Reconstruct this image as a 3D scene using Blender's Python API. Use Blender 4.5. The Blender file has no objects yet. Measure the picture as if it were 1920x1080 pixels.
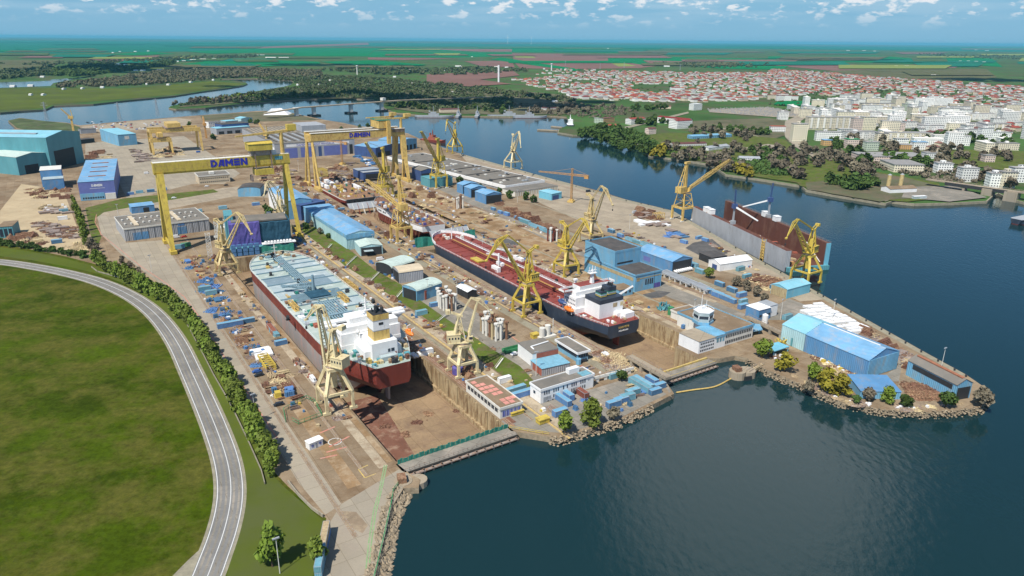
import bpy, math, random
from mathutils import Vector, Matrix, geometry
random.seed(7)
R = math.radians
SC = bpy.context.scene
COL = SC.collection
CAM_H = 150.0
FPX = 1338.0
PITCH = math.atan(465.0 / FPX)
ROLL = R(0.5)
SUN_AZ = R(57)      # direction the shadows run
SUN_EL = R(55)

# ---------------------------------------------------------------- camera model
def ray(px, py):
    x = (px - 960) / FPX; y = -(py - 540) / FPX
    c, s = math.cos(ROLL), math.sin(ROLL)
    x, y = c * x - s * y, s * x + c * y
    cp, sp = math.cos(PITCH), math.sin(PITCH)
    return Vector((x, cp + y * sp, -sp + y * cp))

def G(px, py, z=0.0):
    r = ray(px, py)
    t = (CAM_H - z) / max(-r.z, 0.0018)
    return Vector((r.x * t, r.y * t, z))

def HZ(b, t):
    g = G(*b); r = ray(*t)
    k = g.length / math.hypot(r.x, r.y)
    return CAM_H + r.z * k

OG = G(745, 868)
UA = R(122.6)
UX = Vector((math.cos(UA), math.sin(UA), 0))
VX = Vector((math.sin(UA), -math.cos(UA), 0))
VA = UA - math.pi / 2
def W(u, v, z=0.0):
    p = OG + UX * u + VX * v
    return Vector((p.x, p.y, z))

cam = bpy.data.cameras.new("camera")
cam.sensor_width = 36; cam.lens = 36 * FPX / 1920
cam.clip_start = 1; cam.clip_end = 200000
co = bpy.data.objects.new("camera", cam); COL.objects.link(co)
cp, sp, cr, sr = math.cos(PITCH), math.sin(PITCH), math.cos(ROLL), math.sin(ROLL)
R0 = Vector((1, 0, 0)); U0 = Vector((0, sp, cp)); F0 = Vector((0, cp, -sp))
RR = R0 * cr + U0 * sr; UU = -R0 * sr + U0 * cr
co.matrix_world = Matrix(((RR.x, UU.x, -F0.x, 0), (RR.y, UU.y, -F0.y, 0), (RR.z, UU.z, -F0.z, CAM_H), (0, 0, 0, 1)))
SC.camera = co
SC.view_settings.view_transform = 'Standard'
SC.view_settings.look = 'None'
SC.view_settings.exposure = 0.16
SC.view_settings.gamma = 1
SC.cycles.max_bounces = 5
SC.cycles.volume_bounces = 0
SC.cycles.transparent_max_bounces = 8

# ---------------------------------------------------------------- light
sun = bpy.data.lights.new("sun", 'SUN'); sun.energy = 5.0; sun.angle = R(0.5); sun.color = (1.0, 0.95, 0.86)
so = bpy.data.objects.new("sun", sun); COL.objects.link(so)
sd = Vector((math.cos(SUN_AZ) * math.cos(SUN_EL), math.sin(SUN_AZ) * math.cos(SUN_EL), -math.sin(SUN_EL)))
so.rotation_euler = sd.to_track_quat('-Z', 'Y').to_euler()
so.location = (-300, -300, 900)
wd = bpy.data.worlds.new("World"); SC.world = wd; wd.use_nodes = True
nt = wd.node_tree; N = nt.nodes; L = nt.links
for n in list(N): N.remove(n)
out = N.new('ShaderNodeOutputWorld'); bg = N.new('ShaderNodeBackground'); sky = N.new('ShaderNodeTexSky')
sky.sky_type = 'NISHITA'; sky.sun_disc = False; sky.sun_elevation = SUN_EL
sky.sun_rotation = math.atan2(-sd.x, -sd.y)
sky.air_density = 1.0; sky.dust_density = 0.4; sky.ozone_density = 2.5; sky.altitude = 100
bg.inputs['Strength'].default_value = 0.08
tc = N.new('ShaderNodeTexCoord'); sx = N.new('ShaderNodeSeparateXYZ'); L.new(tc.outputs['Generated'], sx.inputs[0])
def wm(op, a, b=None, c=None):
    n = N.new('ShaderNodeMath'); n.operation = op
    for i, q in enumerate((a, b, c)):
        if q is None: continue
        if isinstance(q, (int, float)): n.inputs[i].default_value = q
        else: L.new(q, n.inputs[i])
    return n.outputs[0]
def wramp(sock, a, b):
    n = N.new('ShaderNodeMapRange'); n.interpolation_type = 'SMOOTHSTEP'
    n.inputs[1].default_value = a; n.inputs[2].default_value = b
    L.new(sock, n.inputs[0]); return n.outputs[0]
cb = N.new('ShaderNodeCombineXYZ')
L.new(wm('MULTIPLY', sx.outputs[0], 36.0), cb.inputs[0]); L.new(wm('MULTIPLY', sx.outputs[1], 36.0), cb.inputs[1]); L.new(wm('MULTIPLY', sx.outputs[2], 95.0), cb.inputs[2])
nz = N.new('ShaderNodeTexNoise'); nz.inputs['Scale'].default_value = 1.0; nz.inputs['Detail'].default_value = 7; nz.inputs['Roughness'].default_value = 0.58
L.new(cb.outputs[0], nz.inputs['Vector'])
puff = wramp(nz.outputs[0], 0.515, 0.63)
band = wm('MULTIPLY', wramp(sx.outputs[2], 0.012, 0.046), wramp(sx.outputs[2], 0.22, 0.08))
cb2 = N.new('ShaderNodeCombineXYZ')
L.new(wm('MULTIPLY', sx.outputs[0], 7.0), cb2.inputs[0]); L.new(wm('MULTIPLY', sx.outputs[1], 7.0), cb2.inputs[1]); L.new(wm('MULTIPLY', sx.outputs[2], 70.0), cb2.inputs[2])
nz2 = N.new('ShaderNodeTexNoise'); nz2.inputs['Scale'].default_value = 1.0; nz2.inputs['Detail'].default_value = 5
L.new(cb2.outputs[0], nz2.inputs['Vector'])
veil = wm('MULTIPLY', wm('MULTIPLY', wramp(nz2.outputs[0], 0.42, 0.66), wramp(sx.outputs[2], 0.005, 0.05)), wramp(sx.outputs[2], 0.2, 0.07))
cb3 = N.new('ShaderNodeCombineXYZ')
den = wm('ADD', wm('MAXIMUM', sx.outputs[2], 0.0), 0.15)
L.new(wm('DIVIDE', sx.outputs[0], den), cb3.inputs[0]); L.new(wm('DIVIDE', sx.outputs[1], den), cb3.inputs[1])
nz3 = N.new('ShaderNodeTexNoise'); nz3.inputs['Scale'].default_value = 0.9; nz3.inputs['Detail'].default_value = 6
L.new(cb3.outputs[0], nz3.inputs['Vector'])
over = wm('MULTIPLY', wramp(nz3.outputs[0], 0.50, 0.66), wramp(sx.outputs[2], 0.1, 0.3))
def wmix(f, a, b):
    n = N.new('ShaderNodeMix'); n.data_type = 'RGBA'
    L.new(f, n.inputs[0])
    for i, q in ((6, a), (7, b)):
        if isinstance(q, tuple): n.inputs[i].default_value = (*q, 1)
        else: L.new(q, n.inputs[i])
    return n.outputs[2]
lowf = wramp(sx.outputs[2], 0.11, 0.03)
tint = N.new('ShaderNodeMix'); tint.data_type = 'RGBA'; tint.blend_type = 'MULTIPLY'; tint.inputs[0].default_value = 1.0; tint.inputs[7].default_value = (0.62, 0.95, 1.18, 1); L.new(sky.outputs[0], tint.inputs[6])
c0 = wmix(wm('MULTIPLY', lowf, 0.9), tint.outputs[2], (2.55, 5.3, 7.7))
c1 = wmix(wm('MULTIPLY', veil, 0.75), c0, (4.3, 6.6, 8.4))
c2 = wmix(wm('MULTIPLY', wm('MULTIPLY', puff, band), 0.9), c1, (9.6, 9.9, 10.2))
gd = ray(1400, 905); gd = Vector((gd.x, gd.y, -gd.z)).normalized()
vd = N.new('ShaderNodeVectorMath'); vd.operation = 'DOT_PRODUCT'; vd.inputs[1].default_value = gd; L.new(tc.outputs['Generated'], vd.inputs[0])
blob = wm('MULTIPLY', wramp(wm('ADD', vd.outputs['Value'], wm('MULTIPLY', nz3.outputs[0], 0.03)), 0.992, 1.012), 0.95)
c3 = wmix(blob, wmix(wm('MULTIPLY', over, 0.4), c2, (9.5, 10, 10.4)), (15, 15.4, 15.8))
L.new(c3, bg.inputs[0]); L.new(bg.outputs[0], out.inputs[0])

# ---------------------------------------------------------------- materials
M = {}
def mat(name, c, rough=0.75, var=0.18, scale=0.15, c2=None, amt=0.5, streak=1.0, bump=0.0, bscale=1.0, metal=0.0, ribs=0.0, rnd=0.0, detail=4, fine=0.0, slab=None, fs=0.9):
    m = bpy.data.materials.new(name); m.use_nodes = True
    t = m.node_tree; n = t.nodes; l = t.links
    bs = n['Principled BSDF']; bs.inputs['Roughness'].default_value = rough; bs.inputs['Specular IOR Level'].default_value = 0.06 if rough > 0.78 else 0.4; bs.inputs['Metallic'].default_value = metal
    tx = n.new('ShaderNodeTexCoord'); mp = n.new('ShaderNodeMapping'); mp.inputs['Scale'].default_value = (1, 1, streak)
    l.new(tx.outputs['Object'], mp.inputs[0])
    no = n.new('ShaderNodeTexNoise'); no.inputs['Scale'].default_value = scale; no.inputs['Detail'].default_value = detail; no.inputs['Roughness'].default_value = 0.62
    l.new(mp.outputs[0], no.inputs['Vector'])
    def mix(f, a, b, bt='MIX'):
        k = n.new('ShaderNodeMix'); k.data_type = 'RGBA'; k.blend_type = bt
        if isinstance(f, float): k.inputs[0].default_value = f
        else: l.new(f, k.inputs[0])
        for i, q in ((6, a), (7, b)):
            if isinstance(q, tuple): k.inputs[i].default_value = (*q, 1)
            else: l.new(q, k.inputs[i])
        return k.outputs[2]
    def rng(s, a, b, o0=0.0, o1=1.0):
        k = n.new('ShaderNodeMapRange'); k.inputs[1].default_value = a; k.inputs[2].default_value = b; k.inputs[3].default_value = o0; k.inputs[4].default_value = o1
        l.new(s, k.inputs[0]); return k.outputs[0]
    lo = tuple(q * (1 - var) for q in c); hi = tuple(min(1, q * (1 + var)) for q in c)
    col = mix(rng(no.outputs[0], 0.3, 0.7), lo, hi)
    if c2:
        n2 = n.new('ShaderNodeTexNoise'); n2.inputs['Scale'].default_value = scale * 2.3; n2.inputs['Detail'].default_value = 6; n2.inputs['Roughness'].default_value = 0.7
        l.new(mp.outputs[0], n2.inputs['Vector'])
        col = mix(rng(n2.outputs[0], 0.62 - amt * 0.3, 0.78 - amt * 0.3), col, c2)
    if fine:
        n3 = n.new('ShaderNodeTexNoise'); n3.inputs['Scale'].default_value = fs; n3.inputs['Detail'].default_value = 3; n3.inputs['Roughness'].default_value = 0.8
        l.new(tx.outputs['Object'], n3.inputs['Vector'])
        k = n.new('ShaderNodeHueSaturation'); l.new(col, k.inputs['Color']); l.new(rng(n3.outputs[0], 0.25, 0.75, 1 - fine, 1 + fine), k.inputs['Value']); col = k.outputs[0]
    if slab:
        mp2 = n.new('ShaderNodeMapping'); mp2.inputs['Rotation'].default_value = (0, 0, -VA); l.new(tx.outputs['Object'], mp2.inputs[0])
        br = n.new('ShaderNodeTexBrick'); br.offset = 0.0; br.inputs['Scale'].default_value = 1.0; br.inputs['Mortar Size'].default_value = 0.12; br.inputs['Brick Width'].default_value = slab; br.inputs['Row Height'].default_value = slab * 1.4
        br.inputs['Color1'].default_value = (1, 1, 1, 1); br.inputs['Color2'].default_value = (0.86, 0.86, 0.87, 1); br.inputs['Mortar'].default_value = (0.7, 0.68, 0.65, 1)
        l.new(mp2.outputs[0], br.inputs['Vector']); col = mix(1.0, col, br.outputs[0], 'MULTIPLY')
    if rnd:
        oi = n.new('ShaderNodeObjectInfo'); k = n.new('ShaderNodeHueSaturation')
        l.new(rng(oi.outputs['Random'], 0, 1, 1 - rnd, 1 + rnd), k.inputs['Value']); l.new(rng(oi.outputs['Random'], 0, 1, 0.5 - rnd * 0.04, 0.5 + rnd * 0.04), k.inputs['Hue'])
        l.new(col, k.inputs['Color']); col = k.outputs[0]
    l.new(col, bs.inputs['Base Color'])
    h = None
    if bump:
        nb = n.new('ShaderNodeTexNoise'); nb.inputs['Scale'].default_value = bscale; nb.inputs['Detail'].default_value = 4; l.new(tx.outputs['Object'], nb.inputs['Vector']); h = nb.outputs[0]; strg = bump
    if ribs:
        sp_ = n.new('ShaderNodeSeparateXYZ'); l.new(tx.outputs['Object'], sp_.inputs[0])
        a = n.new('ShaderNodeMath'); a.operation = 'ADD'; l.new(sp_.outputs[0], a.inputs[0]); l.new(sp_.outputs[1], a.inputs[1])
        b = n.new('ShaderNodeMath'); b.operation = 'MULTIPLY'; l.new(a.outputs[0], b.inputs[0]); b.inputs[1].default_value = 6.283 / ribs
        d = n.new('ShaderNodeMath'); d.operation = 'SINE'; l.new(b.outputs[0], d.inputs[0]); h = d.outputs[0]; strg = 0.35
    if h is not None:
        bu = n.new('ShaderNodeBump'); bu.inputs['Strength'].default_value = strg; bu.inputs['Distance'].default_value = 0.3; l.new(h, bu.inputs['Height']); l.new(bu.outputs[0], bs.inputs['Normal'])
    M[name] = m
    return m

mat('yard', (0.285, 0.215, 0.14), 0.9, 0.30, 0.018, (0.20, 0.135, 0.08), 0.55, fine=0.14, detail=9, slab=7.0)
mat('concrete', (0.34, 0.295, 0.225), 0.9, 0.14, 0.03, (0.33, 0.28, 0.22), 0.35, fine=0.06, detail=8, slab=6.0)
mat('sand', (0.43, 0.34, 0.215), 0.95, 0.15, 0.05, (0.38, 0.28, 0.17), 0.3, fine=0.08, detail=8)
mat('dirt', (0.255, 0.165, 0.088), 0.95, 0.25, 0.04, (0.38, 0.29, 0.19), 0.5, fine=0.12, detail=8)
mat('grey_yard', (0.235, 0.215, 0.18), 0.9, 0.15, 0.03, (0.33, 0.29, 0.24), 0.4, fine=0.08, detail=8, slab=5.0)
mat('quay', (0.36, 0.30, 0.22), 0.9, 0.15, 0.05, (0.30, 0.25, 0.19), 0.4, fine=0.08, slab=8.0)
mat('track_bed', (0.25, 0.19, 0.13), 0.95, 0.25, 0.1, (0.34, 0.27, 0.18), 0.4, fine=0.12, detail=8)
mat('stain', (0.09, 0.085, 0.08), 0.7, 0.3, 0.1, (0.16, 0.14, 0.12), 0.3)
mat('rust_floor', (0.165, 0.08, 0.055), 0.85, 0.3, 0.08, (0.30, 0.2, 0.14), 0.4, fine=0.1)
mat('dock_floor', (0.30, 0.21, 0.125), 0.85, 0.2, 0.04, (0.23, 0.155, 0.10), 0.5, fine=0.12, detail=8, slab=9.0)
mat('dock_wall', (0.40, 0.31, 0.185), 0.9, 0.22, 0.25, (0.22, 0.145, 0.08), 0.6, streak=0.2, fine=0.1, detail=8)
mat('grass', (0.043, 0.067, 0.002), 0.95, 0.45, 0.02, (0.082, 0.083, 0.014), 0.62, fine=0.42, detail=10, fs=0.3)
mat('grass_far', (0.055, 0.115, 0.030), 0.95, 0.35, 0.004, (0.095, 0.085, 0.048), 0.5, detail=8)
mat('bank_grass', (0.085, 0.12, 0.02), 0.95, 0.3, 0.08, (0.13, 0.105, 0.055), 0.5, fine=0.12, detail=8)
mat('scrub', (0.11, 0.112, 0.062), 0.95, 0.35, 0.02, (0.15, 0.12, 0.08), 0.5, detail=8)
mat('asphalt', (0.185, 0.18, 0.172), 0.85, 0.16, 0.06, (0.235, 0.225, 0.205), 0.45, fine=0.10, detail=9)
mat('verge', (0.27, 0.245, 0.18), 0.95, 0.2, 0.3, fine=0.12)
mat('paint_white', (0.62, 0.62, 0.60), 0.7, 0.1, 0.5)
mat('paint_yellow', (0.55, 0.40, 0.12), 0.75, 0.2, 0.4, (0.38, 0.28, 0.15), 0.5)
mat('paint_green', (0.22, 0.34, 0.16), 0.8, 0.2, 0.4, (0.33, 0.32, 0.24), 0.4)
mat('paint_red', (0.5, 0.20, 0.15), 0.8, 0.2, 0.4, (0.40, 0.30, 0.24), 0.5)
mat('rock', (0.29, 0.235, 0.165), 0.95, 0.35, 0.6, (0.26, 0.2, 0.13), 0.4, fine=0.2)
mat('yellow', (0.60, 0.42, 0.13), 0.5, 0.12, 0.3, (0.36, 0.21, 0.07), 0.42, streak=0.4)
mat('yellow_pale', (0.58, 0.46, 0.22), 0.55, 0.12, 0.3, (0.38, 0.24, 0.10), 0.45, streak=0.4)
mat('yellow_bright', (0.56, 0.42, 0.07), 0.5, 0.12, 0.25, (0.36, 0.25, 0.06), 0.4, streak=0.4)
mat('cream', (0.66, 0.56, 0.33), 0.55, 0.1, 0.3, (0.40, 0.29, 0.16), 0.35, streak=0.4)
mat('orange', (0.50, 0.27, 0.09), 0.55, 0.15, 0.3)
mat('orange_boat', (0.75, 0.20, 0.03), 0.4, 0.1, 0.5)
mat('logo_blue', (0.03, 0.03, 0.36), 0.4, 0.05, 0.3)
mat('white', (0.78, 0.78, 0.77), 0.55, 0.07, 0.2, (0.62, 0.60, 0.56), 0.1, streak=0.3)
mat('offwhite', (0.66, 0.64, 0.58), 0.7, 0.1, 0.2, (0.5, 0.47, 0.4), 0.2, streak=0.3)
mat('grey', (0.33, 0.35, 0.37), 0.6, 0.12, 0.2, (0.25, 0.25, 0.25), 0.2, streak=0.3)
mat('grey_ribbed', (0.36, 0.37, 0.39), 0.6, 0.12, 0.2, (0.27, 0.26, 0.25), 0.2, streak=0.3, ribs=1.2)
mat('dark', (0.03, 0.032, 0.035), 0.7, 0.2, 0.4)
mat('dark_roof', (0.085, 0.08, 0.078), 0.85, 0.2, 0.1, (0.12, 0.105, 0.095), 0.4)
mat('grey_roof', (0.175, 0.162, 0.142), 0.9, 0.15, 0.06, (0.23, 0.20, 0.17), 0.4, detail=7)
mat('brown_roof', (0.215, 0.155, 0.10), 0.9, 0.15, 0.1, (0.28, 0.22, 0.16), 0.3)
mat('pink_tile', (0.60, 0.27, 0.22), 0.85, 0.15, 0.3)
mat('blue', (0.10, 0.255, 0.46), 0.6, 0.16, 0.12, (0.19, 0.27, 0.38), 0.4, streak=0.3, ribs=1.0)
mat('blue_light', (0.16, 0.38, 0.55), 0.6, 0.16, 0.12, (0.25, 0.36, 0.42), 0.4, streak=0.3, ribs=1.0)
mat('blue_roof', (0.16, 0.35, 0.55), 0.55, 0.16, 0.08, (0.29, 0.38, 0.47), 0.45, ribs=1.5)
mat('cyan', (0.17, 0.47, 0.60), 0.55, 0.12, 0.12, (0.25, 0.46, 0.52), 0.2, streak=0.3, ribs=1.0)
mat('teal', (0.10, 0.30, 0.34), 0.55, 0.12, 0.12, (0.14, 0.30, 0.32), 0.2, streak=0.3, ribs=1.6)
mat('teal_roof', (0.24, 0.52, 0.62), 0.5, 0.12, 0.08, (0.32, 0.50, 0.56), 0.3, ribs=1.5)
mat('mint_wall', (0.40, 0.60, 0.62), 0.6, 0.12, 0.2, (0.33, 0.50, 0.52), 0.2, streak=0.3, ribs=1.2)
mat('mint_roof', (0.50, 0.60, 0.54), 0.6, 0.12, 0.2, (0.42, 0.48, 0.44), 0.3, ribs=1.6)
mat('navy', (0.05, 0.09, 0.22), 0.5, 0.15, 0.2, ribs=1.2)
mat('violet_wall', (0.14, 0.17, 0.42), 0.55, 0.1, 0.2, ribs=1.0)
mat('tan_wall', (0.40, 0.33, 0.19), 0.7, 0.2, 0.4, (0.28, 0.20, 0.12), 0.3, streak=0.3, ribs=1.0)
mat('beige', (0.55, 0.46, 0.33), 0.8, 0.1, 0.3)
mat('window', (0.035, 0.045, 0.06), 0.15, 0.3, 0.5)
mat('brick_red', (0.34, 0.11, 0.075), 0.8, 0.15, 0.4)
mat('container_blue', (0.085, 0.20, 0.38), 0.55, 0.15, 0.5, (0.2, 0.2, 0.25), 0.15, ribs=0.6, rnd=0.35)
mat('container_teal', (0.16, 0.36, 0.44), 0.55, 0.15, 0.5, (0.25, 0.22, 0.18), 0.15, ribs=0.6, rnd=0.3)
mat('container_rust', (0.28, 0.10, 0.06), 0.7, 0.2, 0.5, ribs=0.6, rnd=0.3)
mat('steel', (0.28, 0.24, 0.21), 0.6, 0.3, 0.6, (0.26, 0.12, 0.06), 0.5, rnd=0.3)
mat('rusty', (0.19, 0.10, 0.065), 0.8, 0.35, 0.6, (0.36, 0.24, 0.15), 0.4, rnd=0.3)
mat('timber', (0.50, 0.40, 0.24), 0.85, 0.25, 0.6, (0.34, 0.24, 0.14), 0.4, rnd=0.25)
mat('green_net', (0.04, 0.22, 0.17), 0.85, 0.25, 0.4, (0.10, 0.28, 0.2), 0.3)
mat('green_paint', (0.05, 0.24, 0.10), 0.7, 0.2, 0.4)
mat('purple_wrap', (0.10, 0.08, 0.29), 0.7, 0.3, 0.2, (0.15, 0.14, 0.36), 0.3, bump=0.3, bscale=0.5)
mat('dark_net', (0.03, 0.08, 0.12), 0.85, 0.3, 0.3)
mat('hull_red', (0.165, 0.032, 0.022), 0.55, 0.15, 0.08, (0.28, 0.08, 0.05), 0.25, streak=0.5)
mat('hull_grey', (0.30, 0.275, 0.26), 0.6, 0.15, 0.12, (0.42, 0.26, 0.22), 0.38, streak=0.15, detail=8)
mat('hull_navy', (0.035, 0.047, 0.07), 0.45, 0.2, 0.1, (0.06, 0.07, 0.085), 0.3, streak=0.4)
mat('hull_bottom', (0.13, 0.03, 0.028), 0.7, 0.25, 0.1, (0.2, 0.07, 0.05), 0.3)
mat('deck_mint', (0.36, 0.43, 0.385), 0.65, 0.12, 0.06, (0.50, 0.54, 0.50), 0.4, fine=0.06, detail=7)
mat('deck_blue', (0.19, 0.26, 0.30), 0.6, 0.12, 0.1, (0.27, 0.35, 0.38), 0.3)
mat('deck_pale', (0.36, 0.43, 0.44), 0.65, 0.1, 0.1, (0.55, 0.60, 0.60), 0.3)
mat('deck_red', (0.235, 0.052, 0.04), 0.65, 0.2, 0.08, (0.20, 0.05, 0.04), 0.4, fine=0.12, detail=8)
mat('pipe_blue', (0.20, 0.30, 0.35), 0.5, 0.15, 0.4)
mat('leaf', (0.115, 0.16, 0.014), 0.75, 0.35, 0.5, rnd=0.22)
mat('leaf_dark', (0.062, 0.10, 0.026), 0.8, 0.35, 0.4, rnd=0.25)
mat('leaf_yellow', (0.23, 0.20, 0.028), 0.8, 0.3, 0.4, rnd=0.2)
mat('twig', (0.16, 0.135, 0.095), 0.9, 0.3, 0.5, rnd=0.25)
mat('wood_far', (0.075, 0.10, 0.042), 0.95, 0.5, 0.03, (0.13, 0.12, 0.08), 0.4)
mat('bark', (0.11, 0.08, 0.055), 0.9, 0.3, 1.0)
mat('roof_red', (0.27, 0.065, 0.05), 0.85, 0.2, 0.3, rnd=0.3)
mat('roof_orange', (0.34, 0.12, 0.075), 0.85, 0.2, 0.3, rnd=0.3)
mat('roof_brown', (0.17, 0.085, 0.075), 0.85, 0.2, 0.3, rnd=0.3)
mat('roof_grey', (0.30, 0.29, 0.28), 0.85, 0.2, 0.3, rnd=0.25)
mat('house_white', (0.74, 0.71, 0.66), 0.85, 0.1, 0.3, rnd=0.18)
mat('house_cream', (0.60, 0.50, 0.38), 0.85, 0.1, 0.3, rnd=0.18)
mat('field_green', (0.008, 0.16, 0.05), 0.95, 0.12, 0.003)
mat('field_teal', (0.014, 0.14, 0.085), 0.95, 0.12, 0.003)
mat('field_brown', (0.19, 0.105, 0.085), 0.95, 0.12, 0.003)
mat('field_olive', (0.10, 0.105, 0.045), 0.95, 0.2, 0.004, (0.14, 0.11, 0.07), 0.4)
mat('field_lime', (0.20, 0.24, 0.06), 0.95, 0.12, 0.003)
mat('car_white', (0.75, 0.75, 0.75), 0.3, 0.03, 0.5)
mat('car_dark', (0.03, 0.035, 0.045), 0.3, 0.03, 0.5)
mat('car_red', (0.4, 0.04, 0.03), 0.3, 0.03, 0.5)
mat('car_blue', (0.05, 0.12, 0.35), 0.3, 0.03, 0.5)
mat('car_silver', (0.45, 0.46, 0.48), 0.3, 0.03, 0.5)
mat('tyre', (0.02, 0.02, 0.02), 0.9, 0.1, 1.0)

def facade(name, c, fx=3.0, fz=2.9, wx=0.5, wz=0.46, rnd=0.12, glass=(0.09, 0.10, 0.12)):
    """plastered wall with a regular grid of small dark panes (windows smaller than a pixel)"""
    m = mat(name, c, 0.85, 0.08, 0.1, rnd=rnd)
    t = m.node_tree; n = t.nodes; l = t.links; bs = n['Principled BSDF']
    src = bs.inputs['Base Color'].links[0].from_socket
    tx = n.new('ShaderNodeTexCoord'); s = n.new('ShaderNodeSeparateXYZ'); l.new(tx.outputs['Object'], s.inputs[0])
    def mm(op, a, b):
        k = n.new('ShaderNodeMath'); k.operation = op
        for i, q in ((0, a), (1, b)):
            if isinstance(q, (int, float)): k.inputs[i].default_value = q
            else: l.new(q, k.inputs[i])
        return k.outputs[0]
    a = mm('FRACT', mm('DIVIDE', mm('ADD', mm('ADD', s.outputs[0], s.outputs[1]), 500), fx), 0)
    b = mm('FRACT', mm('DIVIDE', mm('ADD', s.outputs[2], -0.3), fz), 0)
    w = mm('MULTIPLY', mm('LESS_THAN', mm('ABSOLUTE', mm('SUBTRACT', a, 0.5), 0), wx / 2), mm('LESS_THAN', mm('ABSOLUTE', mm('SUBTRACT', b, 0.55), 0), wz / 2))
    k = n.new('ShaderNodeMix'); k.data_type = 'RGBA'; l.new(w, k.inputs[0]); l.new(src, k.inputs[6]); k.inputs[7].default_value = (*glass, 1)
    l.new(k.outputs[2], bs.inputs['Base Color'])
    return m
facade('flat_cream', (0.74, 0.66, 0.50))
facade('flat_white', (0.80, 0.79, 0.75))
facade('flat_pink', (0.70, 0.56, 0.48))
facade('flat_green', (0.50, 0.56, 0.44))
facade('flat_orange', (0.58, 0.36, 0.16))
facade('flat_blue', (0.16, 0.34, 0.48), 4.0, 4.0, 0.4, 0.4)

# water
m = bpy.data.materials.new('water'); m.use_nodes = True; M['water'] = m
n = m.node_tree.nodes; l = m.node_tree.links; bs = n['Principled BSDF']
bs.inputs['Base Color'].default_value = (0.008, 0.028, 0.032, 1); bs.inputs['Roughness'].default_value = 0.07; bs.inputs['IOR'].default_value = 1.33
tx = n.new('ShaderNodeTexCoord'); mp = n.new('ShaderNodeMapping'); mp.inputs['Scale'].default_value = (1, 0.55, 1); mp.inputs['Rotation'].default_value = (0, 0, R(25)); l.new(tx.outputs['Object'], mp.inputs[0])
nb = n.new('ShaderNodeTexNoise'); nb.inputs['Scale'].default_value = 0.35; nb.inputs['Detail'].default_value = 5; l.new(mp.outputs[0], nb.inputs['Vector'])
nl = n.new('ShaderNodeTexNoise'); nl.inputs['Scale'].default_value = 0.006; nl.inputs['Detail'].default_value = 4; l.new(mp.outputs[0], nl.inputs['Vector'])
mr = n.new('ShaderNodeMapRange'); mr.inputs[1].default_value = 0.3; mr.inputs[2].default_value = 0.7; mr.inputs[3].default_value = 0.08; mr.inputs[4].default_value = 0.55; l.new(nl.outputs[0], mr.inputs[0])
bu = n.new('ShaderNodeBump'); bu.inputs['Distance'].default_value = 0.35; l.new(mr.outputs[0], bu.inputs['Strength']); l.new(nb.outputs[0], bu.inputs['Height']); l.new(bu.outputs[0], bs.inputs['Normal'])

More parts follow.
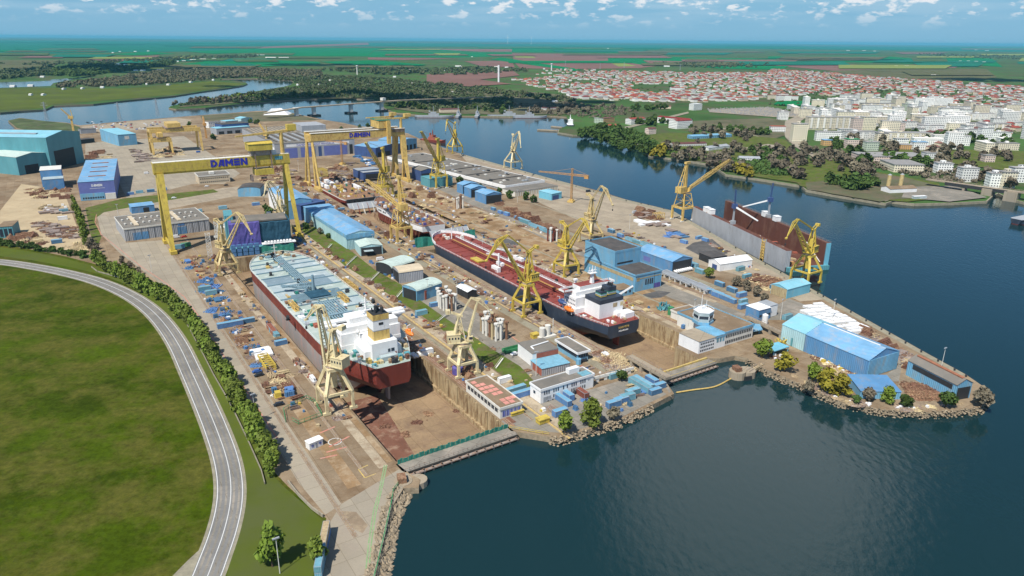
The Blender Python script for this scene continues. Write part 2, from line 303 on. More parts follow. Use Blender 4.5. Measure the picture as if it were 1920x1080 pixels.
# ---------------------------------------------------------------- mesh builder
class MB:
    def __init__(s): s.v = []; s.f = []; s.m = []
    def add(s, vs, fs, mi=0):
        b = len(s.v); s.v += [tuple(p) for p in vs]; s.f += [tuple(i + b for i in q) for q in fs]; s.m += [mi] * len(fs); return s
    def box(s, x0, x1, y0, y1, z0, z1, mi=0):
        return s.add([(x0, y0, z0), (x1, y0, z0), (x1, y1, z0), (x0, y1, z0), (x0, y0, z1), (x1, y0, z1), (x1, y1, z1), (x0, y1, z1)],
                     [(0, 3, 2, 1), (4, 5, 6, 7), (0, 1, 5, 4), (1, 2, 6, 5), (2, 3, 7, 6), (3, 0, 4, 7)], mi)
    def beam(s, p, q, w, h=None, w2=None, h2=None, mi=0, up=(0, 0, 1)):
        p = Vector(p); q = Vector(q); h = h or w; w2 = w2 or w; h2 = h2 or h
        d = (q - p)
        if d.length < 1e-6: return s
        d.normalize(); u = Vector(up)
        if abs(d.dot(u)) > 0.98: u = Vector((0, 1, 0))
        a = d.cross(u).normalized(); b = a.cross(d).normalized()
        vs = []
        for c, ww, hh in ((p, w, h), (q, w2, h2)):
            for i, j in ((-1, -1), (1, -1), (1, 1), (-1, 1)): vs.append(c + a * (i * ww / 2) + b * (j * hh / 2))
        return s.add(vs, [(0, 1, 2, 3), (7, 6, 5, 4), (0, 4, 5, 1), (1, 5, 6, 2), (2, 6, 7, 3), (3, 7, 4, 0)], mi)
    def tube(s, p, q, r, r2=None, n=8, mi=0, cap=True):
        p = Vector(p); q = Vector(q); r2 = r if r2 is None else r2
        d = (q - p).normalized(); u = Vector((0, 0, 1)) if abs(d.z) < 0.95 else Vector((1, 0, 0))
        a = d.cross(u).normalized(); b = a.cross(d)
        vs = []
        for c, rr in ((p, r), (q, r2)):
            for i in range(n):
                t = 2 * math.pi * i / n; vs.append(c + a * (rr * math.cos(t)) + b * (rr * math.sin(t)))
        fs = [(i, (i + 1) % n, n + (i + 1) % n, n + i) for i in range(n)]
        if cap: fs += [tuple(range(n - 1, -1, -1)), tuple(range(n, 2 * n))]
        return s.add(vs, fs, mi)
    def prism(s, pts, z0, z1, mi=0):
        n = len(pts)
        vs = [(p[0], p[1], z0) for p in pts] + [(p[0], p[1], z1) for p in pts]
        return s.add(vs, [tuple(range(n - 1, -1, -1)), tuple(range(n, 2 * n))] + [(i, (i + 1) % n, n + (i + 1) % n, n + i) for i in range(n)], mi)
    def extr(s, prof, x0, x1, axis='x', mi=0, mi_cap=None):
        """profile (t, z) swept along an axis; t is the other horizontal axis"""
        n = len(prof)
        P = (lambda a, t, z: (a, t, z)) if axis == 'x' else (lambda a, t, z: (t, a, z))
        vs = [P(x0, *p) for p in prof] + [P(x1, *p) for p in prof]
        s.add(vs, [(i, (i + 1) % n, n + (i + 1) % n, n + i) for i in range(n)], mi)
        return s.add(vs, [tuple(range(n - 1, -1, -1)), tuple(range(n, 2 * n))], mi if mi_cap is None else mi_cap)
    def lat(s, p, q, w, h, w2=None, h2=None, n=8, t=0.25, up=(0, 0, 1), diag=True):
        """square lattice girder between two points"""
        p = Vector(p); q = Vector(q); w2 = w2 or w; h2 = h2 or h
        d = (q - p).normalized(); u = Vector(up)
        a = d.cross(u).normalized(); b = a.cross(d).normalized()
        def C(f, i, j):
            ww = w + (w2 - w) * f; hh = h + (h2 - h) * f
            return p + (q - p) * f + a * (i * ww / 2) + b * (j * hh / 2)
        cs = ((-1, -1), (1, -1), (1, 1), (-1, 1))
        for c in cs: s.beam(C(0, *c), C(1, *c), t)
        for k in range(n):
            f0, f1 = k / n, (k + 1) / n
            for e in range(4):
                c0, c1 = cs[e], cs[(e + 1) % 4]
                s.beam(C(f1, *c0), C(f1, *c1), t * 0.6)
                if diag: s.beam(C(f0, *(c0 if k % 2 else c1)), C(f1, *(c1 if k % 2 else c0)), t * 0.6)
        return s
    def build(s, name, mats, parent=None, smooth=False):
        me = bpy.data.meshes.new(name); me.from_pydata(s.v, [], s.f)
        for k in (mats if isinstance(mats, (list, tuple)) else [mats]): me.materials.append(M[k])
        me.polygons.foreach_set('material_index', s.m)
        if smooth: me.polygons.foreach_set('use_smooth', [True] * len(s.f))
        me.update()
        o = bpy.data.objects.new(name, me); COL.objects.link(o)
        if parent: o.parent = parent
        return o

def tag(o, label=None, cat=None, group=None, kind=None):
    if label: o['label'] = label
    if cat: o['category'] = cat
    if group: o['group'] = group
    if kind: o['kind'] = kind
    return o
def thing(name, label, cat, loc=(0, 0, 0), rz=0.0, group=None):
    o = bpy.data.objects.new(name, None); COL.objects.link(o)
    o.location = loc; o.rotation_euler = (0, 0, rz); o.empty_display_size = 1
    return tag(o, label, cat, group)
def put(o, loc, rz=0.0, sc=None):
    o.location = loc; o.rotation_euler = (0, 0, rz)
    if sc: o.scale = sc if isinstance(sc, tuple) else (sc, sc, sc)
    return o
def dup(o, loc=None, rz=None, label=None, group=None, sc=None, parent=None):
    c = o.copy(); COL.objects.link(c)
    if parent is not None: c.parent = parent
    if loc is not None: c.location = loc
    if rz is not None: c.rotation_euler = (0, 0, rz)
    if sc is not None: c.scale = sc if isinstance(sc, tuple) else (sc, sc, sc)
    if label: c['label'] = label
    if group: c['group'] = group
    for ch in list(o.children): dup(ch, parent=c)
    return c
def inpoly(x, y, P):
    r = False; j = len(P) - 1
    for i in range(len(P)):
        a, b = P[i], P[j]
        if (a[1] > y) != (b[1] > y) and x < (b[0] - a[0]) * (y - a[1]) / (b[1] - a[1]) + a[0]: r = not r
        j = i
    return r
def sheet(name, pts, z, m, kind='structure', holes=(), skirt=None, label=None, cat=None):
    """flat sheet from world points, with holes and an optional skirt down to z=skirt"""
    mb = MB(); loops = [[Vector((p[0], p[1], 0)) for p in pts]] + [[Vector((p[0], p[1], 0)) for p in hh] for hh in holes]
    flat = [p for lp in loops for p in lp]
    tris = geometry.tessellate_polygon(loops)
    fs = []
    for t in tris:
        a, b, c = (flat[i] for i in t)
        fs.append(t if (b - a).cross(c - a).z > 0 else (t[0], t[2], t[1]))
    mb.add([(p.x, p.y, z) for p in flat], fs)
    if skirt is not None:
        n = len(loops[0]); mb.add([(p.x, p.y, z) for p in loops[0]] + [(p.x, p.y, skirt) for p in loops[0]], [(i, (i + 1) % n, n + (i + 1) % n, n + i) for i in range(n)], 1 if isinstance(m, (list, tuple)) and len(m) > 1 else 0)
    o = mb.build(name, m); tag(o, label, cat, None, kind); return o
def GP(px, z=0.0): return [G(a, b, z) for a, b in px]
def smooth_line(px, n=6):
    P = [Vector((a, b)) for a, b in px]; o = []
    for i in range(len(P) - 1):
        p0 = P[max(i - 1, 0)]; p1 = P[i]; p2 = P[i + 1]; p3 = P[min(i + 2, len(P) - 1)]
        for k in range(n):
            t = k / n
            o.append(0.5 * ((2 * p1) + (-p0 + p2) * t + (2 * p0 - 5 * p1 + 4 * p2 - p3) * t * t + (-p0 + 3 * p1 - 3 * p2 + p3) * t ** 3))
    o.append(P[-1]); return o
def strip_mesh(mb, pts, off, w, z, mi=0, dash=None):
    """ribbon along world points, shifted sideways by off"""
    n = len(pts); L_, R_ = [], []
    for i in range(n):
        d = (pts[min(i + 1, n - 1)] - pts[max(i - 1, 0)]); d.z = 0; d.normalize(); s = Vector((-d.y, d.x, 0))
        L_.append(pts[i] + s * (off + w / 2)); R_.append(pts[i] + s * (off - w / 2))
    for i in range(n - 1):
        if dash and (i % dash[1]) >= dash[0]: continue
        mb.add([(R_[i].x, R_[i].y, z), (R_[i + 1].x, R_[i + 1].y, z), (L_[i + 1].x, L_[i + 1].y, z), (L_[i].x, L_[i].y, z)], [(0, 1, 2, 3)], mi)

mat('lane', (0.27, 0.245, 0.18), 0.9, 0.18, 0.05, (0.20, 0.165, 0.11), 0.45, fine=0.12, detail=9)
mat('pale_lane', (0.40, 0.33, 0.235), 0.9, 0.2, 0.06, (0.25, 0.18, 0.115), 0.5, fine=0.14, detail=9)
mat('shade_cloud', (0.9, 0.9, 0.9), 1.0, 0.02, 0.01)
mat('bank_lime', (0.085, 0.11, 0.016), 0.95, 0.3, 0.008, (0.085, 0.10, 0.03), 0.5, detail=8)
mat('dock_brown', (0.125, 0.055, 0.042), 0.8, 0.2, 0.06, (0.17, 0.09, 0.065), 0.4, streak=0.4, detail=8)
# ================================================================ SETTING
WZ = -2.5
D1 = [W(1, 0), W(1, 49), W(303, 49), W(303, 0)]
D2 = [W(6, 134.5), W(6, 166.5), W(24, 166.5), W(24, 182), W(252, 182), W(252, 135.5)]
D3 = [W(262, 132), W(262, 196), W(592, 206), W(592, 139)]
yard_px = [(670, 1400), (702, 1085), (720, 1010), (733, 955), (757, 915), (785, 914), (788, 899), (768, 888), (745, 870), (951, 801),
 (958, 808), (1005, 815), (1030, 819), (1050, 822), (1100, 806), (1160, 790), (1225, 758), (1264, 738), (1250, 718), (1227, 703), (1322, 672),
 (1350, 672), (1378, 667), (1400, 671), (1420, 684), (1440, 694), (1490, 715), (1531, 733), (1582, 755), (1660, 769), (1738, 773), (1800, 769), (1838, 764), (1858, 741), (1856, 733),
 (1811, 702), (1727, 656), (1638, 606), (1555, 560), (1490, 523), (1400, 474), (1296, 416), (1262, 395), (1174, 374), (1120, 357), (1080, 347), (966, 317), (861, 287), (800, 266), (765, 250),
 (720, 243), (690, 238), (670, 236), (642, 230), (610, 225), (577, 218), (545, 211), (510, 208), (480, 208), (430, 212), (375, 216), (300, 222), (225, 228), (150, 235), (125, 230), (85, 227), (37, 221), (15, 226), (32, 241), (0, 246), (-250, 262), (-900, 330), (-1500, 700), (-900, 1500)]
yard = GP(yard_px)
sheet('ground', yard, 0.0, ['yard', 'rock'], holes=(D1, D2, D3), skirt=-6)
wr = [(-9000, -300), (9000, -300), (9000, 9000), (-9000, 9000)]
def grow(P, k):
    n = len(P); o = []
    for i in range(n):
        a, b, c = P[i - 1], P[i], P[(i + 1) % n]; d1 = (b - a).normalized(); d2 = (c - b).normalized(); s_ = 1 if sum(P[j].x * P[(j + 1) % n].y - P[j].y * P[(j + 1) % n].x for j in range(n)) > 0 else -1
        o.append(b + Vector((d1.y + d2.y, -d1.x - d2.x, 0)) * k * s_)
    return o
sheet('water', wr, WZ, 'water', holes=(grow(D1, 1.2), grow(D2, 1.2), grow(D3, 1.2)))

def dock_basin(P, zf, nm):
    mb = MB(); n = len(P)
    c = sum((Vector(p) for p in P), Vector()) / n
    for i in range(n):
        a, b = P[i], P[(i + 1) % n]
        mb.add([(a.x, a.y, zf), (b.x, b.y, zf), (b.x, b.y, -0.01), (a.x, a.y, -0.01)], [(0, 1, 2, 3)], 1)
    mb.add([(p.x, p.y, zf) for p in P], [tuple(range(n))] if (P[1] - P[0]).cross(P[2] - P[1]).z > 0 else [tuple(range(n - 1, -1, -1))], 0)
    return tag(mb.build(nm, ['dock_floor', 'dock_wall']), kind='structure')
dock_basin(D1, -11, 'dry_dock'); dock_basin(D2, -11, 'dry_dock'); dock_basin(D3, -8, 'dry_dock')
# painted red-lead floor along the first dock's west side
sheet('dock_floor_patch', [W(3, 1), W(3, 13), W(75, 22), W(75, 1)], -10.97, 'rust_floor')
# wall buttresses and altars
mb = MB()
for k in range(34):
    u = 8 + k * 9.0; p = W(u, 48.6); mb.beam((p.x, p.y, -11), (p.x, p.y, -0.4), 0.9, 0.8)
for k in range(22):
    u = 10 + k * 10.5; p = W(u, 181.6); mb.beam((p.x, p.y, -11), (p.x, p.y, -0.4), 0.9, 0.8)
for (a, b) in ((W(8, 48.3, -10.2), W(300, 48.3, -10.2)), (W(8, 181.3, -10.2), W(250, 181.3, -10.2)), (W(4, 0.8, -10.2), W(300, 0.8, -10.2))):
    mb.beam(a, b, 1.4, 1.5)
tag(mb.build('dock_buttress', 'dock_wall'), kind='structure')

# ---- far mainland up to the horizon
land_px = [(-900, 222), (-300, 218), (0, 211), (37, 208), (85, 205), (100, 198), (175, 195), (237, 188), (325, 180), (375, 172), (425, 165.5), (455, 160.5), (464, 157), (460, 154), (440, 151), (412, 150), (415, 147.5), (480, 147), (520, 148), (546, 150), (551, 154), (545, 159), (530, 163), (480, 171), (400, 184), (345, 193), (320, 199), (316, 202), (330, 204.5), (385, 202), (440, 195.5), (480, 192.5), (560, 186), (640, 183.5), (700, 186.5), (714, 193), (722, 203), (740, 211), (790, 216), (860, 217), (960, 218.5), (1030, 217), (1062, 219), (1070, 232), (1048, 243), (1046, 248), (1075, 253), (1120, 252), (1132, 259), (1189, 271), (1216, 277), (1221, 280), (1213, 285), (1217, 291), (1267, 298), (1333, 308), (1361, 327), (1399, 332), (1440, 338), (1502, 348), (1512, 356), (1580, 368), (1660, 381), (1672, 377), (1715, 382), (1790, 380), (1850, 377), (1862, 366), (1872, 362), (1890, 371), (1920, 379), (2100, 410), (2800, 520)]
far = [G(a, b) for a, b in land_px]
far += [Vector((9000, 3000, 0)), Vector((80000, 20000, 0)), Vector((80000, 82000, 0)), Vector((-80000, 82000, 0)), Vector((-80000, 3000, 0)), Vector((-9000, 1500, 0))]
sheet('far_ground', far, 0.0, ['grass_far', 'rock'], skirt=-6)
# inlets lying behind the first banks
for q in ([(-60, 158), (0, 154.5), (60, 153), (96, 151.5), (95, 149.5), (140, 146), (178, 141.3), (180, 143), (140, 149), (100, 156), (95, 161.5), (0, 165), (-60, 167)],
          [(190, 119), (205, 117.5), (238, 119), (240, 122), (215, 124), (203, 121.5)]):
    sheet('inlet', GP(q), 0.5, 'water')
def field(px, m, z=0.6): sheet('field', GP(px), z, m)
# green hill bank by the lake
field([(0, 207), (85, 203), (100, 196), (237, 185), (330, 177), (425, 163), (458, 158), (400, 152), (330, 158), (240, 166), (100, 165), (0, 166)], 'bank_lime', 0.3)
FL = [
 ('field_teal', [(-400, 72.6), (2400, 92.5), (2400, 100), (1900, 97), (1440, 92), (960, 88), (480, 87), (-400, 92)]),
 ('field_teal', [(-400, 92), (480, 87), (420, 96), (230, 98), (-400, 112)]),
 ('field_green', [(480, 90), (960, 90), (1250, 97), (1180, 100), (960, 98), (700, 95), (690, 106), (480, 105)]),
 ('field_green', [(700, 96), (960, 99), (960, 105), (860, 108), (690, 107)]),
 ('field_brown', [(480, 88), (690, 80), (692, 84), (480, 91)]),
 ('field_brown', [(780, 91), (960, 92), (960, 97), (900, 97)]),
 ('field_brown', [(960, 100), (1200, 102), (1212, 106), (1140, 108), (1200, 119), (1230, 124), (1200, 128), (1050, 130), (975, 128), (965, 118)]),
 ('field_lime', [(964, 104), (1000, 106), (1005, 109), (966, 108)]),
 ('field_lime', [(1145, 118), (1165, 117), (1192, 124), (1160, 125)]),
 ('field_green', [(1140, 108), (1230, 106), (1440, 112), (1440, 119), (1310, 117), (1205, 113), (1220, 124), (1180, 118), (1140, 116)]),
 ('field_brown', [(1205, 113), (1380, 118), (1400, 122), (1300, 123), (1225, 121)]),
 ('field_brown', [(1440, 115), (1560, 119), (1700, 127), (1690, 137), (1560, 133), (1440, 122)]),
 ('field_green', [(1280, 123), (1480, 124), (1465, 131), (1350, 129)]),
 ('field_green', [(1440, 106), (1640, 104), (1740, 112), (1720, 120), (1560, 116), (1440, 113)]),
 ('field_green', [(1760, 106), (1860, 110), (1880, 126), (1790, 120)]),
 ('field_brown', [(1720, 121), (1800, 124), (1790, 128), (1690, 125)]),
 ('field_olive', [(1540, 134), (1700, 128), (1850, 130), (1870, 146), (1750, 155), (1640, 146)]),
 ('field_green', [(600, 116), (700, 113), (800, 122), (740, 129), (680, 127)]),
 ('field_green', [(320, 124), (400, 113), (480, 112), (600, 116), (600, 121), (440, 127)]),
 ('field_lime', [(235, 126), (310, 121), (400, 125), (300, 131)]),
 ('field_green', [(205, 102), (280, 97), (330, 101), (250, 104)]),
 ('field_green', [(350, 97), (480, 91), (480, 99), (400, 101)]),
 ('field_brown', [(160, 111), (300, 104), (280, 116), (200, 115)]),
 ('field_olive', [(0, 113), (120, 113), (95, 128), (0, 136)]),
 ('field_brown', [(690, 108), (860, 110), (760, 113), (690, 112)]),
 ('field_brown', [(870, 115), (960, 114), (965, 127), (900, 124)]),
 ('field_brown', [(800, 140), (960, 132), (975, 142), (900, 150), (960, 158), (880, 163), (800, 158)]),
 ('field_green', [(940, 108), (1090, 131), (1080, 134), (920, 112)]),
 ('field_green', [(1460, 190), (1560, 192), (1560, 196), (1480, 200), (1450, 197)]),
]
for mm_, q in FL: field(q, mm_, 0.6 + 0.05 * FL.index((mm_, q)))
r_ = random.Random(44)
for k in range(95):
    y = 74 + 52 * r_.random() ** 1.3; x = r_.uniform(-40, 1960); y += max(0, (x - 960) / 960) * 15; w_ = r_.uniform(50, 230); h_ = (y - 66) * r_.uniform(.05, .14)
    if y + h_ > 126 and 900 < x < 1500: continue
    field([(x, y), (x + w_, y + r_.uniform(-.4, .6)), (x + w_ + r_.uniform(-20, 20), y + h_), (x + r_.uniform(-20, 20), y + h_)], r_.choice(['field_green', 'field_teal', 'field_olive', 'field_brown', 'field_teal', 'field_olive', 'grass_far', 'field_lime'] if y > 90 else ['field_teal', 'field_teal', 'field_olive', 'field_green']), 2.6 + .04 * k)
# near-bank lawns, bare ground and paths on the town side
for mm_, q in [
 ('bank_grass', [(1160, 262), (1250, 250), (1350, 250), (1470, 262), (1500, 290), (1500, 345), (1400, 330), (1340, 307), (1225, 290), (1215, 282)]),
 ('bank_grass', [(1450, 300), (1560, 300), (1600, 315), (1760, 345), (1770, 372), (1700, 380), (1600, 372), (1500, 350)]),
 ('bank_grass', [(1660, 278), (1920, 285), (1920, 325), (1800, 310), (1660, 290)]),
 ('scrub', [(1290, 228), (1440, 222), (1530, 236), (1450, 262), (1340, 250), (1300, 240)]),
 ('scrub', [(1510, 345), (1560, 338), (1640, 325), (1700, 335), (1760, 350), (1740, 372), (1670, 376), (1650, 380), (1560, 365), (1512, 355)]),
 ('pale_lane', [(1512, 352), (1530, 342), (1570, 338), (1620, 343), (1630, 352), (1590, 352), (1545, 356)]), ('verge', [(1512, 356), (1580, 367), (1660, 379), (1672, 376), (1660, 373), (1590, 362), (1530, 352)]),
 ('concrete', [(1398, 278), (1440, 271), (1470, 276), (1470, 283), (1420, 285)]),
 ('bank_grass', [(1525, 348), (1560, 345), (1620, 352), (1640, 365), (1570, 360)]),
 ('scrub', [(760, 170), (900, 165), (1080, 180), (1080, 214), (960, 216), (800, 213), (740, 205), (740, 190)]),
 ('scrub', [(330, 202), (400, 186), (480, 174), (540, 166), (640, 166), (720, 176), (700, 185), (560, 185), (440, 194)]),
 ('concrete', [(1330, 206), (1440, 202), (1500, 212), (1540, 220), (1450, 220), (1330, 211)]),
 ('concrete', [(1472, 228), (1490, 220), (1510, 222), (1490, 236), (1482, 250), (1500, 268), (1530, 292), (1525, 296), (1490, 276), (1472, 258), (1470, 245)]),
 ('grey_yard', [(1700, 352), (1790, 350), (1850, 372), (1780, 380), (1690, 372)]),
 ('verge', [(1100, 256), (1240, 222), (1290, 210), (1292, 213), (1244, 225), (1110, 258)]),
 ('verge', [(1340, 237), (1420, 256), (1425, 258), (1345, 240)]),
]: sheet('bank_ground', GP(q), 0.9 + random.random() * 0.3, mm_)
# pale shore walls of the town bank
mb = MB()
shore = [G(a, b) for a, b in land_px[44:72]]
for a, b in zip(shore[:-1], shore[1:]): mb.beam(a + Vector((0, 0, -1.2)), b + Vector((0, 0, -1.2)), 1.4, 2.5)
tag(mb.build('shore_kerb', 'verge'), kind='structure')

# ---- left meadow, road
meadow = GP([(-900, 1500), (-1500, 700), (-900, 462), (-100, 446), (0, 458), (60, 468), (120, 480), (185, 497), (235, 525), (300, 562), (345, 602), (385, 650), (420, 705), (450, 760), (480, 820), (510, 880), (540, 912), (580, 948), (612, 972), (606, 1000), (590, 1085), (570, 1400)])
sheet('grass_field', meadow, 0.004, 'grass')
sheet('grass_field', GP([(0, 463), (60, 472), (120, 484), (183, 501), (228, 521), (262, 537), (296, 556), (322, 574), (345, 600), (380, 645), (412, 703), (450, 768), (478, 826), (510, 890), (535, 915), (578, 952), (606, 976), (585, 1085), (560, 1300), (380, 1300), (440, 1010), (455, 905), (446, 855), (425, 795), (400, 740), (376, 690), (348, 636), (316, 592), (280, 560), (236, 533), (184, 513), (122, 499), (60, 488), (0, 480)]), 0.007, 'bank_lime')
road_px = [(-260, 480), (-120, 481), (0, 491), (60, 499.5), (120, 511), (178, 526), (228, 546), (270, 571), (303, 602), (333, 645), (358, 697), (381, 748), (404, 803), (423, 858), (431, 905), (429, 950), (417, 1000), (399, 1050), (383, 1090), (340, 1180), (290, 1300)]
road = [G(p.x, p.y) for p in smooth_line(road_px, 6)]
mb = MB(); strip_mesh(mb, road, 0, 10.9, 0.010); tag(mb.build('road_verge', 'verge'), kind='structure')
mb = MB(); strip_mesh(mb, road, 0, 9.0, 0.016); tag(mb.build('road', 'asphalt'), kind='structure')
mb = MB()
for o_ in (-2.9, -1.2, 1.3, 3.0): strip_mesh(mb, road, o_, .7, 0.020)
tag(mb.build('road_wear', 'grey_yard'), kind='structure')
mb = MB()
for o_ in (-4.1, 4.1): strip_mesh(mb, road, o_, 0.28, 0.024)
strip_mesh(mb, road, 0.25, 0.26, 0.024)
tag(mb.build('road_marking', 'paint_white'), kind='structure')
side = [G(p.x, p.y) for p in smooth_line([(418, 1010), (396, 1030), (372, 1052), (340, 1085), (300, 1130)], 5)]
mb = MB(); strip_mesh(mb, side, 0, 6.5, 0.013); tag(mb.build('side_road', 'verge'), kind='structure')

# ---- shipyard surfaces
def patch(name, px, m, z): sheet(name, GP(px), z, m)
patch('sand_yard', [(0, 440), (0, 395), (40, 345), (75, 350), (120, 360), (135, 400), (150, 440), (165, 470), (120, 476), (60, 465)], 'sand', 0.008)
patch('concrete_apron', [(180, 395), (215, 405), (236, 455), (310, 450), (325, 475), (640, 945), (610, 965), (560, 905), (430, 690), (330, 555), (225, 475), (190, 440)], 'concrete', 0.008)
patch('concrete_apron', [(160, 268), (345, 255), (450, 325), (420, 345), (360, 345), (240, 375), (200, 300), (160, 310)], 'concrete', 0.008)
patch('yard_road', [(180, 400), (290, 378), (420, 352), (520, 345), (560, 375), (530, 372), (440, 368), (300, 395), (215, 410)], 'quay', 0.012)
patch('grass_strip', [(160, 390), (230, 372), (400, 355), (410, 360), (290, 380), (195, 398), (178, 410), (190, 445), (180, 470), (170, 440)], 'bank_grass', 0.016)
patch('concrete_apron', [(640, 945), (748, 880), (768, 890), (757, 912), (735, 950), (702, 1085), (680, 1400), (590, 1400), (606, 1000)], 'concrete', 0.012)
patch('dirt_apron', [(735, 332), (790, 352), (900, 395), (1050, 455), (1100, 470), (1200, 540), (1290, 575), (1330, 590), (1262, 603), (1180, 580), (1060, 512), (900, 436), (745, 366)], 'dirt', 0.008)
patch('yard_road', [(780, 335), (810, 335), (950, 400), (1090, 468), (1180, 500), (1290, 545), (1400, 590), (1380, 600), (1260, 560), (1100, 485), (940, 410)], 'grey_yard', 0.012)
patch('quay_apron', [(861, 288), (1080, 348), (1174, 375), (1262, 396), (1400, 475), (1490, 524), (1555, 561), (1500, 565), (1400, 520), (1250, 480), (1100, 420), (1000, 375), (900, 330)], 'quay', 0.008)
patch('quay_edge', [(861, 287.5), (1080, 347.5), (1174, 374.5), (1262, 395.5), (1400, 474.5), (1490, 523.5), (1555, 560.5), (1638, 606.5), (1727, 656.5), (1811, 702.5), (1800, 704), (1720, 660), (1630, 610), (1550, 565), (1485, 528), (1395, 479), (1258, 399), (1172, 378), (1078, 351), (861, 290)], 'verge', 0.016)
patch('oil_stain', [(1300, 455), (1335, 448), (1350, 460), (1365, 475), (1340, 482), (1310, 478), (1285, 465)], 'stain', 0.020)
patch('oil_stain', [(905, 445), (975, 450), (972, 460), (935, 462), (900, 452)], 'stain', 0.020)
patch('oil_stain', [(640, 958), (668, 960), (690, 985), (680, 1000), (660, 990), (645, 975)], 'track_bed', 0.020)
patch('oil_stain', [(1205, 552), (1235, 545), (1258, 548), (1240, 558), (1215, 560)], 'stain', 0.020)
patch('yard_road', [(745, 540), (800, 520), (900, 590), (1000, 665), (1040, 700), (985, 720), (920, 655), (850, 610)], 'grey_yard', 0.008)
patch('yard_road', [(980, 760), (1115, 728), (1240, 690), (1258, 735), (1160, 785), (1060, 812), (960, 805), (940, 790)], 'grey_yard', 0.008)
patch('track_bed', [(800, 470), (1260, 745), (1232, 702), (1147, 662), (1018, 589), (900, 522), (820, 477)], 'track_bed', 0.014)
patch('grass_strip', [(1690, 690), (1740, 690), (1800, 720), (1790, 760), (1700, 765), (1680, 745)], 'track_bed', 0.014)
patch('yard_road', [(1480, 560), (1560, 590), (1640, 640), (1720, 690), (1700, 715), (1640, 715), (1680, 690), (1560, 610), (1500, 600), (1400, 600)], 'grey_yard', 0.012)
patch('swamp', [(15, 226), (37, 221.5), (85, 227), (125, 231), (150, 238), (150, 252), (60, 247), (32, 240)], 'wood_far', 0.03)
patch('swamp', [(375, 217), (430, 213), (500, 209), (545, 212), (600, 225), (480, 228), (380, 226)], 'scrub', 0.03)
patch('sand_yard', [(150, 238), (225, 229.5), (330, 221), (360, 224), (340, 240), (180, 248)], 'quay', 0.02)
# sloping grass bank between the two docks
bankL = [(565, 432), (606, 464), (647, 499), (694, 528), (741, 560), (780, 585), (846, 630), (905, 678), (960, 716), (984, 736)]
bankR = [(574, 418), (617, 442), (655, 470), (704, 509), (752, 536), (777, 558), (844, 605), (922, 657), (975, 690), (1000, 716)]
mb = MB(); a = GP(bankL); b = GP(bankR)
for i in range(len(a) - 1):
    mb.add([(a[i].x, a[i].y, 0.02), (a[i + 1].x, a[i + 1].y, 0.02), (b[i + 1].x, b[i + 1].y, 0.9), (b[i].x, b[i].y, 0.9)], [(0, 1, 2, 3)])
    mb.add([(b[i].x, b[i].y, 0.9), (b[i + 1].x, b[i + 1].y, 0.9), (b[i + 1].x + 0.3, b[i + 1].y, 0), (b[i].x + 0.3, b[i].y, 0)], [(0, 1, 2, 3)])
tag(mb.build('grass_bank', 'bank_grass'), kind='structure')
for k, (p, q) in enumerate([((608, 474), (622, 458)), ((650, 498), (668, 481)), ((696, 526), (711, 511)), ((744, 558), (757, 543)), ((815, 608), (840, 588)), ((930, 690), (943, 672))]):
    mb = MB(); A, B = G(*p, 0.3), G(*q, 1.2); mb.beam(A, B, 0.5, 0.5)
    n_ = (B - A).normalized(); s_ = Vector((-n_.y, n_.x, 0))
    for i in (-1, 1): mb.beam(A + s_ * 0.6 * i + Vector((0, 0, 0.7)), B + s_ * 0.6 * i + Vector((0, 0, 0.7)), 0.12)
    tag(mb.build('bank_stair', 'offwhite'), 'pale stair running up the grass bank between the docks', 'stair', 'stairs on the grass bank')

# ---- painted lines and rails
def line(name, pts, w, m, z, dash=None):
    mb = MB(); strip_mesh(mb, pts, 0, w, z, 0, dash); return tag(mb.build(name, m), kind='structure')
for u0, u1, v, m_, w_ in [(-32, 400, -28.4, 'track_bed', 1.6), (-2, 380, -13, 'track_bed', 1.2), (2, 305, -2.2, 'dirt', 2.4), (-20, 400, 65.5, 'paint_yellow', 1.5), (0, 320, 51.5, 'rusty', 2.2), (0, 380, 61, 'track_bed', 1.2), (4, 330, 57, 'grass_far', 0.1),
                          (10, 480, 122, 'paint_yellow', 0.7), (10, 600, 131, 'rusty', 1.2), (20, 600, 206, 'verge', 1.6), (20, 560, 191, 'rusty', 1.2), (60, 600, 240, 'rusty', 1.2), (60, 420, 296, 'verge', 1.6), (330, 600, 372, 'rusty', 1.0)]:
    line('rail_bed', [W(u0 + (u1 - u0) * i / 12, v) for i in range(13)], w_, m_, 0.028)
mb = MB()
for u0, u1, v in [(-32, 400, -28.4), (-2, 380, -13), (-20, 400, 65.5), (0, 320, 51.5), (0, 380, 61), (10, 600, 131), (10, 480, 122), (20, 560, 191), (60, 600, 240), (330, 600, 372)]:
    for d in (-0.5, 0.5):
        a, b = W(u0, v + d, 0.09), W(u1, v + d, 0.09); mb.beam(a, b, 0.16, 0.14)
tag(mb.build('crane_rail', 'steel'), kind='structure')
for u0, u1, v, w_, m_ in [(-4, 345, 62.2, 3.4, 'lane'), (-14, 345, 69, 5.2, 'pale_lane'), (2, 300, 53.4, 2.0, 'rust_floor'), (0, 300, -5.5, 3.6, 'pale_lane'), (-6, 330, -19, 5, 'dirt'), (20, 250, 126.5, 4.5, 'pale_lane'), (20, 330, 118, 5, 'lane'), (30, 580, 188, 4.5, 'pale_lane'), (60, 560, 236, 4, 'pale_lane'), (60, 330, 258, 6, 'lane')]: line('lane', [W(u0 + (u1 - u0) * i / 12, v) for i in range(13)], w_, m_, 0.022)
line('painted_line', GP([(181, 402), (178, 416), (190, 440), (228, 470), (262, 498), (310, 530), (345, 556), (372, 592), (420, 668), (470, 745), (520, 822)]), 0.5, 'paint_red', 0.03, None)
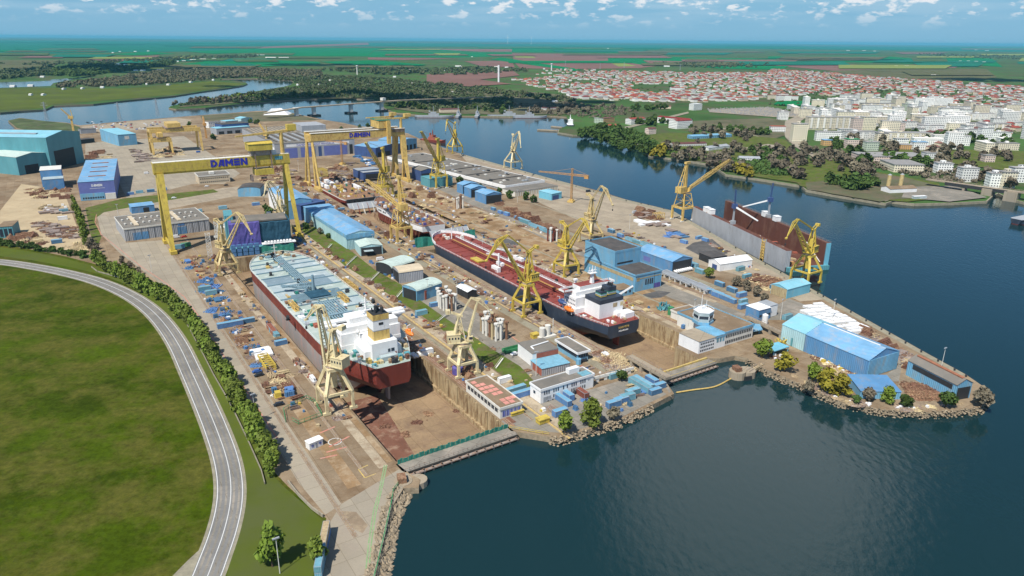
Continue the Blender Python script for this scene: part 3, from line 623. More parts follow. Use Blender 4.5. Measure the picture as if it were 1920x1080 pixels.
line('painted_line', GP([(725, 872), (715, 920), (705, 960), (696, 1020), (690, 1090)]), 0.45, 'paint_green', 0.03)
line('painted_line', GP([(721, 872), (711, 920), (700, 960), (691, 1020), (684, 1090)]), 0.45, 'paint_green', 0.03)
for q in ([(612, 848), (650, 838)], [(600, 860), (632, 853)], [(617, 838), (655, 818)], [(628, 800), (600, 812)]): line('painted_line', GP(q), 0.8, 'paint_red', 0.03)
for q in ([(672, 880), (690, 872)], [(672, 880), (684, 896)], [(684, 896), (705, 888)]): line('painted_line', GP(q), 0.4, 'paint_yellow', 0.03)
ring = [W(8 + 2.2 * math.sin(t * 0.524), -16 + 2.2 * math.cos(t * 0.524)) for t in range(13)]
c_ = G(628, 828); ring = [Vector((c_.x + 2.6 * math.cos(t * .5236), c_.y + 2.6 * math.sin(t * .5236), 0)) for t in range(13)]
line('painted_line', ring, 0.35, 'paint_white', 0.03)
line('painted_line', GP([(955, 628), (980, 645), (998, 662)]), 0.6, 'paint_red', 0.03)

# ---- rock armour along the shores (countless stones)
def rocks(px, n, w, smin, smax, name='shore_rocks'):
    mb = MB(); P = GP(px); rnd = random.Random(len(px) * 31 + n)
    seg = [(P[i], P[i + 1]) for i in range(len(P) - 1)]; tot = sum((b - a).length for a, b in seg)
    for a, b in seg:
        for _ in range(int(n * (b - a).length / tot)):
            t = rnd.random(); d = (b - a).normalized(); s = Vector((-d.y, d.x, 0)); off = rnd.uniform(-w, w)
            c = a + (b - a) * t + s * off; z = -1.2 - 1.6 * (-off / w) + rnd.uniform(-0.3, 0.3); r = rnd.uniform(smin, smax)
            vs = []
            for i in range(5):
                q = i * 1.2566 + rnd.random() * .6; vs.append((c.x + r * math.cos(q) * rnd.uniform(.7, 1.2), c.y + r * math.sin(q) * rnd.uniform(.7, 1.2), z + rnd.uniform(-.2, .3) * r))
            vs += [(c.x, c.y, z + r * rnd.uniform(.5, 1.0)), (c.x, c.y, z - r)]
            mb.add(vs, [(i, (i + 1) % 5, 5) for i in range(5)] + [((i + 1) % 5, i, 6) for i in range(5)])
    return tag(mb.build(name, 'rock'), kind='stuff')
rocks([(700, 1110), (712, 1060), (724, 1005), (735, 955), (756, 916)], 900, 3.2, 0.4, 1.2)
rocks([(1030, 821), (1050, 824), (1100, 808), (1160, 792), (1225, 760)], 360, 1.1, 0.3, 0.8)
rocks([(1400, 674), (1440, 697), (1490, 718), (1531, 736), (1582, 757), (1660, 771), (1738, 775), (1800, 771), (1840, 766), (1860, 743)], 560, 0.9, 0.3, 0.65)

# ---- haze: even thin air over the whole scene
mh = bpy.data.materials.new('haze'); mh.use_nodes = True; M['haze'] = mh
n = mh.node_tree.nodes; l = mh.node_tree.links
n.remove(n['Principled BSDF']); pv = n.new('ShaderNodeVolumePrincipled'); pv.inputs['Density'].default_value = 0.000026; pv.inputs['Color'].default_value = (0.20, 0.68, 0.90, 1)
l.new(pv.outputs[0], n['Material Output'].inputs['Volume'])
mb = MB(); mb.box(-81000, 81000, -1400, 83000, -13, 190)
tag(mb.build('haze', 'haze'), kind='stuff')

def shade_cloud(px, w_, d_, seed, alt=1300.0):
    """unseen cloud added high above so its shadow falls on the ground at px"""
    t = G(*px); k = alt / math.tan(SUN_EL); c = Vector((t.x - math.cos(SUN_AZ) * k, t.y - math.sin(SUN_AZ) * k, alt)); r = random.Random(seed); mb = MB()
    for i in range(34):
        a = r.uniform(0, 6.28); q = math.sqrt(r.random()); x, y = c.x + w_ * q * math.cos(a), c.y + d_ * q * math.sin(a); rr = min(w_, d_) * r.uniform(.18, .42) * (1.15 - q * .6); h = rr * .6; vs = []; n = 9
        for j, (f, z) in enumerate(((.6, 0), (1, .25), (.85, .6), (.45, .9))): vs += [(x + rr * f * math.cos(b * .698 + j) * r.uniform(.85, 1.12), y + rr * f * math.sin(b * .698 + j) * r.uniform(.85, 1.12), alt + h * z) for b in range(n)]
        vs += [(x, y, alt + h)]; fs = [tuple(range(n - 1, -1, -1))]
        for j in range(3): fs += [(j * n + b, j * n + (b + 1) % n, j * n + n + (b + 1) % n, j * n + n + b) for b in range(n)]
        mb.add(vs, fs + [(3 * n + b, 3 * n + (b + 1) % n, 4 * n) for b in range(n)])
    tag(mb.build('shade_cloud', 'shade_cloud', None, True), kind='structure')
shade_cloud((780, 188), 520, 230, 1); shade_cloud((1010, 196), 130, 170, 2); shade_cloud((200, 130), 420, 420, 3); shade_cloud((640, 122), 500, 260, 5); shade_cloud((1560, 112), 900, 350, 6); shade_cloud((420, 162), 90, 60, 7); shade_cloud((1850, 150), 260, 180, 8)
# ================================================================ CRANES
def az2(v): return math.atan2(v.y, v.x)
def boxpart(nm, par, m, *a):
    mb = MB()
    for q in a: mb.box(*q)
    return mb.build(nm, m, par)
def polybeam(mb, pts, w0, w1, **k):
    n = len(pts) - 1
    for i in range(n): mb.beam(pts[i], pts[i + 1], w0 + (w1 - w0) * i / n, None, w0 + (w1 - w0) * (i + 1) / n, None, **k)

def portal(root, m, half, zt, zm, top=2.6, feet=True):
    """four bent legs, ties at mid height, bogies"""
    for i in (-1, 1):
        for j in (-1, 1):
            mb = MB()
            polybeam(mb, [(i * half, j * half, 1.2), (i * half * 0.98, j * half * 0.98, zm), (i * top * .85, j * top * .85, zt)], 1.1, 1.6)
            lg = mb.build('leg', m, root)
            if feet: boxpart('bogie', lg, m, (i * half - 1.6, i * half + 1.6, j * half - .6, j * half + .6, 0.15, 1.3))
    mb = MB()
    for j in (-1, 1):
        mb.beam((-half, j * half, zm), (half, j * half, zm), .8, 1.1); mb.beam((j * half, -half, zm), (j * half, half, zm), .8, 1.1)
    mb.build('portal_frame', m, root)
    mb = MB(); mb.box(-top * 1.25, top * 1.25, -top * 1.25, top * 1.25, zt - .8, zt + .5); mb.build('portal_head', m, root)
    mb = MB(); mb.tube((0, 0, zm + 1), (0, 0, zt), 1.3, 1.9, 12); mb.build('centre_column', m, root)
    mb = MB()
    for k in range(9): mb.beam((half * .95 - k * .25, half * .9, 1.5 + k * (zm - 1) / 9), (half * .95 - (k + 1) * .25, half * .9, 1.5 + (k + 1) * (zm - 1) / 9), .7, .12)
    mb.build('ladder', 'grey', root)

def luffing_crane(label, base, apex, H, m='cream', zt=14.5, half=5.2, tower=None, name='portal_crane', tip=None, tw=1.0, rot=None, group='level luffing cranes beside the docks'):
    b = G(*base); A = G(apex[0], apex[1], H) - b
    az = az2(A); rch = max(math.hypot(A.x, A.y), 5.0)
    root = thing(name, label, 'crane', (b.x, b.y, 0.1), VA if rot is None else rot, group)
    portal(root, m, half, zt, zt * .46)
    th = az - root.rotation_euler[2]
    ca, sa = math.cos(th), math.sin(th)
    def T(x, y, z): return Vector((x * ca - y * sa, x * sa + y * ca, z))
    def ob(nm, mm_, fn, par=root):
        mb = MB(); fn(mb); mb.v = [tuple(T(*p)) for p in mb.v]; return mb.build(nm, mm_, par)
    z0 = zt + 0.5
    ob('slewing_ring', 'steel', lambda q: q.tube((0, 0, z0), (0, 0, z0 + .9), 2.9, 2.9, 16))
    z1 = z0 + .9
    def house(q):
        q.box(-7.2, 2.6, -2.8, 2.8, z1, z1 + .5); q.box(-7.2, -1.2, -2.6, 2.6, z1 + .5, z1 + 4.4)
        q.box(-7.4, -1.0, -2.8, 2.8, z1 + 4.4, z1 + 4.6)
    hs = ob('machine_house', m, house)
    for k in range(4):
        for s in (-1, 1): ob('window', 'window', lambda q: q.box(-6.6 + 1.4 * k, -5.9 + 1.4 * k, s * 2.62 - .03, s * 2.62 + .03, z1 + 2.2, z1 + 3.2), hs)
    ob('driver_cab', m, lambda q: q.box(2.6, 4.6, -2.7, -1.0, z1 + .8, z1 + 3.4))
    ob('cab_window', 'window', lambda q: (q.box(4.6, 4.66, -2.6, -1.1, z1 + 1.8, z1 + 3.2), q.box(2.9, 4.5, -2.74, -2.7, z1 + 1.9, z1 + 3.1)))
    ht = z1 + (H - z1) * 0.60
    def tow(q):
        for s in (-1, 1):
            q.beam((-3.4, s * 1.9, z1 + 4.5), (-1.6, s * .9, ht), .8, None, .5, None); q.beam((1.4, s * 1.9, z1), (-1.0, s * .9, ht), .6, None, .45, None)
            for k in range(4):
                f = (k + .5) / 4; q.beam((-3.4 + 1.8 * f, s * (1.9 - f), z1 + 4.5 + (ht - z1 - 4.5) * f), (1.4 - 2.4 * f, s * (1.9 - f), z1 + (ht - z1) * f), .25)
        q.box(-2.6, 0.2, -1.2, 1.2, ht - .2, ht + .6)
        q.box(-2.4, -.2, -1.1, 1.1, z1 + 4.4, z1 + 4.4 + (ht - z1 - 4.4) * .45)
    ob('tower', m, tow)
    ob('counterweight_arm', m, lambda q: ([q.beam((-1.0, s * .9, ht + .3), (-6.6, s * .8, ht + 2.6), .5, .6) for s in (-1, 1)], q.box(-7.6, -5.6, -1.4, 1.4, ht + 1.4, ht + 3.2)))
    ax, zA = rch, H - 1.6
    def jib(q):
        for s in (-1, 1): q.beam((2.2, s * 2.0, z1 + .6), (ax, s * .7, zA), .75 * tw, .9 * tw, .5 * tw, .6 * tw)
        for k in range(8):
            f = k / 8 + .06; g = min(f + .1, 1)
            P = lambda f, s: (2.2 + (ax - 2.2) * f, s * (2.0 - 1.3 * f), z1 + .6 + (zA - z1 - .6) * f)
            q.beam(P(f, -1), P(f, 1), .3); q.beam(P(f, -1), P(g, 1), .2)
    ob('jib', m, jib)
    fl = max(8.5, rch * 0.75) if tip is None else tip
    bk = 0.34 * fl
    def flyjib(q):
        r0 = Vector((ax - bk, 0, zA + bk * .55)); tp = Vector((ax + fl * .78, 0, zA - fl * .72))
        for s in (-1, 1):
            q.beam((ax, s * .7, zA), tp, .45 * tw, .5 * tw, .3, .3); q.beam((ax, s * .7, zA), r0 + Vector((0, s * .6, 0)), .5 * tw); q.beam(r0 + Vector((0, s * .6, 0)), (ax + fl * .2, s * .5, zA + .9), .35 * tw); q.beam((ax + fl * .2, s * .5, zA + .9), tp, .3 * tw, None, .22, None)
            q.beam((ax, s * .7, zA), (ax + fl * .2, s * .5, zA + .9), .25)
            q.beam((ax + fl * .35, s * .45, zA - fl * .33), (ax + fl * .2, s * .5, zA + .9), .22)
        q.beam(tp - Vector((.6, 0, 0)), tp + Vector((.8, 0, -.4)), 1.3, .8)
    ob('fly_jib', m, flyjib)
    ob('tie_rod', m, lambda q: [q.beam((-.8, s * .8, ht + .4), (ax - bk, s * .6, zA + bk * .55), .38 * tw) for s in (-1, 1)])
    def hook(q):
        x = ax + fl * .78; z = zA - fl * .72
        q.tube((x + .4, 0, z), (x + .4, 0, z - 3.5), .08, .08, 4); q.box(x + .1, x + .8, -.25, .25, z - 4.6, z - 3.4)
    ob('hook_block', 'dark', hook)
    return root

GA = 'level luffing cranes beside the docks'
luffing_crane('tall cream level luffing crane on the dock edge beside the grey-sided tanker stern', (630, 762), (595, 571), 46, 'cream', 18.5, 5.8, tw=1.25)
luffing_crane('cream level luffing crane between the grass bank and the first dock, folded jib pointing right', (868, 698), (895, 558), 37.5, 'cream', 14.5, 5.0)
luffing_crane('yellow level luffing crane in front of the purple wrapped ship', (427, 511), (451, 402), 44, 'yellow_pale', 15.5, 6.0, tip=13)
luffing_crane('yellow level luffing crane alongside the red-decked tanker, jib leaning left over its deck', (987, 586), (940, 446), 48, 'yellow_bright', 17.5, 5.8, tw=1.2, tip=13)
luffing_crane('yellow level luffing crane beside the black-roofed blue workshop, jib pointing up right', (1061, 514), (1096, 411), 42, 'yellow_bright', 17, 6.0, tip=9)
luffing_crane('cream-yellow level luffing crane just behind the black-roofed workshop, on the grey road', (1108, 455), (1134, 352), 46, 'yellow_pale', 17, 6.4, tip=13)
luffing_crane('yellow level luffing crane on the quay edge farthest up the channel', (853, 286), (838, 226), 50, 'yellow_bright', 20, 8.0, tip=14, tw=1.3)
luffing_crane('sand-coloured level luffing crane on the quay behind the long grey warehouse', (962, 316), (974, 250), 50, 'cream', 20, 8.0, tip=17, tw=1.3)
luffing_crane('mustard level luffing crane at the quay by the open end of the floating dock', (1509, 529), (1491, 414), 46, 'yellow_bright', 18.5, 6.6, tip=11, tw=1.2)
luffing_crane('weathered cream crane hidden among the scaffolding left of the gantry right leg', (529, 440), (501, 341), 46, 'cream', 17, 6.0, tip=10)

def mast_crane(label, base, mast, H, tipp, Ht, m='yellow', half=6.0, zp=11, zt=24):
    b = G(*base); A = G(tipp[0], tipp[1], Ht) - b
    az = az2(A); rch = math.hypot(A.x, A.y)
    root = thing('mast_crane', label, 'crane', (b.x, b.y, 0.1), VA, 'slewing mast cranes with lattice booms')
    for i in (-1, 1):
        for j in (-1, 1):
            mb = MB(); mb.box(i * half - .8, i * half + .8, j * half - .8, j * half + .8, 1.2, zp); lg = mb.build('leg', m, root)
            boxpart('bogie', lg, 'offwhite', (i * half - 1.8, i * half + 1.8, j * half - .8, j * half + .8, .1, 1.2))
    mb = MB()
    for j in (-1, 1):
        mb.box(-half - .8, half + .8, j * half - .8, j * half + .8, zp, zp + 1.6); mb.box(j * half - .8, j * half + .8, -half, half, zp, zp + 1.6)
    mb.build('portal_frame', m, root)
    mb = MB(); hw = half * 2; t0, t1 = zp + 1.6, zt
    mb.lat((0, 0, t0), (0, 0, t1), hw * .92, hw * .92, hw * .62, hw * .62, 2, .6, up=(0, 1, 0)); mb.tube((0, 0, t0 - 2), (0, 0, t1), 1.2, 1.2, 10)
    mb.build('lattice_tower', m, root)
    th = az - VA; ca, sa = math.cos(th), math.sin(th)
    def ob(nm, mm_, fn, par=root):
        mb = MB(); fn(mb); mb.v = [(x * ca - y * sa, x * sa + y * ca, z) for x, y, z in mb.v]; return mb.build(nm, mm_, par)
    ob('slewing_ring', 'steel', lambda q: q.tube((0, 0, zt), (0, 0, zt + 1.2), 3.6, 3.6, 16))
    z1 = zt + 1.2
    ob('machine_house', m, lambda q: (q.box(-9.5, -1.6, -3, 3, z1, z1 + 5), q.box(-9.5, 3, -3.2, 3.2, z1 - .3, z1 + .3)))
    ob('driver_cab', m, lambda q: q.box(2.2, 4.6, -3.4, -1.4, z1 + .4, z1 + 3.4))
    ob('mast', m, lambda q: (q.beam((0, 0, z1), (-.4, 0, H), 2.6, 2.6, 2.0, 2.0), q.box(-2.4, 3.4, -1.2, 1.2, H - .4, H + 1.4)))
    def bs_(q):
        for s in (-1, 1): q.beam((-8, s * 1.6, z1 + 5), (-1.2, s * .7, H - 1), .5)
        for k in range(3):
            f = (k + 1) / 4; q.beam((-8 + 6.8 * f, -1.2, z1 + 5 + (H - z1 - 6) * f), (-8 + 6.8 * f, 1.2, z1 + 5 + (H - z1 - 6) * f), .35); q.beam((-8 + 6.8 * f, 0, z1 + 5 + (H - z1 - 6) * f), (-.6, 0, z1 + 5 + (H - z1 - 6) * f), .3)
    ob('backstay', m, bs_)
    def boom(q):
        p = Vector((2.4, 0, z1 + 1)); t = Vector((rch, 0, Ht)); md = p + (t - p) * .5
        q.lat(p, md, 1.6, 1.6, 2.6, 2.6, 8, .5); q.lat(md, t, 2.6, 2.6, 1.4, 1.4, 8, .45)
        q.beam(t, t + Vector((4.0, 0, -.2)), 1.0, 1.2, .4, .4)
    ob('boom', m, boom)
    ob('boom_stay', 'steel', lambda q: [q.tube((1.5, s * .8, H + .8), (rch - 1, s * .6, Ht + .8), .09, .09, 4) for s in (-1, 1)])
    ob('hook_block', 'dark', lambda q: (q.tube((rch, 0, Ht), (rch, 0, Ht - 16), .09, .09, 4), q.box(rch - .5, rch + .5, -.4, .4, Ht - 18.5, Ht - 16)))
    return root
mast_crane('yellow mast crane at the inner end of the floating dock, boom stretched to the right', (1279, 412), (1287, 303), 50, (1368, 300), 47, 'yellow', 6.4)
mast_crane('yellow mast crane beside the long grey warehouse, boom raised to the left', (823, 352), (824, 263), 51, (790, 247), 62, 'yellow_bright', 6.4, 13, 27)
mast_crane('yellow mast crane in front of the twin-beam gantry right legs, boom raised left', (722, 366), (713, 283), 47, (686, 268), 58, 'yellow_bright', 6.0, 9, 22)
mast_crane('amber mast crane on a portal between the long blue shed and the white-and-red hull', (753, 452), (744, 345), 50, (688, 338), 34, 'yellow', 6.0, 11, 25)

# ---- goliath gantries
def letters(x0, z0, w, h, y, t, n=1.0):
    """D A M E N in block stencil capitals; x to the right, z up, thickness along y"""
    L_ = []
    D = [[(0, 0), (.3, 0), (.3, .72), (0, .72)], [(0, .78), (.3, .78), (.3, 1), (0, 1)], [(.3, 1), (.62, 1), (1, .66), (1, .34), (.62, 0), (.38, 0), (.38, .26), (.55, .26), (.68, .4), (.68, .6), (.55, .74), (.3, .74)]]
    A = [[(0, 0), (.3, 0), (.56, .62), (.56, 1), (.36, 1)], [(.6, 1), (.6, .55), (.7, 0), (1, 0), (1, 1)], [(.42, .14), (.66, .14), (.63, .34), (.5, .34)]]
    Mm = [[(0, 0), (.26, 0), (.26, .5), (.5, .2), (.74, .5), (.74, 0), (1, 0), (1, 1), (.76, 1), (.5, .6), (.24, 1), (0, 1)]]
    E = [[(0, 0), (1, 0), (1, .26), (0, .26)], [(0, .37), (1, .37), (1, .63), (0, .63)], [(0, .74), (1, .74), (1, 1), (0, 1)]]
    Nn = [[(0, 0), (.28, 0), (.28, .58), (.68, 0), (1, 0), (1, 1), (.72, 1), (.72, .42), (.32, 1), (0, 1)]]
    mb = MB(); ws = [1, 1, 1.25, .95, 1.1]; tot = sum(ws) + .14 * 4; u = w / tot; x = x0
    for g, k in zip((D, A, Mm, E, Nn), ws):
        for poly in g:
            q = [(x + p[0] * k * u, z0 + p[1] * h) for p in poly]; c = len(q)
            tri = geometry.tessellate_polygon([[Vector((a, b, 0)) for a, b in q]])
            mb.add([(a, y, b) for a, b in q], [tuple(reversed(t_)) if ((Vector(q[t_[1]]) - Vector(q[t_[0]])).to_3d().cross((Vector(q[t_[2]]) - Vector(q[t_[0]])).to_3d()).z < 0) else t_ for t_ in tri])
            mb.add([(a, y, b) for a, b in q] + [(a, y + t, b) for a, b in q], [(i, (i + 1) % c, c + (i + 1) % c, c + i) for i in range(c)])
        x += (k + .14) * u
    return mb
# A. single-box gantry
uc = 357.0
g = W(uc, 18.8)
root = thing('gantry_crane', 'nearer yellow goliath gantry with one deep box girder spanning the purple wrapped ship', 'gantry crane', (g.x, g.y, 0.1), VA, 'goliath gantry cranes of the yard')
x0, x1 = -47.6, 47.4; zb, zt_ = 55.5, 64.0
mb = MB(); mb.extr([(-3.4, zb + 1.5), (-2.6, zb), (2.6, zb), (3.4, zb + 1.5), (3.4, zt_), (-3.4, zt_)], x0 - 2, x1 + 1.0, 'x')
gird = mb.build('girder', 'yellow_bright', root)
mb = MB()
for k in range(24): mb.box(x0 - 1 + k * 4.05, x0 - .85 + k * 4.05, -3.46, 3.46, zb + 1.6, zt_ - .3)
for z in (zb + 3.6, zb + 6.2): mb.box(x0 - 1.5, x1 + .6, -3.44, -3.40, z, z + .15)
mb.build('stiffener', 'yellow', gird)
mb = MB(); mb.box(x0 - 1.8, x1 + .8, -3.1, 3.1, zt_ + .02, zt_ + .12)
for s in (-1, 1):
    mb.box(x0 - 1.8, x1 + .8, s * 3.2 - .05, s * 3.2 + .05, zt_ + 1.0, zt_ + 1.12)
    for k in range(20): mb.box(x0 - 1.5 + k * 4.95, x0 - 1.4 + k * 4.95, s * 3.2 - .05, s * 3.2 + .05, zt_, zt_ + 1.05)
mb.build('walkway', 'offwhite', gird)
letters(-10.5, zb + 2.6, 26.5, 5.2, -3.62, .18).build('lettering', 'logo_blue', gird)
boxpart('blue_badge', gird, 'teal', (x1 - 10.5, x1 - 4.5, -3.52, -3.42, zb + 4.6, zb + 7.2))
for s in (-1, 1):
    mb = MB(); mb.beam((x0 + 1.2, s * 17.0, 2.4), (x0 + 1.8, s * 2.0, zb + .2), 3.6, 3.0, 7.4, 4.4, up=(1, 0, 0)); lg = mb.build('leg', 'yellow_bright', root)
    boxpart('bogie', lg, 'yellow_bright', (x0 - 1, x0 + 3.4, s * 17 - 5, s * 17 + 5, .2, 2.6))
    mb = MB(); mb.beam((x1 - .6, s * 17.0, 2.4), (x1 - 2.0, s * 1.6, zb + .2), 2.6, 2.4, 3.4, 3.0, up=(1, 0, 0)); lg = mb.build('leg', 'yellow_bright', root)
    boxpart('bogie', lg, 'yellow_bright', (x1 - 2.6, x1 + 1.2, s * 17 - 5, s * 17 + 5, .2, 2.6))
mb = MB()
for x in (x0 + 1.2, x1 - .6): mb.beam((x, -17, 4), (x, 17, 4), 1.2, 1.6)
mb.build('sill_beam', 'yellow_bright', root)
tr = boxpart('trolley', root, 'yellow_bright', (17.5, 35.5, -5.6, 5.6, zt_ + 4.2, zt_ + 9.2))
mb = MB(); mb.extr([(-6, zt_ + 9.2), (6, zt_ + 9.2), (0, zt_ + 10.8)], 17, 36, 'x'); mb.build('roof', 'yellow_bright', tr)
mb = MB(); mb.box(19, 34, -4.2, 4.2, zt_ + .4, zt_ + 4.2); mb.build('trolley_frame', 'steel', tr)
boxpart('lower_trolley', root, 'yellow_bright', (21, 35, -5, 5, zb - 6.2, zb - 1.8))
mb = MB()
for x in (22, 34):
    for s in (-1, 1): mb.box(x - .4, x + .4, s * 4.5 - .3, s * 4.5 + .3, zb - 2, zt_ + 4.4)
mb.box(18.2, 19.4, -3, 3, zb - 11, zb - 6.5); mb.box(26, 30, -1, 1, zb - 10, zb - 8.6)
mb.build('hoist_frame', 'steel', root)
mb = MB(); mb.tube((x1 - 3.2, 0, zt_), (x1 - 3.2, 0, zt_ + 16), 1.6, 1.4, 10); mb.build('service_mast', 'yellow', root)
mb = MB(); mb.beam((x1 - 3, 0, zt_ + 17), (x1 - 38, -3, zt_ + 15.4), 2.2, 2.0, 1.4, 1.0); mb.beam((x1 - 3, 0, zt_ + 17), (x1 + 8, 1, zt_ + 18), 2.2, 2.0)
mb.build('service_jib', 'yellow', root)
boxpart('service_cab', root, 'yellow_bright', (x1 + 1.5, x1 + 8.5, -2.4, 2.6, zt_ + 17.6, zt_ + 22.2))
boxpart('cabin', root, 'white', (x1 - 12, x1 - 8.6, -1.4, 1.8, zt_ + .1, zt_ + 3.0))

# B. twin-girder gantry
g = W(530, 189)
root = thing('gantry_crane', 'farther ochre goliath gantry with two parallel girders over the unfinished hulls', 'gantry crane', (g.x, g.y, 0.1), VA, 'goliath gantry cranes of the yard')
x0, x1 = -52.0, 49.0; zb, zt_ = 49.6, 57.4
for s in (-1, 1):
    mb = MB(); mb.box(x0 - 1.5, x1 + 2.5, s * 9 - 2.0, s * 9 + 2.0, zb, zt_); gd = mb.build('girder', 'yellow', root)
    mb = MB(); mb.box(x0 - 1.5, x1 + 2.5, s * 9 - 2.4, s * 9 + 2.4, zt_ + .01, zt_ + .3)
    for q in (-1, 1): mb.box(x0 - 1.5, x1 + 2.5, s * 9 + q * 2.3 - .05, s * 9 + q * 2.3 + .05, zt_ + 1.2, zt_ + 1.3)
    mb.build('walkway', 'offwhite', gd)
    letters(-12, zb + 1.6, 23, 4.6, s * 9 - 2.22, .2).build('lettering', 'logo_blue', gd)
mb = MB()
for x in (x0, x1): mb.box(x - 2.2, x + 2.2, -7, 7, zb - 1.2, zt_ - 2)
mb.build('end_beam', 'yellow', root)
for s in (-1, 1):
    for q in (0, 1):
        mb = MB(); mb.tube((x0 + .2, s * 24 - q * s * 14, 3), (x0 + .2, s * 9.2, zb), 1.15, 1.35, 12); lg = mb.build('leg', 'yellow', root)
    boxpart('bogie', root, 'yellow', (x0 - 1.8, x0 + 2.2, s * 18 - 9, s * 18 + 9, .2, 3.2))
    mb = MB(); mb.beam((x1, s * 13.5, 24), (x1, s * 9.6, zb), 4.8, 5.2, 5.6, 5.4, up=(1, 0, 0)); mb.beam((x1, s * 22, 3), (x1, s * 14.6, 26), 2.6, 2.6, 3.8, 3.4, up=(1, 0, 0)); mb.beam((x1, s * 7, 3), (x1, s * 12.2, 26), 2.2, 2.4, 3.6, 3.4, up=(1, 0, 0)); mb.build('leg', 'yellow', root)
    boxpart('bogie', root, 'yellow', (x1 - 2, x1 + 2, s * 15 - 10, s * 15 + 10, .2, 3.2))
tr = boxpart('trolley', root, 'yellow', (21, 34, -12, 12, zt_ + 1.5, zt_ + 9.5))
boxpart('roof', tr, 'green_net', (20.6, 34.4, -12.4, 12.4, zt_ + 9.52, zt_ + 10.0))
mb = MB(); mb.box(29.5, 33.5, -15.0, -11.6, zb - 7.5, zt_ + 9); mb.build('hoist_leg', 'yellow', root)
mb = MB()
for k in range(9): mb.box(37 + k * 1.6, 37.7 + k * 1.6, -12.2, -11.1, zt_ - 3.6, zt_ - .6)
mb.box(36.5, 51, -12.4, -11, zt_ - .6, zt_)
mb.build('festoon', 'steel', root)
for s, xx, l0 in ((-1, x1 - 1, 30), (1, x1 - 10, 24)):
    mb = MB(); mb.tube((xx, s * 9, zt_), (xx, s * 9, zt_ + 10), 1.6, 1.4, 10); pm = mb.build('service_mast', 'yellow', root)
    mb = MB(); mb.beam((xx + 9, s * 9, zt_ + 11), (xx - l0, s * 9, zt_ + 11), 2.0, 2.0, 1.3, 1.0); mb.build('service_jib', 'yellow', pm)
    boxpart('service_cab', pm, 'yellow', (xx + 4, xx + 11, s * 9 - 2.4, s * 9 + 2.4, zt_ + 12, zt_ + 15.6))

# C. small yard gantry with two legs each side
def yard_gantry(label, N_, span, h, m, dep):
    g = G(*N_); root = thing('yard_gantry', label, 'gantry crane', (g.x, g.y, .1), VA)
    for s in (0, 1):
        mb = MB(); mb.box(-1, span + 1, s * dep - 1.4, s * dep + 1.4, h, h + 5); gd = mb.build('girder', m, root)
        for x in (0, span):
            mb = MB(); mb.beam((x, s * dep + (1 if s else -1) * 5, .2), (x, s * dep, h), 2.0, 2.0, 3.0, 2.4); mb.build('leg', m, root)
    mb = MB()
    for x in (0, span): mb.box(x - 1.2, x + 1.2, 0, dep, h + .4, h + 3)
    mb.build('end_beam', m, root)
    tr = boxpart('trolley', root, m, (span * .35, span * .62, -3, dep + 3, h + 6.5, h + 12))
    boxpart('trolley_frame', tr, 'steel', (span * .3, span * .66, -2, dep + 2, h + 5, h + 6.5))
    return root
yard_gantry('yellow twin-girder yard gantry over plate stacks, left of the grey assembly hall', (288, 288), 62, 27, 'yellow', 26)
yard_gantry('lower yellow yard gantry nested in front of the plate-yard gantry', (287.5, 290), 24, 16, 'yellow', 14)

# D. tower cranes with horizontal jib
def tower_crane(label, base, H, jl, cl, az, m='orange', t=1.6):
    g = G(*base); root = thing('tower_crane', label, 'tower crane', (g.x, g.y, .1), az, 'slim orange tower cranes')
    boxpart('ballast', root, 'yellow', (-3, 3, -3, 3, 0, 1.6), (-2, 2, -2, 2, 1.6, 3.0))
    mb = MB(); mb.lat((0, 0, 2), (0, 0, H + 6), t, t, t, t, 12, .26, up=(0, 1, 0)); mb.build('mast', m, root)
    mb = MB(); mb.lat((0, 0, H), (jl, 0, H), t * .9, t, t * .7, t * .6, 14, .2); mb.build('jib', m, root)
    cj = MB(); cj.lat((0, 0, H), (-cl, 0, H), t, t, t, t, 5, .3); cj.box(-cl, -cl + 4, -1, 1, H - 2.6, H); cj.build('counter_jib', m, root)
    mb = MB(); mb.beam((0, 0, H + 6), (jl * .6, 0, H + 1), .15); mb.beam((0, 0, H + 6), (-cl, 0, H + .8), .15); mb.build('tie_bar', m, root)
    return root
tower_crane('orange tower crane on the open sandy quay, right of the long grey warehouse', (1071, 379), 27, 36, 17, R(152), 'orange', 1.5)
tower_crane('orange tower crane over the plate store behind the twin-girder gantry', (642, 309), 28, 26, 10, R(150), 'orange', 1.5)

def pole_crane(label, base, H, az, m, ln):
    g = G(*base); root = thing('pole_crane', label, 'crane', (g.x, g.y, .1), az)
    mb = MB(); mb.beam((0, 0, 0), (0, 0, H * .6), 3.4, 3.0, 2.4, 2.2); mb.build('column', m, root)
    mb = MB(); mb.box(-3, 4, -2.4, 2.4, H * .6, H * .6 + 4); mb.build('machine_house', m, root)
    mb = MB(); mb.lat((1, 0, H * .6 + 3), (ln, 0, H), 2, 2, 1, 1, 6, .5); mb.build('boom', m, root)
    mb = MB(); mb.beam((-2, 0, H * .6 + 4), (-1, 0, H * .95), 1.0); mb.build('back_mast', m, root)
    return root
pole_crane('amber slewing crane poking up behind the big teal hall', (139, 251), 40, R(200), 'yellow', -12 + 24)
pole_crane('slender orange crane with white tank at the far corner of the slab yard', (387, 259), 32, R(120), 'orange', 10)
pole_crane('yellow dockside crane behind the gantry service jib, in front of the assembly hall', (503, 288), 40, R(150), 'yellow', 12)
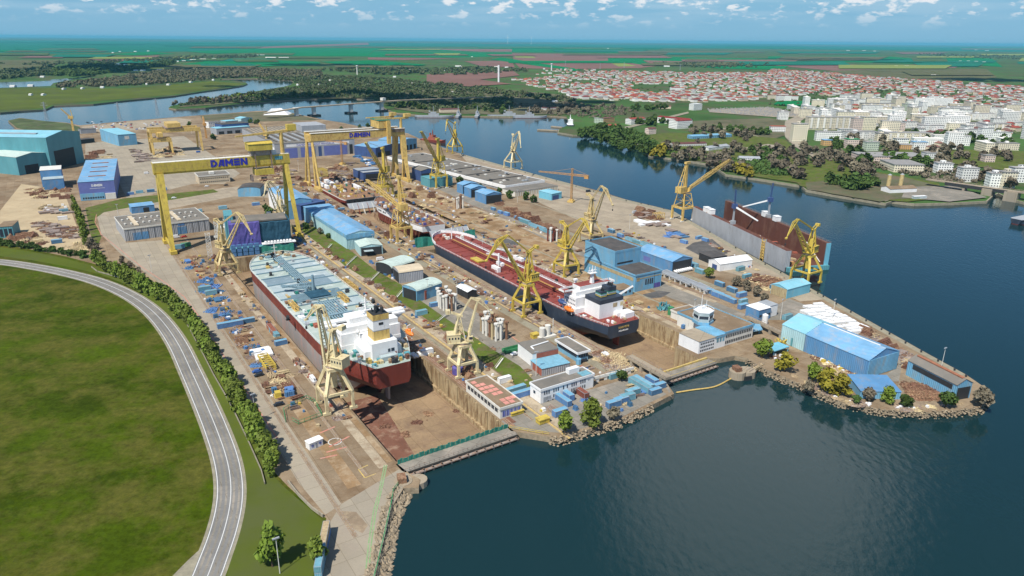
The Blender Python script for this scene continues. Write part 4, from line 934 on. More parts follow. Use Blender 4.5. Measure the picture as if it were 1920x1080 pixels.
# ================================================================ SHIPS
def hull(par, L_, B, D, bands, deckm, tb=0.62, bow_len=.16, stern_len=.26, sheer=1.2, nm='hull', stern_red=False):
    """one watertight hull; x from stern to bow, z from keel up; bands = [(z_top, material)]"""
    zs = []; z0 = 0.0
    for zt_, _ in bands:
        k = max(1, int((zt_ - z0) / 2.2))
        zs += [z0 + (zt_ - z0) * i / k for i in range(k)]; z0 = zt_
    zs.append(D); ns = 46
    def hb(x, t):
        s = min(1, x / (stern_len * L_)); sd = tb + (1 - tb) * math.sin(s * math.pi / 2); sk = max(0.02, math.sin(max(0, (s - .2) / .8) * math.pi / 2) ** 1.4)
        yb = sd * min(1, t / .62) ** .8 + sk * (1 - min(1, t / .62) ** .8)
        r = max(0, (x - (1 - bow_len) * L_) / (bow_len * L_))
        wd_ = math.sqrt(max(0, 1 - r * r)); wk = max(0, 1 - r ** 1.5 * 1.05)
        yw = wk + (wd_ - wk) * t ** 1.5
        return B / 2 * yb * max(yw, 0.015)
    mb = MB(); xs = [L_ * (i / (ns - 1)) for i in range(ns)]; nl = len(zs)
    xs = [x if x < L_ * .8 else L_ * .8 + (x - L_ * .8) for x in xs] + [L_ * .985, L_ * .995]; xs = sorted(set(xs + [L_ * k for k in (.015, .035, .055, .07, .08, .09, .1, .11, .124)])); ns = len(xs)
    sh = lambda x, z: z + (sheer * max(0, (x / L_ - .88) / .12) ** 1.5) * (z / D)
    cut = stern_len > .15
    def zm(x):
        if not cut: return 0.0
        q = x / L_
        return D * (.50 - 1.6 * q if q < .07 else max(0.0, .388 - 7.2 * (q - .07)))
    for s in (-1, 1):
        b = len(mb.v); vs = [(x, s * hb(x, max(z, zm(x)) / D), sh(x, max(z, zm(x)))) for x in xs for z in zs]
        fs = []; ms = []
        for i in range(ns - 1):
            for j in range(nl - 1):
                a = i * nl + j; q = (a, a + nl, a + nl + 1, a + 1)
                fs.append(q if s < 0 else tuple(reversed(q)))
                zc = (zs[j] + zs[j + 1]) / 2; ms.append(len(bands) - 1 if (stern_red and xs[i] < L_ * .13 and zc > 7.6) else next(k for k, bb in enumerate(bands) if zc < bb[0] + .01))
        mb.add(vs, fs); mb.m[-len(fs):] = ms
    half = ns * nl
    for j in range(nl - 1):
        mb.f.append((j, j + 1, half + j + 1, half + j)); zc = (zs[j] + zs[j + 1]) / 2; mb.m.append(len(bands) - 1 if stern_red and zc > 7.6 else next(k for k, bb in enumerate(bands) if zc < bb[0] + .01))
    for i in range(ns - 1):
        a = i * nl; mb.f.append((a, half + a, half + a + nl, a + nl)); mb.m.append(0)
        t = a + nl - 1; mb.f.append((t, t + nl, half + t + nl, half + t)); mb.m.append(len(bands))
    o = mb.build(nm, [b[1] for b in bands] + [deckm], par)
    def rail():
        q = MB()
        for s in (-1, 1):
            for a, b in zip(xs[:-1], xs[1:]):
                p0 = (a, s * (hb(a, 1) - .15), sh(a, D) + 1.0); p1 = (b, s * (hb(b, 1) - .15), sh(b, D) + 1.0)
                q.beam(p0, p1, .12); q.beam((p0[0], p0[1], p0[2] - .5), (p1[0], p1[1], p1[2] - .5), .07); q.beam((p0[0], p0[1], p0[2] - 1), p0, .12)
        return q
    return o, hb, rail

def local(root):
    mi = Matrix.Translation(root.location) @ Matrix.Rotation(root.rotation_euler[2], 4, 'Z'); mi.invert()
    return lambda px, py, z: mi @ G(px, py, z)

# ---------------- tanker one: mint deck, red and grey sides
zk = -9.6; Dd = 20.6
g = W(58, 24.2)
S1 = thing('tanker', 'tanker with mint green deck, grey lower side and dark red upper band', 'ship', (g.x, g.y, zk), UA, 'tankers in the dry docks')
hl, hb1, rl1 = hull(S1, 206, 42, Dd, [(1.2, 'hull_bottom'), (14.6, 'hull_grey'), (Dd, 'hull_red')], 'deck_mint', tb=.40, bow_len=.17, stern_len=.22, stern_red=True)
rl1().build('railing', 'white', S1)
P1 = local(S1); dz = Dd; zz = zk + Dd
def boxes(nm, par, m, *a):
    for q in a: boxpart(nm, par, m, q)
rnd = random.Random(3)
# tank panels in different coats of paint, with dark stiffeners between
edges = [70, 82, 96, 110, 124, 138, 152, 164, 174, 183, 191]
for i in range(len(edges) - 1):
    a, b = edges[i], edges[i + 1]
    for s in (-1, 1):
        w0 = min(hb1(a, 1), hb1(b, 1)) - 1.6
        if i >= 4: m_ = rnd.choice(['deck_pale', 'deck_mint', 'deck_blue', 'deck_pale'])
        else: m_ = rnd.choice(['deck_mint', 'deck_mint', 'deck_pale'])
        y = (3.2, w0) if s > 0 else (-w0, -3.2)
        boxpart('tank_panel', S1, m_, (a + .5, b - .5, y[0], y[1], dz + .02, dz + .10))
    mb = MB(); w0 = min(hb1(b, 1), hb1(a, 1)) - .8; mb.box(b - .3, b + .3, -w0, w0, dz, dz + .7); mb.build('deck_stiffener', 'pipe_blue', S1)
# centreline pipe racks
mb = MB()
for k in range(5): mb.tube((118, -2.4 + k * 1.2, dz + 1.6), (190, -2.4 + k * 1.2, dz + 1.6), .32, n=6)
for k in range(13): mb.box(118 + k * 6, 118.5 + k * 6, -3, 3, dz, dz + 1.3)
mb.build('pipe_rack', 'pipe_blue', S1)
mb = MB()
for k in range(8): mb.tube((46, -4.9 + k * 1.4, dz + 1.6), (92, -4.9 + k * 1.4, dz + 1.6), .42, n=6)
for k in range(9): mb.box(46 + k * 5.7, 46.5 + k * 5.7, -5.6, 5.6, dz, dz + 1.2)
mb.box(68, 69.6, -6.4, 6.4, dz + 2.0, dz + 2.5)
mb.build('pipe_rack', 'pipe_blue', S1)
mb = MB()
for k in range(9): mb.tube((100 + k * 1.5, -14, dz + 1.2), (100 + k * 1.5, 14, dz + 1.2), .28, n=6)
for k in range(6): mb.box(98, 114, -13 + k * 5, -12.7 + k * 5, dz, dz + 1)
mb.build('manifold', 'pipe_blue', S1)
mb = MB(); mb.box(101, 113, -6, 6, dz + 1.6, dz + 1.9); mb.build('manifold_platform', 'dark_net', S1)
# hose-handling cranes
for (px, py, qx, qy, h) in ((588, 546, 530, 549, 10), (575, 552, 528, 546, 4)):
    p = P1(px, py, zz); q_ = P1(qx, qy, zz)
    mb = MB(); mb.tube((p.x, p.y, dz), (p.x, p.y, dz + h), 1.0, .8, 10); cr_ = mb.build('deck_crane', 'pipe_blue', S1)
    mb = MB(); mb.lat((p.x, p.y, dz + min(h, 5)), (q_.x, q_.y, dz + 3.4), 1.3, 1.3, .7, .7, 8, .3); mb.build('crane_boom', 'pipe_blue', cr_)
# helideck mark
p = P1(588, 527, zz)
mb = MB(); mb.box(p.x - 10, p.x + 10, p.y - 9.4, p.y + 9.4, dz + .06, dz + .16); hd = mb.build('helideck', 'deck_blue', S1)
p = P1(575, 527.5, zz); mb = MB(); mb.tube((p.x, p.y, dz + .1), (p.x, p.y, dz + .24), 3.6, n=24); mb.build('landing_circle', 'yellow', hd)
# yellow trusses and scaffold gear
for (px, py) in ((551, 577), (644, 561)):
    p = P1(px, py, zz); mb = MB(); mb.lat((p.x - 7, p.y, dz + 1.2), (p.x + 7, p.y, dz + 1.2), 2.2, 2.2, None, None, 6, .35); mb.box(p.x - 7, p.x + 7, p.y - 1, p.y + 1, dz + .1, dz + .7); mb.build('gangway_truss', 'yellow', S1)
cols_ = ['yellow', 'white', 'dark', 'brick_red', 'dark', 'green_net', 'steel', 'timber', 'grey', 'rusty']
for k in range(95):
    px, py = rnd.choice([(565, 560), (625, 560), (620, 585), (570, 585), (590, 600), (520, 488), (660, 570), (540, 570), (640, 600)])
    p = P1(px + rnd.uniform(-30, 30), py + rnd.uniform(-16, 16), zz)
    if not (40 < p.x < 200) or abs(p.y) > hb1(p.x, 1) - 2: continue
    a = rnd.uniform(.5, 2.0); b = rnd.uniform(.4, 1.2); h = rnd.uniform(.5, 1.6)
    boxpart(rnd.choice(['deck_locker', 'pallet', 'tool_box']), S1, rnd.choice(cols_), (p.x - a, p.x + a, p.y - b, p.y + b, dz, dz + h))
for (px, py) in ((502, 499), (508, 517), (601, 548), (662, 606), (700, 568), (540, 600), (676, 575), (560, 530)):
    p = P1(px, py, zz); mb = MB(); mb.tube((p.x, p.y - .6, dz + 1.3), (p.x, p.y + .6, dz + 1.3), 1.3, n=12); mb.box(p.x - .8, p.x + .8, p.y - 1, p.y + 1, dz, dz + .4); mb.build('hose_reel', 'dark', S1)
# forecastle gear
for k in range(26):
    x = rnd.uniform(190, 203); y = rnd.uniform(-1, 1) * (hb1(x, 1) - 2)
    mb = MB(); mb.tube((x, y - rnd.uniform(.5, 1.6), dz + 1.4), (x, y + rnd.uniform(.5, 1.6), dz + 1.4), rnd.uniform(.4, .9), n=8); mb.box(x - 1, x + 1, y - 1, y + 1, dz + .4, dz + 1.4)
    mb.build('winch', rnd.choice(['dark', 'rusty', 'timber', 'pipe_blue']), S1)
mb = MB(); mb.beam((196, 0, dz), (196, 0, dz + 9), .6, None, .3); mb.beam((196, -2, dz + 7), (196, 2, dz + 7), .25); mb.build('fore_mast', 'offwhite', S1)
# superstructure
mb = MB(); mb.box(25, 38, -15.0, 15.0, dz, dz + 3.0); mb.box(25.2, 38.2, -14.8, 14.8, dz + 3.0, dz + 8.6); mb.box(26, 38, -14.2, 14.2, dz + 8.6, dz + 11.4)
ac = mb.build('accommodation', 'white', S1)
mb = MB(); mb.box(29, 37.5, -9, 9, dz + 11.4, dz + 14.2); mb.box(32, 37, -20.8, 20.8, dz + 10.6, dz + 11.4); mb.box(33.4, 37, -20.8, -9, dz + 11.4, dz + 12.4); mb.box(33.4, 37, 9, 20.8, dz + 11.4, dz + 12.4)
for s in (-1, 1): mb.beam((34.5, s * 20, dz + 10.8), (34.5, s * 13, dz + 6), 1.0, 2.4)
br = mb.build('bridge', 'white', S1)
for s in (-1, 1):
    for zf, x0, x1, y in ((1.2, 26, 37, 15.03), (4.4, 27, 37, 14.83), (7.0, 27, 37, 14.83)):
        for k in range(7): boxpart('window', ac, 'window', (x0 + .6 + k * 1.5, x0 + 1.1 + k * 1.5, s * y - .03, s * y + .03, dz + zf + .1, dz + zf + .65))
boxpart('bridge_window', br, 'window', (37.48, 37.55, -8.6, 8.6, dz + 12.6, dz + 13.6))

cs = boxpart('engine_casing', S1, 'white', (9, 25, -6.2, 6.2, dz, dz + 8.0), (11, 25, -9, 9, dz, dz + 4.0))
boxes('window', cs, 'window', (8.94, 9.0, -2.6, -1.4, dz + 2.6, dz + 4.2), (8.94, 9.0, -4.6, -3.0, dz + 2.6, dz + 4.2))
boxpart('door', cs, 'brick_red', (8.95, 9.0, -5.6, -4.8, dz + .1, dz + 2.1))
fz = dz + 8.0
fn = boxpart('funnel', S1, 'yellow', (12, 19.5, -3.9, 3.9, fz, fz + 4.6), (12, 19.5, -3.9, 3.9, fz + 9.8, fz + 12.4))
boxpart('funnel_band', fn, 'white', (12.01, 19.49, -3.89, 3.89, fz + 5.0, fz + 9.4))
boxes('funnel_stripe', fn, 'grey', (11.97, 19.53, -3.93, 3.93, fz + 4.6, fz + 5.0), (11.97, 19.53, -3.93, 3.93, fz + 9.4, fz + 9.8))
boxpart('funnel_grille', fn, 'dark', (11.93, 12.0, -1.0, 1.2, fz + 7.4, fz + 8.6))
boxpart('funnel_top', fn, 'dark', (12.2, 19.3, -3.7, 3.7, fz + 12.41, fz + 12.6))
for (x, y, r, h) in ((14, -1.4, .7, 2.8), (16, .8, .9, 3.2), (17.6, -1, .5, 2.2), (14.4, 1.6, .4, 2.0), (17, 2.2, .35, 2.0)):
    mb = MB(); mb.tube((x, y, fz + 12.4), (x, y, fz + 12.4 + h), r, n=10); mb.build('exhaust_pipe', 'dark', fn)
mb = MB(); mb.tube((31, 0, dz + 14.2), (31, 0, dz + 23), .7, .3, 8); mb.beam((31, -4.5, dz + 18), (31, 4.5, dz + 18), .5); mb.beam((31, -2.6, dz + 20.4), (31, 2.6, dz + 20.4), .4); mb.box(30, 32, -2.2, 2.2, dz + 16.3, dz + 16.7); mb.build('radar_mast', 'white', S1)
mb = MB(); mb.tube((22, 7.8, dz + 8), (22, 7.8, dz + 9), .6, n=8); 
for i in range(5): mb.tube((22, 7.8, dz + 9 + i * .44), (22, 7.8, dz + 9.44 + i * .44), 1.1 * math.sin((i + .5) * .6), 1.1 * math.sin((i + 1.2) * .56) + .05, 10)
mb.build('satellite_dome', 'white', S1)
def lifeboat(par, x, y, z, ln=8.5, m='orange_boat', nm='lifeboat'):
    mb = MB(); n = 9; rings = []
    for i in range(n):
        t = i / (n - 1); r = math.sin(t * math.pi) ** .5 * 1.5 + .05
        rings.append([(x - ln / 2 + ln * t, y + r * math.cos(a * .785), z + r * .95 * math.sin(a * .785)) for a in range(8)])
    vs = [p for q in rings for p in q]; fs = [(i * 8 + a, i * 8 + (a + 1) % 8, i * 8 + 8 + (a + 1) % 8, i * 8 + 8 + a) for i in range(n - 1) for a in range(8)]
    mb.add(vs, fs); mb.box(x - 1.2, x + .6, y - .9, y + .9, z + 1.0, z + 2.0)
    o = mb.build(nm, m, par, True)
    q = MB()
    for dx in (-2.6, 2.6): q.beam((x + dx, y, z - 2.4), (x + dx, y, z + 2.4), .3); q.beam((x + dx, y, z + 2.4), (x + dx, y + (1.8 if y > 0 else -1.8), z + 3.0), .25)
    q.build('davit', 'white', o); return o
lifeboat(S1, 22, 18.2, dz + 4); lifeboat(S1, 22, -18.2, dz + 4)
# aft deck clutter and rudder
for k in range(70):
    x = rnd.uniform(1.5, 24); y = rnd.uniform(-1, 1) * (hb1(x, 1) - 1.2)
    if x > 8 and abs(y) < 9.5: continue
    a = rnd.uniform(.4, 1.5); b = rnd.uniform(.4, 1.3); h = rnd.uniform(.6, 2.4)
    boxpart(rnd.choice(['mooring_winch', 'ventilator', 'deck_locker']), S1, rnd.choice(['grey', 'dark', 'timber', 'offwhite', 'yellow', 'rusty', 'teal', 'green_net']), (x - a, x + a, y - b, y + b, dz, dz + h))
boxpart('work_platform', S1, 'deck_pale', (5.2, 8.2, -4.5, 3.5, dz + .2, dz + 2.2))
mb = MB(); mb.box(6.8, 10.2, -.5, .5, .2, 7.6); mb.tube((8.6, 0, 7), (8.6, 0, 11), .6, n=8); mb.build('rudder', 'hull_grey', S1)
mb = MB()
for k in range(4):
    a = k * 1.5708 + .4; mb.beam((12.4, 0, 4.2), (12.4, 3.2 * math.cos(a), 4.2 + 3.2 * math.sin(a)), 1.2, .3, 1.6, .15, up=(1, 0, 0))
mb.tube((11.6, 0, 4.2), (14.6, 0, 4.2), .7, n=10); mb.build('propeller', 'timber', S1)
mb = MB(); mb.beam((17, 0, 0.0), (26, 0, 9), 1.6, 3); mb.tube((13, 0, 4.2), (30, 0, 4.6), 1.2, 2.6, 10); mb.build('stern_frame', 'hull_bottom', S1)
mb = MB(); mb.lat((30, 21.8, .4), (30, 21.8, dz + 2), 2.4, 2.4, None, None, 12, .2, up=(0, 1, 0)); mb.build('scaffold_tower', 'rusty', S1)
# keel blocks
def blocks(u0, u1, v, zf, n, lab, grp):
    proto = None
    for k in range(n):
        for dv in (-10, 0, 10):
            g = W(u0 + (u1 - u0) * k / (n - 1), v + dv, zf)
            if proto is None:
                mb = MB(); mb.box(-1.6, 1.6, -.8, .8, 0, .8); mb.box(-1.3, 1.3, -.6, .6, .8, 1.35); proto = put(mb.build('keel_block', 'timber'), g, VA); tag(proto, lab, 'block', grp)
            else: dup(proto, g, VA)
blocks(84, 240, 24.2, -11, 16, 'squat timber-topped keel block on the floor under the mint-decked tanker', 'keel blocks under the tankers')

# ---------------- tanker two: red deck, navy topsides
zk = -10.0; Dd = 15.0
g = W(54, 157.4)
S2 = thing('tanker', 'tanker with rust red deck, near-black sides and white bridge house', 'ship', (g.x, g.y, zk), UA + R(0.3), 'tankers in the dry docks')
hl, hb2, rl2 = hull(S2, 215, 34.5, Dd, [(5.2, 'hull_bottom'), (Dd, 'hull_navy')], 'deck_red', tb=.64, bow_len=.13, stern_len=.2, sheer=1.6)
rl2().build('railing', 'white', S2)
P2 = local(S2); dz = Dd; zz = zk + Dd
for s in (-1, 1):
    mb = MB()
    for k in range(10):
        x0, x1 = 217 * (.885 + .0115 * k), 217 * (.885 + .0115 * (k + 1)); 
        if k == 9: x1 = 216.6
        p0 = Vector((x0, s * (hb2(x0, 1) - .1), dz + .3)); p1 = Vector((x1, s * (hb2(x1, 1) - .1), dz + .6)); p0.z += 1.6 * ((x0 / 217 - .88) / .12) ** 1.5; p1.z += 1.6 * ((x1 / 217 - .88) / .12) ** 1.5
        mb.beam(p0 + Vector((0, 0, .8)), p1 + Vector((0, 0, .8)), .35, 2.0)
    mb.build('bow_bulwark', 'white', S2)
mb = MB()
for k, mm_ in enumerate(range(6)): mb.tube((42, -3.0 + k * 1.2, dz + 1.5), (196, -3.0 + k * 1.2, dz + 1.5), .3, n=6)
mb.build('pipe_rack', 'deck_red', S2)
mb = MB()
for k in range(2): mb.tube((44, 1.6 + k * .9, dz + 2.3), (192, 1.6 + k * .9, dz + 2.3), .2, n=6)
mb.build('cargo_pipe', 'orange', S2)
mb = MB(); mb.box(44, 200, -4.9, -4.0, dz + 2.0, dz + 2.15); mb.box(44, 200, -4.95, -4.85, dz + 3.0, dz + 3.1); mb.box(44, 200, -4.05, -3.95, dz + 3.0, dz + 3.1)
for k in range(40): mb.box(44 + k * 4, 44.15 + k * 4, -4.95, -4.8, dz, dz + 3.1)
mb.build('catwalk', 'white', S2)
for k in range(13):
    x = 46 + k * 12.0; mb = MB(); mb.box(x, x + .3, -hb2(x, 1) + 1.2, hb2(x, 1) - 1.2, dz, dz + .3); mb.build('deck_stiffener', 'deck_red', S2)
mb = MB()
for k in range(8): mb.tube((112 + k * 1.8, -16, dz + 1.1), (112 + k * 1.8, 16, dz + 1.1), .28, n=6)
mb.build('manifold', 'deck_red', S2)
for k in range(60):
    x = rnd.uniform(44, 205); y = rnd.uniform(-1, 1) * (hb2(x, 1) - 2); a = rnd.uniform(.4, 1.1); h = rnd.uniform(.5, 1.6)
    mb = MB(); mb.tube((x, y, dz), (x, y, dz + h), a, n=8); mb.tube((x, y, dz + h), (x, y, dz + h + .3), a * .6, n=8); mb.build('tank_hatch', rnd.choice(['deck_red', 'deck_red', 'brick_red', 'dark']), S2)
for (px, py, w) in ((930, 508, 8), (938, 500, 7), (975, 491, 7), (968, 488, 5)):
    p = P2(px, py, zz); boxpart('hose_locker', S2, 'white', (p.x - w / 2, p.x + w / 2, p.y - 1.2, p.y + 1.2, dz, dz + 3.2))
p = P2(895, 489, zz); mb = MB(); mb.box(p.x - 5.5, p.x + 5.5, p.y - 2.6, p.y + 2.6, dz + .4, dz + 1.3); mb.build('yellow_platform', 'yellow_bright', S2)
p = P2(936, 460, zz); mb = MB(); mb.box(p.x - 5, p.x + 5, p.y - 1.4, p.y + 1.4, dz + .4, dz + 2.8); mb.build('orange_container', 'orange', S2)
for x, y in ((120, 6), (126, -6)):
    mb = MB(); mb.tube((x, y, dz), (x, y, dz + 10), .7, .6, 10); mb.lat((x, y, dz + 9), (x + 16, y, dz + 6), 1, 1, .6, .6, 6, .2); mb.build('deck_crane', 'white', S2)
mb = MB(); mb.tube((198, 0, dz + 1), (198, 0, dz + 10), .5, .3, 8); mb.beam((198, -2, dz + 8), (198, 2, dz + 8), .25); mb.build('fore_mast', 'white', S2)
for k in range(14):
    x = rnd.uniform(196, 211); y = rnd.uniform(-1, 1) * (hb2(x, 1) - 2.5); mb = MB(); mb.tube((x, y - 1, dz + 2.2), (x, y + 1, dz + 2.2), .8, n=8); mb.box(x - 1, x + 1, y - 1.3, y + 1.3, dz + .6, dz + 1.6); mb.build('winch', rnd.choice(['deck_red', 'brick_red', 'offwhite']), S2)
# house
mb = MB(); mb.box(24, 36, -15, 15, dz, dz + 3); mb.box(25, 36, -14, 14, dz + 3, dz + 9); mb.box(27, 36, -12.5, 12.5, dz + 9, dz + 11.6); ac = mb.build('accommodation', 'white', S2)
mb = MB(); mb.box(28, 35, -9, 9, dz + 11.6, dz + 14); br = mb.build('bridge', 'white', S2)
mb = MB(); mb.box(30.4, 35.4, -17.6, 17.6, dz + 11.0, dz + 11.6); mb.build('bridge_wing', 'deck_red', br)
for s in (-1, 1):
    mb = MB(); mb.box(30.4, 35.4, s * 18.4 - .1, s * 18.4 + .1, dz + 11.6, dz + 12.7); mb.box(35.2, 35.4, s * 9 if s > 0 else -17.6, 17.6 if s > 0 else -9, dz + 11.6, dz + 12.7); mb.box(30.4, 30.6, s * 9 if s > 0 else -17.6, 17.6 if s > 0 else -9, dz + 11.6, dz + 12.7); mb.build('wing_screen', 'white', br)
boxpart('bridge_window', br, 'window', (34.98, 35.05, -8.6, 8.6, dz + 12.4, dz + 13.4))
boxpart('house_top', br, 'deck_red', (28.2, 34.8, -8.8, 8.8, dz + 14.0, dz + 14.1))
for s in (-1, 1):
    for zf, y in ((1.1, 15.03), (4.4, 14.03), (6.8, 14.03)):
        for k in range(7): boxpart('window', ac, 'window', (25.6 + k * 1.4, 26.3 + k * 1.4, s * y - .03, s * y + .03, dz + zf, dz + zf + .8))
cs = boxpart('engine_casing', S2, 'white', (11, 24, -8.4, 8.4, dz, dz + 8.4))
boxpart('casing_top', cs, 'hull_navy', (10.97, 24.03, -8.43, 8.43, dz + 8.4, dz + 10.8))
boxes('casing_louvre', cs, 'timber', (10.94, 11.0, -4.2, -1.2, dz + 5.2, dz + 7.6), (10.94, 11.0, -8.2, -6.4, dz + 5.2, dz + 7.6))
for (x0, x1, y0, y1, h, n_) in ((14, 19, 1.2, 5.2, 3.4, 2), (15, 21, -6.4, -.8, 5.0, 3)):
    z = dz + 10.8; fn = boxpart('funnel', S2, 'hull_navy', (x0, x1, y0, y1, z, z + h))
    boxpart('funnel_band', fn, 'yellow_bright', (x0 - .03, x1 + .03, y0 - .03, y1 + .03, z + .5, z + 1.0)); boxpart('funnel_band', fn, 'deck_pale', (x0 - .03, x1 + .03, y0 - .03, y1 + .03, z + 1.2, z + 1.9)); boxpart('funnel_band', fn, 'green_net', (x0 - .03, x1 + .03, y0 - .03, y1 + .03, z + 2.0, z + 2.5))
    for k in range(n_): mb = MB(); mb.tube((x0 + 1 + k * 1.5, (y0 + y1) / 2, z + h), (x0 + .4 + k * 1.5, (y0 + y1) / 2, z + h + 1.8), .5, n=8); mb.build('exhaust_pipe', 'dark', fn)
mb = MB(); mb.beam((30, -1, dz + 14), (30, -1, dz + 22), 2.4, 1.6, 1.0, .8); mb.box(28.6, 31.4, -3.4, 1.4, dz + 20, dz + 20.4); mb.beam((30, -3, dz + 20.4), (30, -3, dz + 23.6), .3); mb.beam((30, 1, dz + 20.4), (30, 1, dz + 23.8), .3); mb.beam((30, -1, dz + 22), (30, -1, dz + 24.4), .4); mb.beam((30, -4, dz + 21.6), (30, 2, dz + 21.6), .4); mb.build('radar_mast', 'white', S2)
mb = MB(); mb.beam((40, 3, dz), (40, 3, dz + 14), 1.2, None, .7); mb.box(39, 41, 2, 4, dz + 13.4, dz + 14.4); mb.build('signal_mast', 'white', S2)
mb = MB(); mb.beam((20, -11, dz + 7), (14, -18, dz + 14), .9, None, .5); mb.tube((20, -11, dz), (20, -11, dz + 7.4), .7, n=8); mb.build('provision_crane', 'white', S2)
lifeboat(S2, 27, 17.2, dz + 2.6, 9); lifeboat(S2, 34, 16.6, dz + 4.6, 8.5, 'navy', 'rescue_boat'); lifeboat(S2, 27, -17.2, dz + 2.6, 9)
for k in range(46):
    x = rnd.uniform(1.5, 23); y = rnd.uniform(-1, 1) * (hb2(x, 1) - 1.2)
    if x > 10 and abs(y) < 9: continue
    a = rnd.uniform(.4, 1.2); b = rnd.uniform(.4, 1.1); h = rnd.uniform(.5, 1.7); boxpart(rnd.choice(['mooring_winch', 'bollard', 'ventilator']), S2, rnd.choice(['deck_red', 'brick_red', 'white', 'dark', 'timber']), (x - a, x + a, y - b, y + b, dz, dz + h))
boxpart('aft_house', S2, 'white', (4, 8, -11, -4.5, dz, dz + 3.0), (8, 11, -12, -2, dz, dz + 2.4))
mb = MB(); mb.box(3.4, 7.6, -.5, .5, .3, 8.2); mb.build('rudder', 'hull_red', S2)
mb = MB()
for k in range(4):
    a = k * 1.5708 + .2; mb.beam((9.6, 0, 3.8), (9.6, 2.9 * math.cos(a), 3.8 + 2.9 * math.sin(a)), 1.1, .3, 1.4, .15, up=(1, 0, 0))
mb.tube((9, 0, 3.8), (12, 0, 3.8), .7, n=10); mb.build('propeller', 'dark', S2)
mb = MB(); mb.tube((11, 0, 3.8), (28, 0, 4.2), 1.1, 2.6, 10); mb.build('stern_frame', 'hull_bottom', S2)
def text(s, size, m, par, loc, rot, ext=.05, nm='lettering'):
    c = bpy.data.curves.new('t', 'FONT'); c.body = s; c.size = size; c.extrude = ext; c.align_x = 'CENTER'; c.align_y = 'CENTER'
    o = bpy.data.objects.new('t', c); COL.objects.link(o); dg = bpy.context.evaluated_depsgraph_get()
    me = bpy.data.meshes.new_from_object(o.evaluated_get(dg)); bpy.data.objects.remove(o)
    me.materials.clear(); me.materials.append(M[m]); q = bpy.data.objects.new(nm, me); COL.objects.link(q)
    if par: q.parent = par
    q.location = loc; q.rotation_euler = rot; return q
text('KARMEN', 1.9, 'yellow', S2, (-.12, 0, dz - 2.4), (R(90), 0, R(-90)))
text('MONROVIA', 1.3, 'white', S2, (-.12, 0, dz - 4.4), (R(90), 0, R(-90)))
blocks(75, 245, 160, -11, 16, 'squat timber-topped keel block on the floor under the red-decked tanker', 'keel blocks under the tankers')

# ---------------- two unfinished hulls on the building dock
g = W(441, 158.5)
H3 = thing('unfinished_hull', 'half-built dark red hull crowded with yellow gear, under the twin-beam gantry', 'ship', (g.x, g.y, -7), UA)
hl, hb3, rl3 = hull(H3, 122, 40, 10, [(9.0, 'hull_red'), (10, 'offwhite')], 'rusty', tb=.92, bow_len=.12, stern_len=.1, sheer=0.4)
mb = MB(); mb.box(-.4, .0, -17, 17, 1, 9.8); 
for k in range(7): mb.box(-1.2, -.3, -15 + k * 5, -14.6 + k * 5, 0, 9.6)
mb.build('end_bulkhead', 'dark', H3)
for k in range(220):
    x = rnd.uniform(2, 116); y = rnd.uniform(-1, 1) * (hb3(x, 1) - 1.5); a = rnd.uniform(.5, 2.4); b = rnd.uniform(.5, 1.6); h = rnd.uniform(.6, 3.0)
    if k > 95: continue
    boxpart(rnd.choice(['gear_crate', 'hull_block', 'scaffold_stack']), H3, rnd.choice(['yellow_bright', 'yellow', 'yellow_bright', 'white', 'dark', 'timber', 'steel', 'green_net', 'rusty', 'dark'] if x < 70 else ['offwhite', 'dark', 'grey', 'rusty', 'steel']), (x - a, x + a, y - b, y + b, 10, 10 + h))
boxes('hull_block', H3, 'white', (60, 88, 13, 16, 10, 13), (72, 96, 3, 7, 10, 13.4), (40, 60, -14, -11, 10, 13))
g = W(302, 166)
H4 = thing('unfinished_hull', 'slim new hull with white upper sides and red bottom', 'ship', (g.x, g.y, -6.6), UA)
hl, hb4, rl4 = hull(H4, 116, 26, 11, [(6.6, 'hull_red'), (11, 'white')], 'rusty', tb=.8, bow_len=.28, stern_len=.16, sheer=2.6)
rl4().build('railing', 'offwhite', H4)
for s in (-1, 1):
    for x in (70, 74, 80, 84): boxpart('shell_opening', H4, 'dark', (x, x + 2.6, s * hb4(x, .8) - .12, s * hb4(x, .8) + .12, 8.2, 9.6))
for k in range(70):
    x = rnd.uniform(2, 104); y = rnd.uniform(-1, 1) * (hb4(x, 1) - 1.2); a = rnd.uniform(.4, 2); b = rnd.uniform(.4, 1.3); h = rnd.uniform(.5, 2.6)
    boxpart(rnd.choice(['gear_crate', 'hull_block']), H4, rnd.choice(['offwhite', 'white', 'timber', 'yellow', 'container_blue', 'steel', 'purple_wrap', 'rusty']), (x - a, x + a, y - b, y + b, 11, 11 + h))
for k in range(24):
    for s in (-1, 1):
        x = 4 + k * 4.4; mb = MB(); mb.beam((x, s * (hb4(x, .9) + 1.6), -1.4), (x, s * hb4(x, .7), 6), .35); mb.build('shore_prop', 'rusty', H4)
